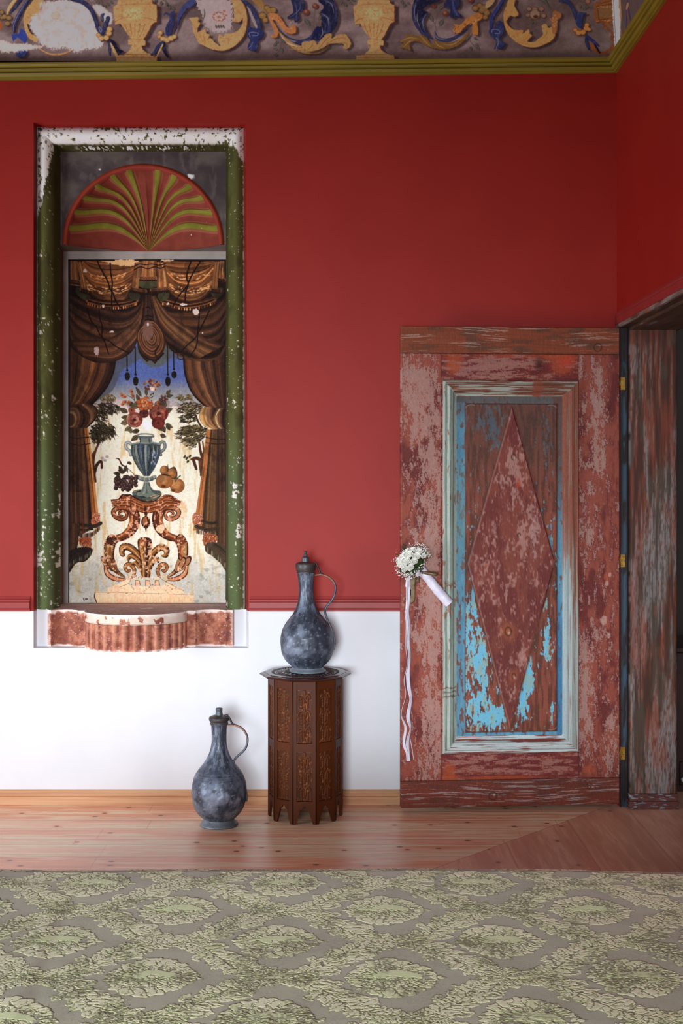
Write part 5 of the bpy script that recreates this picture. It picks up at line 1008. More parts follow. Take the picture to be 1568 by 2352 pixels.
# ---------------------------------------------------------------- the pine floor, in metres
def paint_floor():
    sc = 400.
    c = Cv(-3.5, -2.75, 1.75, .05, sc); X, Y = c.X, c.Y
    W = [0.012, -.142, -.275, -.40, -.545, -.62, -.78, -.93, -1.08, -1.24, -1.40, -1.55, -1.69, -1.85, -2.0, -2.16, -2.3, -2.46, -2.6]     # board joints across Y
    def board(u, v, edges, seed, lens):
        idx = np.zeros(u.shape, int); dist = np.full(u.shape, 9.)
        for i, e in enumerate(edges): idx += (v < e); dist = np.minimum(dist, np.abs(v - e))
        im = np.zeros(u.shape + (3,))
        tone = _hash(idx, idx * 0 + 3, seed); n1 = fbm(u * 5 + idx * 7.3, v * 60 + idx * 3.1 + 1.3 * fbm(u * 3, v * 8, seed + 2), seed, 4); n2 = fbm(u * 2.2 + idx * 11, v * 14, seed + 4, 3); n3 = fbm(u * 14 + idx, v * 220, seed + 6, 3)
        im = mix((204, 164, 140), (186, 134, 108), tone); im = mix(im, (222, 188, 166), ss(.45, .62, n1) * .6); im = mix(im, (166, 110, 88), ss(.52, .7, n2) * .45); im = mix(im, (150, 100, 82), ss(.6, .75, n3) * .28)
        im = mix(im, (228, 200, 182), np.exp(-((np.abs(dist) - .014) / .006) ** 2) * .35 * (idx % 2 == 0))
        im = mix(im, (86, 56, 46), np.exp(-(dist / .0011) ** 2) * .65)
        # board ends
        L = lens; o = _hash(idx, idx * 0 + 8, seed) * L; e = (u + o) % L; e = np.minimum(e, L - e); im = mix(im, (96, 64, 52), np.exp(-(e / .0012) ** 2) * .45)
        # knots
        for k in range(2):
            cell = .16; gx = np.floor(u / cell); hx = _hash(gx, idx * 5 + k, seed + 21); hy = _hash(gx, idx * 5 + k, seed + 22); hp = _hash(gx, idx * 5 + k, seed + 23)
            ed = np.array(edges + [-9.]); top = np.array([9.] + list(edges))[idx]; 
            top = np.where(idx == 0, edges[0], top); cy = top - .02 - hy * .09; cx = (gx + .2 + .6 * hx) * cell; r = .004 + .005 * hp
            d = np.hypot((u - cx) / 1.3, v - cy); im = mix(im, (158, 100, 78), np.exp(-(d / (r * 1.9)) ** 2) * .5 * (hp > .74)); im = mix(im, (84, 56, 52), ss(1.15, .8, d / r) * .8 * (hp > .74))
        return im
    A = board(X, Y, W, 1, 1.7)
    ed = [1.575, 1.272, .975, .675, .375, .075, -.225, -.525, -.825, -1.125, -1.425]; B = board(Y, X, ed, 5, 2.3)
    # boards turn by a mitre in front of the doorway
    right = (X > .973 + (Y + .28) * .95)
    dm = np.abs(X - .973 - (Y + .28) * .95) / 1.4
    B = mix(B, (150, 96, 80), .42)
    c.im = np.where(right[..., None], B, A); c.im = mix(c.im, (90, 58, 48), np.exp(-(dm / .0014) ** 2) * .6)
    return c
# ================================================================ structure
XR = XX(1416)                                # face of the right wall
XL = -3.4
# ---- back wall with the niche opening (corners slightly out of true, as in the old building)
Zd = ZZ(1404)                                # colour change at the bottom of the dado rail
ntl, ntr, nbr, nbl = W(77, 281), W(564, 284), W(571, 1488), W(77, 1488)
def onedge(a, b, z): t = (z - a[2]) / (b[2] - a[2]); return a + (b - a) * t
dl, dr = onedge(nbl, ntl, Zd), onedge(nbr, ntr, Zd); ZT = 3.32
V = np.array([(XL, 0, 0), (XL, 0, Zd), (XL, 0, ZT), nbl, dl, ntl, nbr, dr, ntr, (XR + .24, 0, 0), (XR + .24, 0, Zd), (XR + .24, 0, ZT), (nbl[0], 0, 0), (nbr[0], 0, 0), (ntl[0], 0, ZT), (ntr[0], 0, ZT)])
F = [(0, 12, 3, 4, 1), (1, 4, 5, 14, 2), (12, 13, 6, 3), (13, 9, 10, 7, 6), (7, 10, 11, 15, 8), (5, 8, 15, 14)]
n = len(V); V2 = np.concatenate([V, V + (0, .045, 0)])
# the reveal is splayed a little: its inner corners at the back
rtl, rtr, rbr, rbl = W(84.5, 292.5, .055), W(559.5, 293.5, .055), W(565.5, 1484, .055), W(84.5, 1484, .055); rdl, rdr = onedge(rbl, rtl, Zd), onedge(rbr, rtr, Zd)
for i_, q_ in ((3, rbl), (4, rdl), (5, rtl), (6, rbr), (7, rdr), (8, rtr)): V2[n + i_] = V[i_] + (q_ - V[i_]) * (.045 / .055)
F2 = F + [tuple(i + n for i in f[::-1]) for f in F]; mi = [1, 0, 1, 1, 0, 0] + [1] * 6
for a, b, m in ((3, 4, 1), (4, 5, 0), (5, 8, 0), (8, 7, 0), (7, 6, 1), (6, 3, 1)): F2.append((a, b, b + n, a + n)); mi.append(m)
tag(mk('wall_back', V2, F2, [M['red'], M['white']], mi=mi), 'deep red wall with a white painted lower part and a tall niche', 'wall', kind='structure')
# ---- right wall with the doorway, door frame
b = MB(); T = .245; DH = 2.10
b.box(XR, XR + T, -.055, .0, 0, ZT).box(XR, XR + T, -1.12, -.055, DH + .02, ZT).box(XR, XR + T, -7.4, -1.12, 0, ZT)
b.build('wall_right', M['red']); tag(bpy.data.objects['wall_right'], 'red wall beside the open doorway', 'wall', kind='structure')
b = MB().box(XL - .2, XL, -7.4, 0, 0, .5, 1).box(XL - .2, XL, -7.4, 0, 2.1, ZT)
for y0, y1 in ((-7.4, -5.3), (-3.95, -3.0), (-1.6, 0)): b.box(XL - .2, XL, y0, y1, .5, 2.1)
tag(b.build('wall_left', [M['red'], M['white']]), kind='structure')
b = MB().box(XL, XR + T, -7.6, -7.4, 0, .5, 1).box(XL, XR + T, -7.6, -7.4, 2.1, ZT).box(XL, -2.05, -7.6, -7.4, .5, 2.1).box(-.35, XR + T, -7.6, -7.4, .5, 2.1)
tag(b.build('wall_front', [M['red'], M['white']]), kind='structure')
tag(MB().box(XL, XR + 2.6, -7.6, .9, 3.9, 3.95).build('ceiling', M['ceil']), kind='structure')
# ---- floor
fc = paint_floor()
xs = np.r_[np.linspace(XL - .1, -1.76, 190), np.linspace(-1.74, 1.74, 1300), np.linspace(1.77, 3.9, 8)]; ys = np.r_[np.linspace(-7.5, -2.8, 6), np.linspace(-2.7, -1.16, 170), np.linspace(-1.14, .04, 400), np.linspace(.06, .85, 4)]
FX, FY = np.meshgrid(xs, ys); colf = fc.sample(FX, FY)
out = ((FX > 1.745) | (FY < -2.74) | (FY > .045)); colf[out] = (190, 142, 116)
tag(grid('floor', np.stack([FX, FY, 0 * FX], -1), M['vcf'], col=colf, gain=(1.85, 1.75, 1.58)), 'honey coloured pine floorboards with knots', 'floor', kind='structure')
# ---- pine baseboard along the back wall
prof = [(0, 0), (-.022, 0), (-.022, .034), (-.015, .037), (-.015, .041), (-.019, .043), (-.019, .047), (-.010, .050), (-.010, .055), (-.006, .061), (0, .0625)]
b = MB(); b.prism(prof, 'x', XL, XX(925)); tag(b.build('baseboard_back', M['pine']), 'pine baseboard below the white wall', 'baseboard', kind='structure')
# ---- red dado rail either side of the niche
prof = [(0, 0), (-.010, 0), (-.010, .008), (-.014, .010), (-.018, .016), (-.018, .040), (-.014, .045), (-.014, .050), (-.008, .056), (-.004, .0665), (0, .0665)]
for k, (a, c_) in enumerate(((XL, XX(70)), (XX(573), XR))):
    b = MB(); b.prism([(y, z + Zd) for y, z in prof], 'x', a, c_)
    tag(b.build('trim_%d' % (k + 1), M['redtrim']), ['red dado rail at the left of the niche', 'red dado rail between the niche and the door'][k], 'dado rail', kind='structure')
# ---- cornice: the left end hangs a little lower
def cornice(name, pts, ends, label):
    (A, za, ha), (B, zb, hb), nrm = ends; V = []; A = np.array(A); B = np.array(B); nrm = np.array(nrm)
    for P, z0, h in ((A, za, ha), (B, zb, hb)):
        for o, v in pts: V.append((P[0] + nrm[0] * o, P[1] + nrm[1] * o, z0 + v * h))
    n = len(pts); F = [list(range(n))[::-1], list(range(n, 2 * n))] + [(i, (i + 1) % n, n + (i + 1) % n, n + i) for i in range(n)]
    o = mk(name, V, F, M['olive']); tag(o, label, 'cornice', kind='structure')
cp = [(0, 0), (.014, 0), (.014, .12), (.024, .16), (.030, .36), (.022, .40), (.022, .46), (.036, .50), (.038, .66), (.030, .70), (.044, .76), (.050, .88), (.050, 1.0), (0, 1.0)]
zl, zr = ZZ(186), ZZ(168); sl = (zr - zl) / (XX(1416) - XX(0)); zL = zl + (XL - XX(0)) * sl
cornice('trim_3', cp, (((XL, 0), zL, .072), ((XR, 0), zr, .054), (0, -1)), 'olive green cornice moulding under the painted frieze on the back wall')
cornice('trim_4', cp, (((XR, -7.3), zr + .02, .054), ((XR, 0), zr, .054), (-1, 0)), 'olive green cornice moulding running up the right wall')
# ---- painted friezes above the cornice, leaning slightly into the room
KL = 14.0; zb0 = zr + .054
fz = paint_frieze(1.0)
def lean_pt(px, py):
    a = (VY - py) / FP; y = -(CZ + CD * a - zb0) / (KL + a); return W(px, py, np.minimum(y, 0))
gx, gy = np.meshgrid(np.r_[np.linspace(-990, -61, 470), np.linspace(-60, 1475, 1500)], np.linspace(-70, 150, 220)); P = lean_pt(gx, gy); colr = fz.sample(np.where(gx < -20, (gx + 20) % 548 + 528 - 0.0, gx), gy)
bot = 146 + (131 - 146) * gx / 1416.
# dusty brown bead right above the cornice
bead = ss(-1, 1, gy - bot); colr = mix(colr, (112, 92, 76), bead); colr = mix(colr, (58, 44, 34), ss(4.5, 8, gy - bot) * .7)
colr = mix(colr, (226, 208, 200), (np.exp(-((gy - bot - 7) / 1.6) ** 2) * ss(.66, .72, fbm(gx / 9, gy / 4, 91, 3))))
P[..., 1] -= .010 * np.sin(np.clip((gy - bot) / 8, 0, 1) * math.pi)
# loss of paint along the mitred corner
lx = 1404.6 + (gy / 127.) * 8; rx = 1424 + 0 * gy; e_ = (fbm(gx / 3, gy / 3, 92, 4) - .5) * 5
colr = mix(colr, (222, 206, 196), ss(-1, 1, gx - lx + e_) * (1 - .25 * ss(.5, .7, fbm(gx / 2, gy / 14, 93))[...]))
P[..., 0] = np.minimum(P[..., 0], XR + P[..., 1] * 1.0 + .0)
tag(grid('painted_frieze', P, M['vc'], col=colr, gain=(2.1, 2.0, 2.0), flip=True), 'painted frieze of urns, blue leaves and golden scrolls along the back wall', 'frieze', 'painted friezes above the cornice')
c = Cv(0, 0, 360, 62, 3.2, (96, 78, 74))      # centimetre-like units: u = 5 mm along the wall, v = 5 mm up
c.tex(8, 6, 2); X, Y = c.X, c.Y
for pts, col_ in (([(-2, 0), (5, 0), (22, 6), (24, 14), (20, 22), (25, 30), (26, 62), (-2, 62)], (138, 90, 56)), ([(10, 18), (20, 22), (24, 30), (24, 62), (14, 62)], (176, 134, 92))): c.poly(pts, col_, sm=False, rough=.6)
c.line([(40, 62), (48, 42), (46, 30)], [5, 4, 3], (54, 60, 104)); c.line([(44, 28), (38, 14)], [3, 2], (50, 54, 96)); c.line([(48, 28), (54, 16)], [4, 2], (50, 54, 96)); c.ell(46, 30, 5, 2.4, (170, 120, 90)); c.line([(47, 26), (46, 10)], 3, (120, 76, 50))
for r_, cc in ((26, (70, 40, 30)), (24, (160, 98, 44)), (19, (206, 160, 96)), (17, (150, 88, 40)), (12, (110, 90, 80)), (10, (170, 110, 50))): c.ell(92, 62, r_, r_ * 1.05, cc)
for k in range(3):
    x = 150 + 60 * k; c.ell(x, 40, 16, 14, (160, 110, 60)); c.ell(x, 40, 11, 9, (96, 78, 74)); c.line([(x + 22, 62), (x + 30, 36), (x + 26, 16)], [4, 5, 2], (54, 60, 104))
c.im = mix(c.im, (224, 208, 198), ss(19, 16, X + (fbm(X / 4, Y / 4, 4) - .5) * 8) * 1.0)
uu, vv = np.meshgrid(np.linspace(0, 360, 900), np.linspace(0, 62, 200)); dd_ = uu * .005
P = np.stack([XR - vv * .005 / KL, -dd_ - .004 - vv * .005 / KL * 1.0, zb0 + vv * .005], -1)
tag(grid('painted_frieze', P, M['vc'], col=c.sample(uu, vv), gain=1.7, flip=True), 'short painted frieze above the right wall, around the corner from the long one', 'frieze', 'painted friezes above the cornice')
# the plain upper walls behind and above the friezes
tag(MB().box(XL, XR + T, .002, .12, 3.27, 3.9).build('wall_back_upper', M['ceil']), kind='structure')
tag(MB().box(XL, XR + T, .345, .5, 0, 3.27).build('wall_back_light_block', M['white']), kind='structure')  # unseen box added behind the niche to block light leaking in
tag(MB().box(XR + .004, XR + T, -7.4, 0, ZT, 3.9).build('wall_right_upper', M['ceil']), kind='structure')
# ---- door frame in the right wall
JX0, JX1, JY = 1.284, 1.489, -.093
jc = paint_jamb(1.0)
def jgrid(x0, x1, z0, z1, y, u0, u1, name, parent, gain=1.2, seed=0):
    gu, gz = np.meshgrid(np.linspace(0, 1, 60), np.linspace(0, 1, 420)); X_ = x0 + gu * (x1 - x0); Z_ = z1 + gz * (z0 - z1)
    return np.stack([X_, np.full_like(X_, y), Z_], -1), jc.sample(u0 + gu * (u1 - u0), gz * 1110)
fr = empty('trim_5', (XR + .05, -.05, 0)); tag(fr, 'weathered wooden door frame with brushed bluish wash', 'door frame', kind='structure')
P, cj = jgrid(JX0, JX1, 0.0, 2.087, JY, 0, 112, 'jamb', fr)
eg = np.minimum(P[..., 0] - JX0, JX1 - P[..., 0]); P[..., 1] += .006 * np.clip(1 - eg / .008, 0, 1) ** 2
P = np.concatenate([P[:, :1] + (0, .05, 0), P, P[:, -1:] + (0, .25, 0)], 1); cj = np.concatenate([cj[:, :1], cj, cj[:, -1:] * .4], 1)
grid('jamb', P, M['vcw'], fr, cj, (1.0, .82, .72), flip=True)
# rebate strip where the hinges sit
rc = paint_jamb(1.0, 30, 1110, 3); gu, gz = np.meshgrid(np.linspace(0, 1, 16), np.linspace(0, 1, 300))
P = np.stack([XR + gu * (JX0 - XR), np.full_like(gu, -.0575), 2.10 - gz * 2.10], -1)
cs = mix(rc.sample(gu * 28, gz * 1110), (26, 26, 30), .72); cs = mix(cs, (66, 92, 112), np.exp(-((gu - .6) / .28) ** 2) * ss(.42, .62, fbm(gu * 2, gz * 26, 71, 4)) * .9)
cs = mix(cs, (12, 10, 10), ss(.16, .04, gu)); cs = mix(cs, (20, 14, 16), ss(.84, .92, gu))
grid('rebate', P, M['vcw'], fr, cs, 1.2, flip=True)
b = MB(); b.box(JX0 - .005, JX1 + .003, JY - .010, JY + .05, 0, .034, b=.003).box(JX0 - .002, JX1 + .001, JY - .007, JY + .05, .034, .052, b=.003).box(JX0 - .005, JX1 + .003, JY - .009, JY + .05, .052, .066, b=.003)
b.build('plinth_block', mat_noise('plinth_paint', (84, 48, 44), (112, 60, 50), 20, .5, .4, c3=(140, 150, 160), s3=26, t3=(.56, .64), stretch=(1, 1, 4)), fr)
wood = mat_noise('dark_weathered_board', (62, 46, 36), (92, 66, 50), 10, .55, .3, stretch=(3, .4, 3), c3=(128, 124, 120), s3=12, t3=(.58, .70))
MB().box(XR + .001, JX0 + .001, -1.12, -.05, DH, DH + .04).box(JX0, JX1 + .01, -1.12, -.05, 2.087, DH + .04).build('lintel', wood, fr)
MB().box(XR, JX1, -1.13, -1.10, 0, DH).build('jamb', wood, fr)
b = MB().box(XR - .008, XR + .002, -1.2, -.012, DH + .001, DH + .018); b.build('casing_edge', mat_noise('weathered_edge', (96, 64, 50), (150, 140, 134), 14, .5, .3, stretch=(3, .5, 3), c3=(150, 70, 34), s3=8, t3=(.6, .7)), fr)
b = MB(); b.prism([(XR + .001, DH + .0185), (XR - .010, DH + .0185), (XR - .010, DH + .05), (XR - .006, DH + .054), (XR - .008, DH + .062), (XR - .004, DH + .075), (XR + .001, DH + .078)], 'y', -1.2, -.010)
b.build('casing', M['redtrim'], fr)
for z in (ZZ(881, -.06), ZZ(1288, -.06), ZZ(1730, -.06)):
    b = MB().box(XR + .001, XR + .024, -.0625, -.0578, z - .028, z + .028, b=.0012); h = b.build('hinge', M['brass'], fr)
    b = MB()
    for dx, dz in ((.009, .018), (.016, 0), (.009, -.018)): b.ball((XR + dx, -.0628, z + dz), .0028, 2, sq=(1, .4, 1))
    b.build('screw', M['steel'], h, smooth=True)
    MB().tube([(XR - .001, -.066, z - .03), (XR - .001, -.066, z + .03)], .004, 12).build('knuckle', M['brass'], h, smooth=True)
# ---- the room beyond the doorway
tag(MB().box(XR + T, 4.0, .75, .85, 0, 3.4).box(3.9, 4.0, -3, .85, 0, 3.4).build('wall_hall', M['hall']), 'dim grey wall of the next room', 'wall', kind='structure')
cb = empty('cabinet', (1.95, .35, 0)); tag(cb, 'low dark wooden cabinet seen past the door jamb in the next room', 'cabinet')
MB().box(1.545, 2.45, .2, .6, .03, .64, b=.006).build('body', M['dark'], cb); MB().box(1.53, 2.47, .185, .61, .64, .665, b=.006).build('top', M['dark'], cb)
for x in (1.56, 2.40): MB().box(x, x + .04, .21, .25, 0, .03).build('leg', M['dark'], cb)
dv = MB().box(1.60, 2.0, .188, .2, .16, .60, b=.004).build('door', M['dark'], cb); MB().box(1.64, 1.96, .182, .19, .2, .56, b=.006).build('panel', M['dark'], dv)
dv = MB().box(1.58, 2.42, .188, .2, .034, .14, b=.004).build('drawer', M['dark'], cb); MB().ball((1.592, .176, .062), .0115, 3).build('knob', M['porc'], dv, smooth=True)
# ================================================================ the niche
Y1, Y2, YP = .055, .13, .30
NC = -.872; NW = .400; ZU = ZZ(562, Y2)       # axis, half width, underside above the painted panel
ni = empty('wall_niche', (NC, 0, ZZ(1488))); tag(ni, 'tall wall niche framed by a peeling white and green moulding with a fan-shaped shell top', 'niche')
b = MB()
def q4(a, b_, c_, d, m=0): b.add([a, b_, c_, d], [(0, 1, 2, 3)], m)
dy = np.array((0, .0105 + .0445, 0)); f0 = np.array((0, .045, 0))
tl, tr, br_, bl_ = ntl, ntr, nbr, nbl
mid = {k_: a_ + (b_ - a_) * (.045 / .055) for k_, (a_, b_) in dict(tl=(ntl, rtl), dl=(dl, rdl), bl=(nbl, rbl), tr=(ntr, rtr), dr=(dr, rdr), br=(nbr, rbr)).items()}
bk = dict(tl=rtl, dl=rdl, bl=rbl, tr=rtr, dr=rdr, br=rbr)
for a_, b_, m_ in (('tl', 'tr', 0), ('dl', 'tl', 0), ('bl', 'dl', 1), ('tr', 'dr', 0), ('dr', 'br', 1), ('br', 'bl', 1)): q4(mid[a_], mid[b_], bk[b_], bk[a_], m_)
# white backing behind the shelf ends
q4(rbl, rbr, (rbr[0], Y1, ZZ(1400, .03) - .001), (rbl[0], Y1, ZZ(1400, .03) - .001), 1)
for v in b.v: v[:] = v + (v[:, 1:2] * 0)
o = b.build('reveal', [M['red'], M['white']], ni)
# rolled moulding, mitred at the upper corners; peeling white over green
def roll():
    OL, OR_, OT, OB = XX(84.2, Y1), XX(561.5, Y1), ZZ(292, Y1), ZZ(1399, Y1); wd_ = .090
    t = np.linspace(0, 1, 34); prof_y = np.where(t < .76, Y1 + .004 - .030 * np.sin(np.clip(t / .76, 0, 1) * math.pi) ** .75, Y1 + .004 + (Y2 - Y1 - .004) * ((t - .76) / .24) ** .8)
    inset = np.where(t < .76, t / .76 * .072, .072 + (t - .76) / .24 * (wd_ - .072)); prof_y[0] += .02; inset[0] -= .002
    nz, nx = 620, 300; zs = np.linspace(0, 1, nz); xs_ = np.linspace(0, 1, nx); Vs = []; Cs = []; Fs = []; n0 = 0
    for part in 'LTR':
        if part == 'T': s_ = xs_[:, None]; ins = inset[None]; Xp = (OL + ins) + ((OR_ - ins) - (OL + ins)) * s_; Zp = OT - ins + 0 * s_
        else:
            s_ = zs[:, None]; ins = inset[None]; Zp = (OT - ins) + (OB - (OT - ins)) * s_; Xp = (OL + ins + 0 * s_) if part == 'L' else (OR_ - ins + 0 * s_)
        Yp = prof_y[None] + 0 * s_
        P_ = np.stack([Xp, Yp, Zp], -1); px = VX + Xp / (CD + Yp) * FP; py = VY + (CZ - Zp) / (CD + Yp) * FP; tt = t[None] + 0 * s_
        P_[..., 1] += (fbm(Xp * 12, Zp * 9, 3, 2) - .5) * .003
        g1 = fbm(Xp * 60, Zp * 14, 5, 4); g2 = fbm(Xp * 90, Zp * 90, 6, 4); g3 = fbm(Xp * 30, Zp * 10, 8, 3)
        green = mix((78, 78, 44), (94, 94, 46), g1); green = mix(green, (50, 46, 26), ss(.5, .7, g3) * .4)
        lowf = ss(900, 1150, py); green = mix(green, (90, 106, 72), lowf * .7)
        wht = mix((240, 226, 218), (250, 246, 240), g1)
        if part == 'T': nw = ss(.80, .76, tt + (g2 - .5) * .06) ; chips = ss(.66, .70, g2 + .12 * ss(430, 540, px) * (tt > .45) + .10 * (tt < .25)); wh = nw * (1 - chips) ; wh = np.maximum(wh, ss(.56, .62, fbm(Xp * 120, Zp * 160, 9, 3)) * (tt > .82) * (tt < .95) * ss(150, 200, px) * ss(500, 440, px))
        elif part == 'L':
            edge = 500 - 140 * np.clip((tt - .15) / .6, 0, 1) ** 1.0 + (g2 - .5) * 60 + 30 * (g1 - .5); edge = np.where(tt < .76, edge, 300)
            wh = ss(4, -4, py - edge) * (tt < .80) * (1 - ss(.62, .66, g2 + .07 * (np.abs(tt - .15) < .1) + .07 * (tt > .6))); wh = np.maximum(wh, ss(.64, .68, g2) * (tt < .08) * .8)
            wh = np.maximum(wh, ss(.06, .02, tt + (g2 - .5) * .06)); wh = np.maximum(wh, ss(.68, .74, g1 * .5 + g2 * .5 + .16 * np.exp(-((py - 1255) / 60) ** 2) + .10 * np.exp(-((py - 1385) / 20) ** 2)) * .8)
        else:
            edge = 325 + 55 * np.clip(1 - (tt - .0) / .55, 0, 1) + (g2 - .5) * 24; edge = np.where(tt > .55, 300 + 36 * (tt < .7), edge)
            wh = ss(3, -3, py - edge) * (1 - ss(.70, .74, g2)); wh = np.maximum(wh, ss(.07, .04, tt + (g2 - .5) * .10) * .8)
            wh = np.maximum(wh, ss(.70, .75, g2 * .6 + g1 * .4 + .26 * np.exp(-((py - 1130) / 26) ** 2 - ((tt - .35) / .25) ** 2) + .10 * np.exp(-((py - 1200) / 90) ** 2) * (tt < .4) + .08 * ss(1300, 1390, py)) * .85)
        cc_ = mix(green, wht, wh); cc_ = mix(cc_, (52, 48, 26), (ss(.76, .84, tt) * (1 - wh)) * .55)
        dots = ss(.84, .88, fbm(Xp * 220, Zp * 200, 12, 2)); cc_ = mix(cc_, (230, 226, 210), dots * .8)
        n_ = P_.shape[0]; f = gf(n_, len(t)); Vs.append(P_.reshape(-1, 3)); Cs.append(cc_.reshape(-1, 3)); Fs.append((f if part == 'L' else (f[:, ::-1])) + n0 if part != 'T' else f + n0); n0 += n_ * len(t)
    mk('frame_moulding', np.concatenate(Vs), np.concatenate(Fs), M['vc'], ni, True, np.concatenate(Cs), gain=1.15)
roll()
# arch panel with semicircular opening
RO, RI = .368, .345; th = np.linspace(0, math.pi, 181)
ZTP = ZZ(343, Y2) + .02; rad = []
for a in th:
    ca, sa = math.cos(a), math.sin(a); k = min((NW + .002) / max(abs(ca), 1e-6), (ZTP - ZU) / max(sa, 1e-6)); rad.append(k)
rad = np.array(rad); ss_ = np.linspace(0, 1, 60)[:, None]; r_ = (RO - .002) + (np.maximum(rad, RO) - RO + .002) * ss_
P = np.stack([NC + r_ * np.cos(th), np.full_like(r_, Y2), ZU + r_ * np.sin(th)], -1)
n1 = fbm(P[..., 0] * 9, P[..., 2] * 12, 4, 5); cc_ = mix((66, 56, 58), (92, 84, 78), ss(.3, .7, n1)); cc_ = mix(cc_, (120, 112, 104), ss(.55, .75, fbm(P[..., 0] * 40, P[..., 2] * 16, 5, 4)) * .35)
lx_, lz_ = NW - np.abs(P[..., 0] - NC), ZTP - .02 - P[..., 2]; cc_ = mix(cc_, (132, 124, 116), np.exp(-((np.minimum(lx_, lz_) - .006) / .004) ** 2) * .7)
x_, z_ = XX(439, Y2), ZZ(406, Y2); dd_ = np.hypot(P[..., 0] - x_, P[..., 2] - z_) + (fbm(P[..., 0] * 150, P[..., 2] * 150, 6) - .5) * .02; cc_ = mix(cc_, (226, 220, 216), ss(.018, .010, dd_))
x_, z_ = XX(229, Y2), ZZ(390, Y2); cc_ = mix(cc_, (220, 214, 208), ss(.006, .003, np.hypot((P[..., 0] - x_) * 1.6, P[..., 2] - z_)))
grid('arch_panel', P, M['vc'], ni, cc_, 1.35, flip=False)
# red rim of the arch
t = np.linspace(0, 1, 12)[:, None]; rr = RO - (RO - RI + .004) * t; yy = Y2 - .010 * np.sin(np.clip(t * 1.2, 0, 1) * math.pi * .85) + .02 * np.clip((t - .8) / .2, 0, 1)
P = np.stack([NC + rr * np.cos(th), yy + 0 * th, ZU + rr * np.sin(th)], -1); cc_ = mix((128, 48, 30), (150, 60, 38), fbm(P[..., 0] * 30, P[..., 2] * 30, 3)); cc_ = mix(cc_, (140, 60, 56), (t > .55) * .7 * np.ones_like(cc_[..., 0]))
grid('arch_rim', P, M['vc'], ni, cc_, 1.25, flip=True)
# fluted shell
nt, ns = 420, 110; th2 = np.linspace(0, math.pi, nt)[None]; s_ = np.linspace(0, 1, ns)[:, None]; D = .165
kk = .125 * np.abs(np.sin(2 * th2)) ** .6 * (1 - .25 * np.abs(np.sin(th2))); Rx, Rz = RI * np.cos(th2), RI * np.sin(th2)
Xp = Rx * (1 - s_); Zp = Rz * (1 - s_) + kk * np.sin(math.pi * s_ ** 1.2); Yp = Y2 + .006 + (D - .008) * np.sin(s_ * math.pi / 2) ** .75
ang = (th2 - math.pi / 2) * 180 / math.pi; bands = np.array([-77, -64, -51, -38, -24, -11, 11, 24, 38, 51, 64, 77.]); bd = np.min(np.abs(ang[..., None] - bands), -1) + 0 * s_
bw = 2.2; ridge = ss(bw * 1.7, bw * .6, bd); valley = .5 - .5 * np.cos(np.clip(bd / 6.6, 0, 1) * math.pi)
Yp = Yp - ridge * .009 * (1 - s_) ** .5 + valley * .012 * (1 - s_)
P = np.stack([NC + Xp, Yp, ZU + np.clip(Zp, 0, None)], -1); nn = fbm(P[..., 0] * 30, P[..., 2] * 30, 7, 4)
redc = mix((112, 48, 38), (138, 66, 52), nn); grn = mix((108, 100, 36), (140, 136, 52), nn); cc_ = mix(redc, grn, ss(bw * 1.5, bw * .8, bd)); cc_ = mix(cc_, (176, 124, 96), np.exp(-((bd - bw * 1.55) / .7) ** 2) * .45)
cc_ = mix(cc_, (214, 206, 190), ss(.93, .96, fbm(P[..., 0] * 130, P[..., 2] * 130, 9, 2)))
grid('shell', P, M['vc'], ni, cc_, 1.2, flip=False)
# underside ledge between arch and painted panel, side faces, border band around the painting
def flat(name, A, B, C_, D_, c1, c2, sc_=20, gain=1.3, n=(60, 60)):
    u, v = np.meshgrid(np.linspace(0, 1, n[0]), np.linspace(0, 1, n[1])); u = u[..., None]; v = v[..., None]; A, B, C_, D_ = map(np.array, (A, B, C_, D_))
    P = (A * (1 - u) + B * u) * (1 - v) + (D_ * (1 - u) + C_ * u) * v; q = fbm(P[..., 0] * sc_ + P[..., 1] * sc_, P[..., 2] * sc_ * .6 + P[..., 1] * sc_, 3, 5); return grid(name, P, M['vc'], ni, mix(c1, c2, q), gain, smooth=False)
x0, x1 = NC - NW, NC + NW; zs0 = ZZ(1400, .03)
# ledge: stops at the curve of the shell
tb = np.linspace(-1, 1, 121); yb = np.interp(tb, [-1, 1], [0, 0]); yfront = np.where(np.abs(tb) * NW < RI, Y2 + .006 + (D - .008) * np.sin((1 - np.abs(tb) * NW / RI).clip(0, 1) * math.pi / 2) ** .75, Y2)
P = np.stack([np.stack([NC + tb * NW, yfront, np.full_like(tb, ZU)], -1), np.stack([NC + tb * NW, np.full_like(tb, YP), np.full_like(tb, ZU)], -1)], 0)
grid('ledge', P, M['vc'], ni, mix((104, 92, 88), (124, 112, 106), fbm(P[..., 0] * 20, P[..., 1] * 20, 2)), 1.3, smooth=False)
flat('side_face', (x0, Y2, zs0), (x0, YP, zs0), (x0, YP, ZU), (x0, Y2, ZU), (98, 78, 68), (120, 98, 88), 14, 1.25); flat('side_face', (x1, YP, zs0), (x1, Y2, zs0), (x1, Y2, ZU), (x1, YP, ZU), (98, 78, 68), (120, 98, 88), 14, 1.25)
pl_, pr_, pt_, pb_ = XX(157, YP), XX(523.5, YP), ZZ(596, YP), zs0
for A, B in (((x0, pl_), (pb_, ZU)), ((pr_, x1), (pb_, ZU)), ((pl_, pr_), (pt_, ZU))):
    flat('border_band', (A[0], YP, B[0]), (A[1], YP, B[0]), (A[1], YP, B[1]), (A[0], YP, B[1]), (140, 130, 124), (176, 168, 160), 26, 1.25, (30, 120))
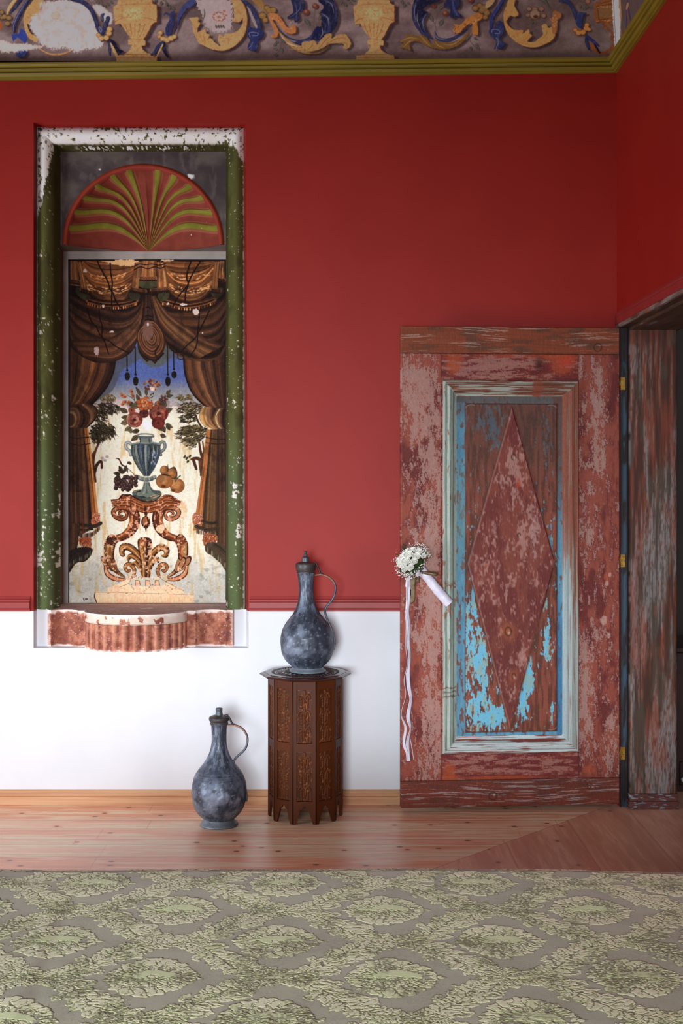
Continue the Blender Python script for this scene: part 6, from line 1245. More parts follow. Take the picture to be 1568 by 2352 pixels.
# ---- the painting
mu = paint_mural(1.2)
gx, gy = np.meshgrid(np.linspace(156.5, 524, 450), np.linspace(595.5, 1387, 960)); P = W(gx, gy, np.full_like(gx, YP - .0015)); P[..., 2] = np.maximum(P[..., 2], zs0 + .0005)
P[..., 1] += (fbm(gx / 30, gy / 30, 5, 3) - .5) * .002
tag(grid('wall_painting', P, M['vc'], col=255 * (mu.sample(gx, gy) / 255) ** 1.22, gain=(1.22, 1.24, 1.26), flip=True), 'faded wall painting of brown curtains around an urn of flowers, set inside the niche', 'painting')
# ---- the marbled shelf
sh = empty('niche_shelf', (XX(320), -.03, ZZ(1497, -.166))); tag(sh, 'chipped red marbled shelf with a fluted bowed front below the niche', 'shelf')
zt_, zb_ = zs0 - .0005, ZZ(1485, 0)
def plan(off=0.0, n=420):
    px = np.linspace(108, 534, n); y = np.zeros(n)
    for i, x in enumerate(px):
        if x < 117: y[i] = .01 + .0 * x
        elif x < 180: y[i] = -.004 + .036 * math.sin((x - 117) / 63 * math.pi) ** .8
        elif x < 197: y[i] = -.012
        elif x < 430: u = (x - 313.5) / 116.5; y[i] = -.020 - .172 * math.sqrt(max(0, 1 - u * u)) ** 1.15
        elif x < 450: y[i] = -.012
        elif x < 520: y[i] = -.004 + .036 * math.sin((x - 450) / 70 * math.pi) ** .8
        else: y[i] = .008
    X_ = (px - VX) * 5.5 / FP
    return px, X_, y - off * (np.abs(px - 313.5) < 116.5)
px, X_, y0 = plan()
# top: front edge (with the band's overhang) to the back
xb = np.clip(X_, x0 + .001, x1 - .001); P = []
_, _, yt = plan(.006)
for t in np.linspace(0, 1, 60): P.append(np.stack([X_ * (1 - t) + xb * t, yt * (1 - t) + (YP - .002) * t, np.full_like(X_, zt_)], -1))
P.append(P[-1] + (0, .03, 0))
P = np.array(P); cc_ = mix((150, 118, 118), (188, 160, 158), fbm(P[..., 0] * 16, P[..., 1] * 60, 4, 5)); cc_ = mix(cc_, (222, 208, 206), ss(.7, .74, fbm(P[..., 0] * 60, P[..., 1] * 90, 6, 4))); cc_ = mix(cc_, (226, 214, 212), ss(.03, .015, np.hypot((P[..., 0] - XX(331)) * .8, (P[..., 1] - .08) * 1.6)))
cc_ = mix(cc_, (226, 214, 206), ss(.020, .006, (P[..., 1] - yt[None]) + (fbm(P[..., 0] * 80, P[..., 1] * 80, 8) - .5) * .02))
grid('shelf_top', P, M['vc'], sh, cc_, 1.8, smooth=False)
nz = 110; v = np.linspace(0, 1, nz)[:, None]; zz = zt_ + (zb_ - zt_) * v
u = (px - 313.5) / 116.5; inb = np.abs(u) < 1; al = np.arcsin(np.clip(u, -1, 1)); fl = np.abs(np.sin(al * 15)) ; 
low = ss(.27, .30, v); band = 1 - low
yv = y0[None] - band * .006 * inb[None] + low * inb[None] * (.001 + .016 * (1 - fl[None]) ** .8) 
yv = yv + .008 * ss(.30, .27, v) * ss(.23, .27, v) * inb[None]
rough_ = (fbm(px[None] / 12, v * 10, 8, 4) - .5); yv = yv + rough_ * .0025 + np.clip(.05 - v, 0, 1) * .08 * fbm(px[None] / 9, v * 6, 3)
P = np.stack([X_[None] + 0 * v, yv, zz + 0 * yv + (v > .97) * (fbm(px[None] / 5, v * 0, 31) - .5) * .004], -1)
q = fbm(px[None] / 16, v * 5, 11, 5); vein = np.abs(fbm(px[None] / 14 + 9, v * 5 + 3, 12, 4) - .5); cc_ = mix((134, 78, 62), (180, 122, 98), ss(.3, .7, q)); cc_ = mix(cc_, (96, 50, 52), ss(.03, .0, vein) * .6); cc_ = mix(cc_, (106, 62, 66), ss(.6, .75, fbm(px[None] / 10, v * 8, 13, 4)) * .6)
topc = band * inb[None] * ss(.42, .5, fbm(px[None] / 12, v * 5, 14, 4) + .06); cc_ = mix(cc_, (214, 200, 184), topc * .95)
cc_ = mix(cc_, (232, 220, 212), ss(.10, .03, v + (fbm(px[None] / 11, v * 3, 15, 4) - .5) * .16) * .9); cc_ = mix(cc_, (236, 226, 222), ss(.93, .99, v + (fbm(px[None] / 13, v * 3, 16, 4) - .5) * .10) * .8)
cc_ = mix(cc_, (232, 220, 214), ss(.76, .80, fbm(px[None] / 4, v * 26, 17, 4)) * .7); cc_ = mix(cc_, (226, 214, 206), ss(8, 2, np.minimum(px - 108, 534 - px)[None] + (fbm(px[None] / 4, v * 20, 18) - .5) * 12) * .5)
cc_ = mix(cc_, (206, 150, 124), ss(.55, .95, fl[None]) * low * inb[None] * .45); cc_ = mix(cc_, (70, 40, 34), ss(.02, .0, np.abs(v - .285)) * inb[None] * .5)  # flute ridges lightened to strengthen their shading; painted shadow line below the band
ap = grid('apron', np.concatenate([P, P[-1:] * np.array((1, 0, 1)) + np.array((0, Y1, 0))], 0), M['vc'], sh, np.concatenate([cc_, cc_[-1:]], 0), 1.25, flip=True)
for s_x in (0, -1): 
    e = P[:, s_x]; Pe = np.stack([e, np.stack([e[:, 0], np.full(len(e), Y1), e[:, 2]], -1)], 1); grid('end_face', Pe, M['vc'], sh, np.full(Pe.shape, 1.0) * np.array((150, 92, 72)), 1.25, smooth=False)
# ================================================================ the open door leaf
dA = np.array((XX(1422, -.10), -.10)); dB = np.array((XX(921, -.17), -.17))        # hinge side and free edge on the floor plan
dz0, dz1 = .024, 2.094
dv_ = dB - dA; dl_ = np.hypot(*dv_); du = dv_ / dl_; dn = np.array((du[1], -du[0])); dn = dn if dn[1] < 0 else -dn
dr_ = empty('door_1', (dA[0], dA[1], dz0)); tag(dr_, 'open panelled door with peeling red and blue paint and a raised diamond', 'door', kind='structure')
dc = paint_door(1.0)
def DP(px, py, h=0.0):
    "door face point: px, py in the door's own picture frame (921..1422 x 750..1850), h = relief towards the room"
    t = (1422 - px) / 501.; h = h * np.ones_like(t); xy = dA[None] + np.stack([t, t], -1).reshape(-1, 2) * dv_[None]; xy = xy.reshape(np.shape(t) + (2,)) + dn * h[..., None]
    return np.concatenate([xy, (dz0 + (1850 - py) / 1100. * (dz1 - dz0))[..., None]], -1)
def dpart(name, x0, x1, y0, y1, hf=None, st=1.0, parent=None, edge=.0015, mask=None, gain=(1.14, 1.1, 1.06)):
    gx, gy = np.meshgrid(np.linspace(x0, x1, max(3, int((x1 - x0) / st) + 1)), np.linspace(y0, y1, max(3, int((y1 - y0) / st) + 1)))
    e = np.minimum(np.minimum(gx - x0, x1 - gx), np.minimum(gy - y0, y1 - gy)); h = -edge * np.clip(1 - e / 1.6, 0, 1) ** 2 + (fbm(gx / 2, gy / 14, 91, 3) - .5) * .0006
    if hf is not None: h = h + hf(gx, gy)
    P = DP(gx, gy, h); back = -.042
    # skirt to the back so that each board has its thickness
    cc_ = dc.sample(np.clip(gx, 921, 1422), np.clip(gy, 750, 1850))
    nv, nu = gx.shape; idx = np.arange(nv * nu).reshape(nv, nu); ring = np.concatenate([idx[0], idx[1:, -1], idx[-1, -2::-1], idx[-2:0, -1 * nu]]); 
    ring = np.concatenate([idx[0], idx[1:, -1], idx[-1, :-1][::-1], idx[1:-1, 0][::-1]]); V = P.reshape(-1, 3); gxr, gyr = gx.ravel()[ring], gy.ravel()[ring]
    Vb = DP(gxr, gyr, back); m = len(ring); k = np.arange(m); Fs = np.stack([ring, ring[(k + 1) % m], len(V) + (k + 1) % m, len(V) + k], 1)
    F = np.concatenate([gf(nv, nu), Fs[:, ::-1]]); cb_ = cc_.reshape(-1, 3)
    return mk(name, np.concatenate([V, Vb]), F, M['vcw'], parent or dr_, True, np.concatenate([cb_, cb_[ring]]), gain=gain)
top_plank = dpart('rail', 921, 1422, 750, 811); dpart('rail', 921, 1422, 1789, 1850); dpart('rail', 1012, 1327, 811, 874); dpart('rail', 1012, 1327, 1726, 1789)
dpart('stile', 921, 1012, 811, 1789); dpart('stile', 1327, 1422, 811, 1789)
# bolection moulding
def mh(gx, gy):
    dd = np.minimum(np.minimum(gx - 1012, 1327 - gx), np.minimum(gy - 872, 1728 - gy))
    h = np.interp(dd, [0, 3, 8, 11, 12, 18, 26, 29, 34, 40], [.006, .016, .016, .010, .015, .019, .006, -.004, -.012, -.014]); return h
gx, gy = np.meshgrid(np.linspace(1012, 1327, 316), np.linspace(872, 1728, 858)); P = DP(gx, gy, mh(gx, gy)); dd = np.minimum(np.minimum(gx - 1012, 1327 - gx), np.minimum(gy - 872, 1728 - gy))
F = gf(858, 316); keep = dd.ravel()[F].min(1) <= 36; F = F[keep]; used = np.unique(F); mp_ = -np.ones(gx.size, int); mp_[used] = np.arange(len(used))
mo = mk('moulding', P.reshape(-1, 3)[used], mp_[F], M['vcw'], dr_, True, dc.sample(gx, gy).reshape(-1, 3)[used], gain=(1.14, 1.1, 1.06))
def ph(gx, gy):
    e = np.minimum(np.minimum(gx - 1068, 1279 - gx), np.minimum(gy - 925, 1681 - gy)); return -.014 + .006 * ss(-1.5, 3, e)
gx, gy = np.meshgrid(np.linspace(1044, 1296, 254), np.linspace(905, 1694, 790)); pn = grid('panel', DP(gx, gy, ph(gx, gy)), M['vcw'], dr_, dc.sample(gx, gy), 1.08, flip=False)
Dm = [(1175, 930), (1274, 1291), (1170, 1679), (1072, 1293)]
def diamond():
    n = 170; u, v = np.meshgrid(np.linspace(-1, 1, n), np.linspace(-1, 1, n * 2)); T, R_, B_, L_ = [np.array(p, float) for p in Dm]
    s = (u + 1) / 2; t = (v + 1) / 2; Q = (T * (1 - s)[..., None] + R_ * s[..., None]) * (1 - t)[..., None] + (L_ * (1 - s)[..., None] + B_ * s[..., None]) * t[..., None]
    e = np.minimum(np.minimum(1 - u, 1 + u), np.minimum(1 - v, 1 + v)) * 60
    h = -.009 + .009 * ss(0, 2.2, e) - .002 * np.exp(-((e - 4.5) / 1.2) ** 2) * 0 + (fbm(Q[..., 0] / 2, Q[..., 1] / 12, 95, 3) - .5) * .0008
    return grid('diamond', DP(Q[..., 0], Q[..., 1], h), M['vcw'], dr_, dc.sample(Q[..., 0], Q[..., 1]), 1.08)
diamond()
c4 = [DP(np.array([x]), np.array([y]), h)[0] for x, y, h in ((923, 752, -.041), (1420, 752, -.041), (1420, 1848, -.041), (923, 1848, -.041), (923, 752, -.028), (1420, 752, -.028), (1420, 1848, -.028), (923, 1848, -.028))]
mk('back_board', c4, [(0, 1, 2, 3), (7, 6, 5, 4), (0, 4, 5, 1), (1, 5, 6, 2), (2, 6, 7, 3), (3, 7, 4, 0)], wood, dr_)
# lock plate, lever and keyhole
def DQ(px, py, h=0.0): return DP(np.array([float(px)]), np.array([float(py)]), h)[0]
b = MB(); pts = []
w_, h_ = 11.0, 39.0
for i in range(28):
    a = i / 28 * 2 * math.pi; cx = max(-1, min(1, 1.5 * math.cos(a))); cy = max(-1, min(1, 1.04 * math.sin(a))); pts.append((942 + cx * w_, 1344 + cy * h_))
n_ = len(pts); V = [DQ(x, y, .001) for x, y in pts] + [DQ(x, y, .0035) for x, y in pts] + [DQ(942 + (x - 942) * .8, 1344 + (y - 1344) * .94, .005) for x, y in pts]
F = [list(range(2 * n_, 3 * n_))] + [(i + k * n_, (i + 1) % n_ + k * n_, (i + 1) % n_ + (k + 1) * n_, i + (k + 1) * n_) for k in (0, 1) for i in range(n_)]
lp = mk('lock_plate', V, F, M['bronze'], dr_)
V = []; 
kp = [(941 + 2.4 * math.cos(a), 1353 + 2.6 * math.sin(a)) for a in np.linspace(math.pi * .8, math.pi * 2.2, 10)] + [(943.2, 1364), (938.8, 1364)]
mk('keyhole', [DQ(x, y, .0052) for x, y in kp] + [DQ(x, y, .0056) for x, y in kp], [list(range(12, 24))] + [(i, (i + 1) % 12, 12 + (i + 1) % 12, 12 + i) for i in range(12)], M['black'], lp)
b = MB(); b.ball(DQ(947, 1378, .005), .0035, 2, sq=(1, .5, 1)); b.build('screw', M['brass'], lp, smooth=True)
lev = cr3([DQ(944, 1309, .004), DQ(944.5, 1309, .03), DQ(946, 1309, .05), DQ(951, 1309, .056), DQ(962, 1310, .057), DQ(964, 1310.3, .057), DQ(966, 1310.5, .057), DQ(976, 1311.5, .057), DQ(988, 1313.5, .057), DQ(996, 1315, .057), DQ(999.5, 1315.5, .057)], 6)
rad_ = np.interp(np.linspace(0, 10, len(lev)), [0, 1, 2, 3, 4, 5, 6, 7, 8, 9, 10], [.007, .006, .005, .0042, .0045, .0068, .005, .0075, .0092, .0082, .002])
b = MB().tube(lev, rad_, 16); b.build('lever', M['bronze'], dr_, smooth=True)
b = MB(); b.tube([DQ(944, 1309, .001), DQ(944, 1309, .009)], [.013, .011], 20); b.build('rosette', M['bronze'], dr_, smooth=False)
# ================================================================ bridal bouquet hanging on the lever
bq = empty('bouquet', tuple(DQ(950, 1300, .08))); tag(bq, 'bridal bouquet of white roses hanging by its ribbon from the door lever', 'bouquet')
rng = np.random.default_rng(21)
bc_ = DQ(937, 1281, .085); ax1 = DQ(969, 1253, .085) - DQ(905, 1305, .085); ax1 /= np.linalg.norm(ax1)       # long axis of the dome, up to the right
nrm = np.array((-.55, -.72, .42)); nrm -= ax1 * nrm.dot(ax1); nrm /= np.linalg.norm(nrm); ax2 = np.cross(nrm, ax1)
def petal(b, c, n_, a, r, op, rr):
    "one cupped petal of a rose centred at c with axis n_"
    t1 = np.cross(n_, (0.3, .2, 1.)); t1 /= np.linalg.norm(t1); t2 = np.cross(n_, t1); d = t1 * math.cos(a) + t2 * math.sin(a); s = np.cross(n_, d); V = []
    for i in range(6):
        u = i / 5.; h = r * (-.35 + 1.05 * u * (1 - .25 * op)); out = r * (.18 + op * (.85 * math.sin(u * 1.4) - .15 * (u > .9)))
        for j in range(7):
            v = (j / 6. - .5) * 2; w2 = r * (.35 + .55 * math.sin(u * 2.2)) * (1 - .2 * u); ang_ = v * (1.0 - .25 * op)
            V.append(c + n_ * (h - r * .18 * v * v * u) + d * (out * math.cos(ang_) + .0) + s * w2 * math.sin(ang_) * (1 + op * .3) + d * rr.normal() * r * .012)
    b.add(V, gf(6, 7).tolist())
roses = []
for i, (u, v, r) in enumerate([(.046, .0, .021), (.03, .022, .021), (.026, -.02, .022), (.008, .036, .021), (.006, .004, .024), (.004, -.032, .021), (-.016, .022, .023), (-.018, -.012, .023), (-.022, -.038, .019), (-.036, .036, .019), (-.040, .006, .022), (-.042, -.022, .020), (.050, -.026, .017), (.052, .018, .016)]):
    n2 = nrm + ax1 * u * 11 + ax2 * v * 11; n2 /= np.linalg.norm(n2); c_ = bc_ + ax1 * u + ax2 * v + nrm * (.028 - (u * u + v * v) * 9)
    b = MB(); rr = np.random.default_rng(i)
    for k in range(17): petal(b, c_, n2, k * 2.4, r * (.42 + .62 * k / 16.), .06 + .80 * k / 16., rr)
    ro = b.build('rose', M['petal'], bq, smooth=True)
    if i in (4, 7, 5): MB().ball(c_ + ax1 * .019 + ax2 * .006, .006, 1, sq=(1, .5, .6)).build('bud_leaf', M['leaf'], bq, smooth=True)
# baby's breath
b = MB(); st_ = MB()
for i in range(360):
    a = rng.random() * 2 * math.pi; q = rng.random(); ru = .062 + .018 * q; rv = .052 + .016 * q
    u, v = math.cos(a) * ru, math.sin(a) * rv
    if rng.random() < .55: a = rng.choice([-2.35, .05]) + rng.normal() * .42; u, v = math.cos(a) * (ru + .008), math.sin(a) * (rv + .008)
    p = bc_ + ax1 * u + ax2 * v + nrm * (.012 - .045 * rng.random() + .02 * (rng.random() < .3)); 
    if p[1] > -.21: p[1] = -.21 - .02 * rng.random()
    b.ball(p, .0014 + .0012 * rng.random(), 1, sq=(1, 1, .9))
    if i % 3 == 0: st_.tube([bc_ - nrm * .05 + ax2 * .002, (bc_ + p) / 2 - nrm * .02, p], [.0007, .0005], 4)
o = b.build('gypsophila', M['petal'], bq, smooth=True); tag(o, kind='stuff'); o = st_.build('gypsophila_stem', M['stem'], bq); tag(o, kind='stuff')
b = MB()
s0_, s1_, s2_ = bc_ - nrm * .01, DQ(957, 1300, .040), DQ(975, 1322, .032)
for i in range(16):
    off = np.array((rng.normal(), rng.normal() * .4, rng.normal())) * .009; b.tube(cr3([bc_ - nrm * .02 + off * 3.4, s1_ + off, s2_ + off * .6], 5), .0022, 6)
for i in range(9):
    a = i * .7; p = bc_ - nrm * .02; d = ax1 * math.cos(a) + ax2 * math.sin(a); s = np.cross(d, nrm)
    V = [p + d * .018 * k + nrm * (-.006 * k * k * .3) + s * w3 for k, w3 in ((0, 0), (1, .012), (1, -.012), (2, .014), (2, -.014), (3.0, 0))]; b.add(V, [(0, 1, 2), (1, 3, 4, 2), (3, 5, 4)])
b.build('stem', M['stem'], bq, smooth=True)
# wrapped handle
hp = cr3([DQ(965, 1305, .036), DQ(980, 1325, .034), DQ(1003, 1354, .034), DQ(1027, 1382, .036)], 14); k = len(hp); hr = np.interp(np.linspace(0, 1, k), [0, .15, .5, 1], [.018, .0185, .021, .0205]) * (1 + .03 * np.sin(np.arange(k) * .75)); hr[0] *= .9
b = MB().tube(hp, hr, 26); V = b.v[0]; V += (fbm(V[:, 0] * 90, V[:, 2] * 90, 3, 3) - .5)[:, None] * np.array((.002, .004, .002)); b.build('ribbon_wrap', M['satin'], bq, auto=.9)
def ribbon(name, pts, wd, tw, n=90, th_=.0006):
    C_ = cr3(pts, max(4, n // len(pts))); k = len(C_); t = np.linspace(0, 1, k); T = np.gradient(C_, axis=0); T /= np.linalg.norm(T, axis=1)[:, None]
    a = np.interp(t, np.linspace(0, 1, len(tw)), tw); A = np.stack([np.cos(a), np.sin(a), 0 * a], -1); A -= T * (A * T).sum(1)[:, None]; A /= np.linalg.norm(A, axis=1)[:, None]; Nn = np.cross(A, T); V = []
    for sgn in (1, -1):
        for v in (-1, -.5, 0, .5, 1) if sgn > 0 else (1, .5, 0, -.5, -1): V.append(C_ + A * wd * v + Nn * (th_ * sgn + .0012 * (1 - v * v)))
    P = np.stack(V, 1); return grid(name, P, M['satin'], bq, close=True)
ribbon('ribbon_loop', [DQ(962, 1300, .062), DQ(955, 1304, .068), DQ(946, 1308, .070), DQ(940, 1312, .066), DQ(936, 1325, .02), DQ(934, 1345, .012)], .0085, [1.1, .6, .2, .1, .2, .1], 60)
ribbon('ribbon_loop', [DQ(952, 1305, .066), DQ(957, 1318, .055), DQ(966, 1314, .046), DQ(972, 1302, .040), DQ(966, 1296, .034)], .009, [0, .3, .5, .9, 1.2], 50)
ribbon('ribbon_tail', [DQ(x, y, .010 + .004 * math.sin(i)) for i, (x, y) in enumerate(((936, 1330), (936, 1370), (934, 1400), (938, 1430), (936, 1470), (940, 1500), (936, 1535), (937, 1570), (942, 1600), (936, 1640), (942, 1668), (935, 1700), (937, 1742)))], .0085, [.2, .1, .5, .9, .4, .9, .3, .2, .8, .2, 1.1, .5, .2], 120)
ribbon('ribbon_tail', [DQ(x, y, .016 + .004 * math.cos(i)) for i, (x, y) in enumerate(((934, 1330), (934, 1360), (933, 1390), (930, 1405), (933, 1430), (931, 1480), (934, 1520), (927, 1556), (931, 1590), (921, 1634), (930, 1665), (926, 1700), (933, 1722)))], .0055, [.4, .9, 1.3, 1.0, .6, 1.2, 1.3, 1.1, 1.3, 1.2, .4, .1, .3], 120)
ribbon('ribbon_tail', [DQ(941, 1690, .012), DQ(945, 1712, .012), DQ(949, 1738, .013)], .003, [1.2, .9, 1.3], 30)
# ================================================================ carved ten-sided stand
SC = np.array((-.1287, -.192)); SR = .1586; ST = .599
stand = empty('plant_stand', (SC[0], SC[1], 0)); tag(stand, 'tall ten-sided carved dark wood stand holding a metal ewer', 'stand')
def carve():
    c = Cv(0, 0, 60, 124, 1.6, (0, 0, 0)); 
    c.poly([(1, 1), (59, 1), (59, 123), (1, 123)], (30, 0, 0), sm=False)
    rr = np.random.default_rng(5)
    for i in range(520): c.ell(rr.random() * 60, rr.random() * 124, .9, .9, (12, 0, 0), .8)
    H = (95, 0, 0); D_ = (8, 0, 0)
    c.line([(30, 8), (30, 122)], 7, H); c.ell(30, 8, 5, 7, H)
    for y0 in (8, 46, 84):
        for m in (1, -1):
            g = lambda pts: [(30 + m * x, y0 + y) for x, y in pts]
            c.line(g([(1, 30), (4, 12), (9, 5), (16, 4), (21, 9), (19, 14)]), [7, 6, 5.5, 5, 4, 3.4], D_); c.line(g([(1, 30), (4, 12), (9, 5), (16, 4), (21, 9), (19, 14)]), [5.4, 4.6, 4.4, 4, 3.4, 2.6], (110, 0, 0))
            for k in range(4): c.ell(*g([(14, 14 + k * 6.4)])[0], 4.4, 3.6, D_); c.ell(*g([(13 - k * .6, 13 + k * 6.4)])[0], 3.8, 3.0, (88, 0, 0), 1, m * .6)
        c.line([(30, y0 + 4), (30, y0 + 30)], 1, D_, .8)
    for x in range(4, 60, 8): c.ell(x, 121, 3.4, 2.6, (100, 0, 0)); c.ell(x, 124.5, 1.8, 1.8, D_)
    return c
cvk = carve(); fw = 2 * SR * math.sin(math.pi / 10)
def zpx(py): return 1.438 - (py - 1100) * 5.16 / 2850
zA1, zA0, zB1, zB0 = zpx(1584.5), zpx(1708), zpx(1727.5), zpx(1841.5)
def wcol(P, k=0, base=(68, 32, 13), hi=(98, 48, 21)): return mix(base, hi, fbm(P[..., 0] * 60 + k, P[..., 2] * 14 + P[..., 1] * 9, 3, 4))
for f in range(10):
    a = -math.pi / 2 + f * math.pi / 5; nn_ = np.array((math.cos(a), math.sin(a))); tt_ = np.array((-math.sin(a), math.cos(a))); ap_ = SR * math.cos(math.pi / 10)
    def fp(u, z, h): 
        u, z, h = np.broadcast_arrays(u, z, h); xy = SC + nn_ * (ap_ + h)[..., None] + tt_ * (u * fw)[..., None]; return np.concatenate([xy, z[..., None]], -1)
    # board with two sunk panels and a scalloped foot: built as bands
    U = .5; ui = .335; b = MB()
    def quadz(u0, u1, z0, z1, h=0.0, d=.010):
        V = [fp(np.float64(u), np.float64(z), np.float64(hh)) for hh in (h, h - d) for u, z in ((u0, z0), (u1, z0), (u1, z1), (u0, z1))]
        b.add(V, [(0, 1, 2, 3), (7, 6, 5, 4), (0, 4, 5, 1), (1, 5, 6, 2), (2, 6, 7, 3), (3, 7, 4, 0)])
    zf = .092
    quadz(-U, -ui, zf, ST); quadz(ui, U, zf, ST); quadz(-ui, ui, zA1, ST, -.0006); quadz(-ui, ui, zB1, zA0, -.0006); quadz(-ui, ui, zf, zB0, -.0006)
    ft = [(-.5, zf), (-.5, 0), (-.36, 0), (-.20, .052), (-.205, .066), (-.14, .060), (0, .080), (.14, .060), (.205, .066), (.20, .052), (.36, 0), (.5, 0), (.5, zf)]
    # foot outline split into convex pieces
    for quad in ([(-.5, 0), (-.36, 0), (-.20, .052), (-.205, .066), (-.205, zf), (-.5, zf)], [(-.205, .066), (-.14, .060), (0, .080), (0, zf), (-.205, zf)], [(0, .080), (.14, .060), (.205, .066), (.205, zf), (0, zf)], [(.205, .066), (.20, .052), (.36, 0), (.5, 0), (.5, zf), (.205, zf)]):
        n_ = len(quad); V = [fp(np.float64(u), np.float64(z), np.float64(hh)) for hh in (0, -.010) for u, z in quad]; b.add(V, [list(range(n_)), list(range(2 * n_ - 1, n_ - 1, -1))] + [(i, i + n_, (i + 1) % n_ + n_, (i + 1) % n_) for i in range(n_)])
    sp = b.build('side_board', M['vcs'], stand, col=lambda V: wcol(V, f), gain=1.0)
    vis = a < .35 or a > math.pi - .35; nu, nv = (40, 84) if vis else (8, 10)
    for z1, z0 in ((zA1, zA0), (zB1, zB0)):
        u, v = np.meshgrid(np.linspace(-ui, ui, nu), np.linspace(0, 1, nv)); hgt = cvk.sample((u / ui + 1) * 30, v * 124)[..., 0] / 110.
        P = fp(u, z1 + (z0 - z1) * v, -.0058 + .0045 * hgt); cc_ = mix(wcol(P, f, (62, 30, 13), (92, 46, 20)), (104, 55, 25), ss(.25, .9, hgt) * .55); cc_ = mix(cc_, (40, 20, 12), ss(.12, .0, hgt) * .7)
        cc_ = mix(cc_, (176, 108, 50), ss(.70, .76, fbm(P[..., 0] * 150, P[..., 2] * 120, 8 + f, 3)) * .6)
        grid('carved_panel', P, M['vcs'], sp, cc_, 1.0, flip=True)
    # corner bead
    aa = a + math.pi / 10; p0 = SC + SR * .985 * np.array((math.cos(aa), math.sin(aa)))
    MB().tube([(p0[0], p0[1], 0.002), (p0[0], p0[1], ST)], .0035, 8).build('corner_bead', M['vcs'], stand, smooth=True, col=lambda V: wcol(V, 3, (44, 22, 14), (60, 32, 20)), gain=1.0)
# top with bevelled edge and carved medallion
def deca(r, z): return [(SC[0] + r * math.cos(-math.pi / 2 + math.pi / 10 + i * math.pi / 5), SC[1] + r * math.sin(-math.pi / 2 + math.pi / 10 + i * math.pi / 5), z) for i in range(10)]
b = MB(); rings = [(.150, ST), (.186, ST), (.194, ST + .003), (.196, ST + .006), (.194, ST + .009), (.186, ST + .0115), (.176, ST + .0125), (.174, ST + .0145), (.1585, ST + .0148)]
V = [p for r, z in rings for p in deca(r, z)]; F = gf(len(rings), 10, True).tolist() + [list(range(10))[::-1]]; b.add(V, F)
th_ = np.linspace(0, 2 * math.pi, 10, endpoint=False)
top = b.build('top', M['vct'], stand, col=lambda V: wcol(V, 9, (52, 24, 18), (70, 34, 24)), gain=1.0)
r_, t_ = np.meshgrid(np.r_[np.linspace(.02, .150, 120), .1585], np.linspace(0, 2 * math.pi, 420, endpoint=False), indexing='ij')
kdec = np.cos(math.pi / 10) / np.cos(((t_ - (-math.pi / 2)) % (math.pi / 5)) - math.pi / 10); kdec = np.cos(math.pi / 10) / np.cos((((t_ + math.pi / 2) + math.pi / 10) % (math.pi / 5)) - math.pi / 10)
rr_ = np.where(r_ > .151, .1585 * kdec * 1.0 / math.cos(math.pi / 10) * math.cos(math.pi / 10), r_)
hh = .5 + .5 * np.cos(r_ * 2 * math.pi / .0145) ; dots = (.5 + .5 * np.cos(t_ * 60)) * (np.abs(r_ - .138) < .006) + (.5 + .5 * np.cos(t_ * 36 + r_ * 200)) * (np.abs(r_ - .112) < .013) + (.5 + .5 * np.cos(t_ * 20 - r_ * 260)) * (np.abs(r_ - .080) < .014) + (.5 + .5 * np.cos(t_ * 12)) * (r_ < .062)
hgt = np.clip(.25 * hh + .75 * dots, 0, 1) * (r_ < .146) + (r_ >= .146)
P = np.stack([SC[0] + rr_ * np.cos(t_), SC[1] + rr_ * np.sin(t_), ST + .0115 + .0033 * hgt], -1)
grid('carved_medallion', P, M['vct'], top, mix((34, 16, 12), (78, 42, 28), hgt), 1.0, close=True, flip=False)
MB().add([p for p in deca(.168, ST + .0105)], [list(range(10))]).build('top_board', M['vct'], top, col=lambda V: V * 0 + (40, 20, 14))
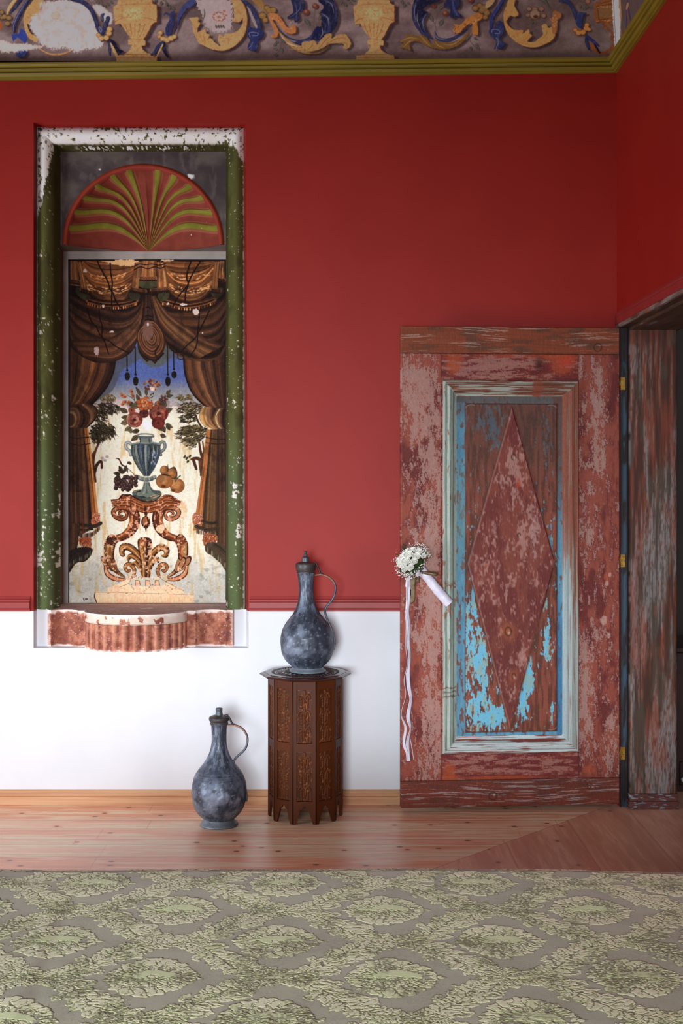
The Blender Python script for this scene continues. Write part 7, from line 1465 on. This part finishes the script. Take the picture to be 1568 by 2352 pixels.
# ================================================================ the two ewers
def ewer(name, label, cx, cy, z0, k, foot, body, lid, fin, hand, hinge, lean, seed, hp0):
    root = empty(name, (cx, cy, z0)); tag(root, label, 'ewer', 'lidded metal ewers')
    def sm(prof): 
        P = cr(prof, False, 6); P[:, 0] = np.clip(P[:, 0], 0, None); return [(r * k, h * k) for r, h in P]
    def colr(V, lo=(62, 70, 84), hi=(122, 134, 154), fl=.0):
        x, y, z = V[:, 0], V[:, 1], V[:, 2] - z0; a = np.arctan2(y - cy, x - cx); h = z / k
        n1 = fbm(a * 2.2 + seed, z * 22, seed, 5); n2 = fbm(a * 6 + seed, z * 60, seed + 3, 5); n3 = fbm(a * 14, z * 160, seed + 7, 3)
        c = mix(lo, hi, ss(.3, .7, n1)); c = mix(c, (42, 48, 60), ss(.5, .7, n2) * .6); c = mix(c, (150, 162, 182), ss(.66, .74, n2 * .5 + n1 * .5 + fl * np.exp(-((h - 250) / 90) ** 2) * .12) * .8)
        c = mix(c, (176, 184, 196), ss(.70, .76, n3) * .55); c = mix(c, (128, 138, 152), (np.exp(-((h - 425) / 1.6) ** 2) + np.exp(-((h - 405) / 1.6) ** 2) + np.exp(-((h - 392) / 1.4) ** 2) + np.exp(-((h - 660) / 1.6) ** 2)) * .55)
        return c
    def hammered(o): return o
    P = np.array(sm(body)); n = 150; a = np.linspace(0, 2 * math.pi, n, endpoint=False); rr2 = P[:, :1]; zz2 = P[:, 1:]
    lo_h = np.exp(-((zz2 / k - 240) / 110) ** 2); dent = (fbm(np.cos(a)[None] * 4 + 5 + 0 * zz2, np.sin(a)[None] * 4 + zz2 * 22, seed + 2, 4) - .5) * .0035
    cell = np.abs(fbm(np.cos(a)[None] * 7 + 9, np.sin(a)[None] * 7 + zz2 * 40, seed + 9, 2) - .5) * .006 * lo_h
    R2 = rr2 + dent * np.clip(rr2 / .05, 0, 1) - cell
    Pg = np.stack([cx + R2 * np.cos(a) + lean * zz2, cy + R2 * np.sin(a), z0 + zz2 + 0 * R2], -1)
    bo = grid('body', Pg, M['vcm'], root, colr(Pg.reshape(-1, 3), fl=1.0).reshape(Pg.shape), 1.0, close=True)
    MB().lathe(sm(foot), (cx, cy, z0), 64, lean=(lean, 0)).build('foot', M['vcm'], root, auto=.8, col=lambda V: mix((104, 114, 124), (146, 156, 164), fbm(V[:, 0] * 60, V[:, 2] * 90, seed)), gain=1.0)
    li = MB().lathe(sm(lid), (cx, cy, z0), 64, lean=(lean, 0)).build('lid', M['vcm'], root, smooth=True, col=lambda V: mix((48, 50, 56), (104, 92, 84), fbm(V[:, 0] * 90, V[:, 2] * 90, seed + 5)), gain=1.0)
    MB().lathe(sm(fin), (cx, cy, z0), 32, lean=(lean, 0)).build('finial', M['vcm'], li, smooth=True, col=lambda V: mix((60, 70, 76), (98, 108, 116), fbm(V[:, 0] * 90, V[:, 2] * 90, seed + 6)), gain=1.0)
    Hp = cr3([(cx + x * k, cy, z0 + h * k) for x, h in hand], 8)
    MB().tube(Hp, [.0042, .0046, .005, .0048, .0046, .0044], 10, ry=[.006, .009, .010, .009, .008, .010], up=(0, 1, 0)).build('handle', M['vcm'], root, smooth=True,
        col=lambda V: mix(mix((74, 80, 92), (110, 118, 132), fbm(V[:, 0] * 90, V[:, 2] * 90, seed + 8)), (176, 124, 92), ss(hand[6][1], hand[2][1], (V[:, 2] - z0) / k) * .75), gain=1.0)
    Hh = cr3([(cx + x * k, cy, z0 + h * k) for x, h in hinge], 6); b = MB().tube(Hh, [.003, .0035, .0045, .003], 8, ry=.005); b.ball(Hh[-1], .0062, 2, sq=(1, 1.2, .8))
    b.build('hinge', M['vcm'], li, smooth=True, col=lambda V: V * 0 + (52, 54, 58))
    return root
# floor ewer (units: 0.524 mm)
H = 2265
ewer('ewer', 'tarnished grey metal ewer standing on the floorboards left of the carved stand', -.4836, -.338, 0.0, .000524,
     [(0, 1), (140, 1), (150, 3), (151, 8), (146, 16), (132, 28), (118, 44), (112, 56), (100, 58)], [(100, 48), (118, 50), (140, 66), (165, 92), (190, 130), (208, 180), (217, 235), (219, 275), (214, 320), (204, 360), (188, 398), (160, 440), (128, 480), (102, 520), (84, 556), (70, 596), (62, 640), (59, 690), (60, 740), (63, 780), (70, 798), (74, 803), (60, 806)],
     [(60, 800), (73, 802), (71, 812), (70, 818), (78, 826), (81, 838), (80, 850), (72, 858), (56, 864), (40, 868), (30, 872)], [(31, 868), (29, 880), (26, 892), (27, 908), (28, 920), (24, 926), (14, 928), (0, 928)],
     [(68, 790), (90, 789), (130, 788), (172, 770), (206, 736), (225, 686), (218, 626), (194, 586), (154, 550), (126, 520), (116, 490), (124, 462), (154, 424), (184, 366), (206, 302), (216, 250), (217, 186)],
     [(44, 874), (66, 868), (86, 838), (102, 806), (116, 796)], 0.0, 3, 0)
# ewer on the stand (units: 0.539 mm)
ewer('ewer', 'tarnished grey metal ewer with a pointed finial on top of the carved stand', -.1185, -.185, ST + .0148, .000539,
     [(0, 1), (134, 1), (143, 3), (144, 8), (138, 16), (126, 26), (119, 36), (112, 40), (100, 42)], [(100, 34), (118, 36), (140, 54), (176, 92), (200, 140), (212, 196), (214, 246), (208, 296), (190, 348), (164, 390), (138, 422), (114, 452), (97, 482), (82, 512), (69, 552), (61, 602), (59, 652), (61, 722), (66, 762), (70, 778), (74, 784), (62, 788)],
     [(62, 782), (72, 784), (70, 792), (76, 804), (80, 822), (81, 846), (76, 858), (58, 866), (40, 870), (31, 872)], [(31, 868), (30, 902), (25, 909), (12, 914), (15, 920), (17, 926), (12, 934), (8, 938), (12, 944), (12, 950), (6, 955), (0, 956)],
     [(58, 764), (84, 768), (116, 768), (156, 754), (192, 728), (216, 692), (220, 650), (210, 602), (188, 562), (158, 528), (140, 494), (141, 456), (160, 404), (184, 352), (206, 282), (215, 222), (205, 174)],
     [(50, 866), (66, 858), (84, 820), (98, 784), (112, 774)], -.019, 11, 0)
# ================================================================ bed with the damask spread
PR = .45; dm = paint_damask(); BY0, BY1, BX = -2.452, -4.45, .98
def fold(q, L, R_=.035):
    "distance along the cloth past an edge at L -> (horizontal, drop)"
    e = q - L; a = np.clip(e / R_, 0, math.pi / 2); return np.where(e <= 0, q, L + R_ * np.sin(a)), np.where(e <= 0, 0, R_ * (1 - np.cos(a)) + np.maximum(e - R_ * math.pi / 2, 0))
xs = np.r_[np.linspace(-BX - .44, -.95, 40)[:-1], np.linspace(-.95, .93, 1420), np.linspace(.93, BX + .44, 42)[1:]]
sv = np.r_[np.linspace(-.44, -.03, 26)[:-1], np.linspace(-.03, 1.0, 600), np.linspace(1.0, 2.0, 30)[1:]]
SX, SV = np.meshgrid(xs, sv)
edge = .004 * np.sin(SX * 5.1 + .8) + .012 * np.exp(-((SX + .35) / .35) ** 2) + .012 * np.exp(-((SX - .33) / .30) ** 2) - .006 * ss(.60, .66, SX) + .003 * np.sin(SX * 13)
hx, dx_ = fold(np.abs(SX), BX); hy, dy_ = fold(-SV, 0.0); yy_ = BY0 + edge * np.clip(1 - SV * 6, 0, 1) + hy
ztop = np.interp(SV, [0, .04, .20, .35, .60, .94, 2.0], [.474, .482, .489, .493, .503, .516, .53])
ztop = ztop + .0035 * fbm(SX * 5, SV * 6, 6, 3) * np.clip(SV * 8, 0, 1) + .0012 * np.exp(-((SX + .66 - SV * .12) / .02) ** 2) * ss(.1, .3, SV) - .0010 * np.exp(-((SX + .62 - SV * .10) / .018) ** 2) * ss(.1, .3, SV)
dpx = -(yy_ ) ; dep = 5.5 + yy_
u = (SX / PR + .263) * 600; v = (5.5 + BY0 - SV - 2.915) / PR * 600
n1 = fbm(u / 15, v / 15, 1, 3) - .5; n2 = fbm(u / 15 + 9, v / 15, 2, 3) - .5; uw, vw = u + n1 * 24, v + n2 * 24
cc_ = dm.sample(uw % TW, (vw % TH))
lift = ss(118, 178, cc_[..., 1]); pm = ss(.54, .76, fbm(u / 70, v / 90, 5, 4) + .10 * fbm(u / 500, v / 400, 19, 2)) * ss(.36, .58, fbm(u / 6, v / 6, 8, 3))
cc_ = mix(cc_, (84, 76, 42), pm * .75 * lift); cc_ = cc_ + ((fbm(u / 2.4, v / 2.4, 33, 2) - .5) * 16)[..., None]
drop = np.maximum(dx_, 0) + np.maximum(dy_, 0); wav = .012 * np.sin(SX * 22 + SV * 17) * np.clip(drop * 4, 0, 1)
Z_ = np.maximum(ztop - drop, .05) + lift * .0009; P = np.stack([np.sign(SX) * (hx + (dx_ > 0) * np.abs(wav)), yy_ + (dy_ > .03) * wav, Z_], -1)
tag(grid('bedspread', P, M['vcb'], col=cc_, gain=(1.85, 1.85, 1.72), flip=False), 'pale green damask bedspread with velvety floral pattern covering the bed', 'bedspread')
bd_ = empty('bed', (0, -3.45, 0)); tag(bd_, 'bed hidden under the green damask spread', 'bed')
MB().box(-BX + .035, BX - .035, BY1 + .02, BY0 - .045, .26, .458, b=.03).build('mattress', M['mattress'], bd_); MB().box(-BX + .05, BX - .05, BY1 + .03, BY0 - .055, .12, .26, b=.01).build('bed_base', M['dark'], bd_)
for sx in (-1, 1):
    for y in (BY0 - .14, BY1 + .12): MB().box(sx * (BX - .12) - .03, sx * (BX - .12) + .03, y - .03, y + .03, 0, .12).build('leg', M['dark'], bd_)
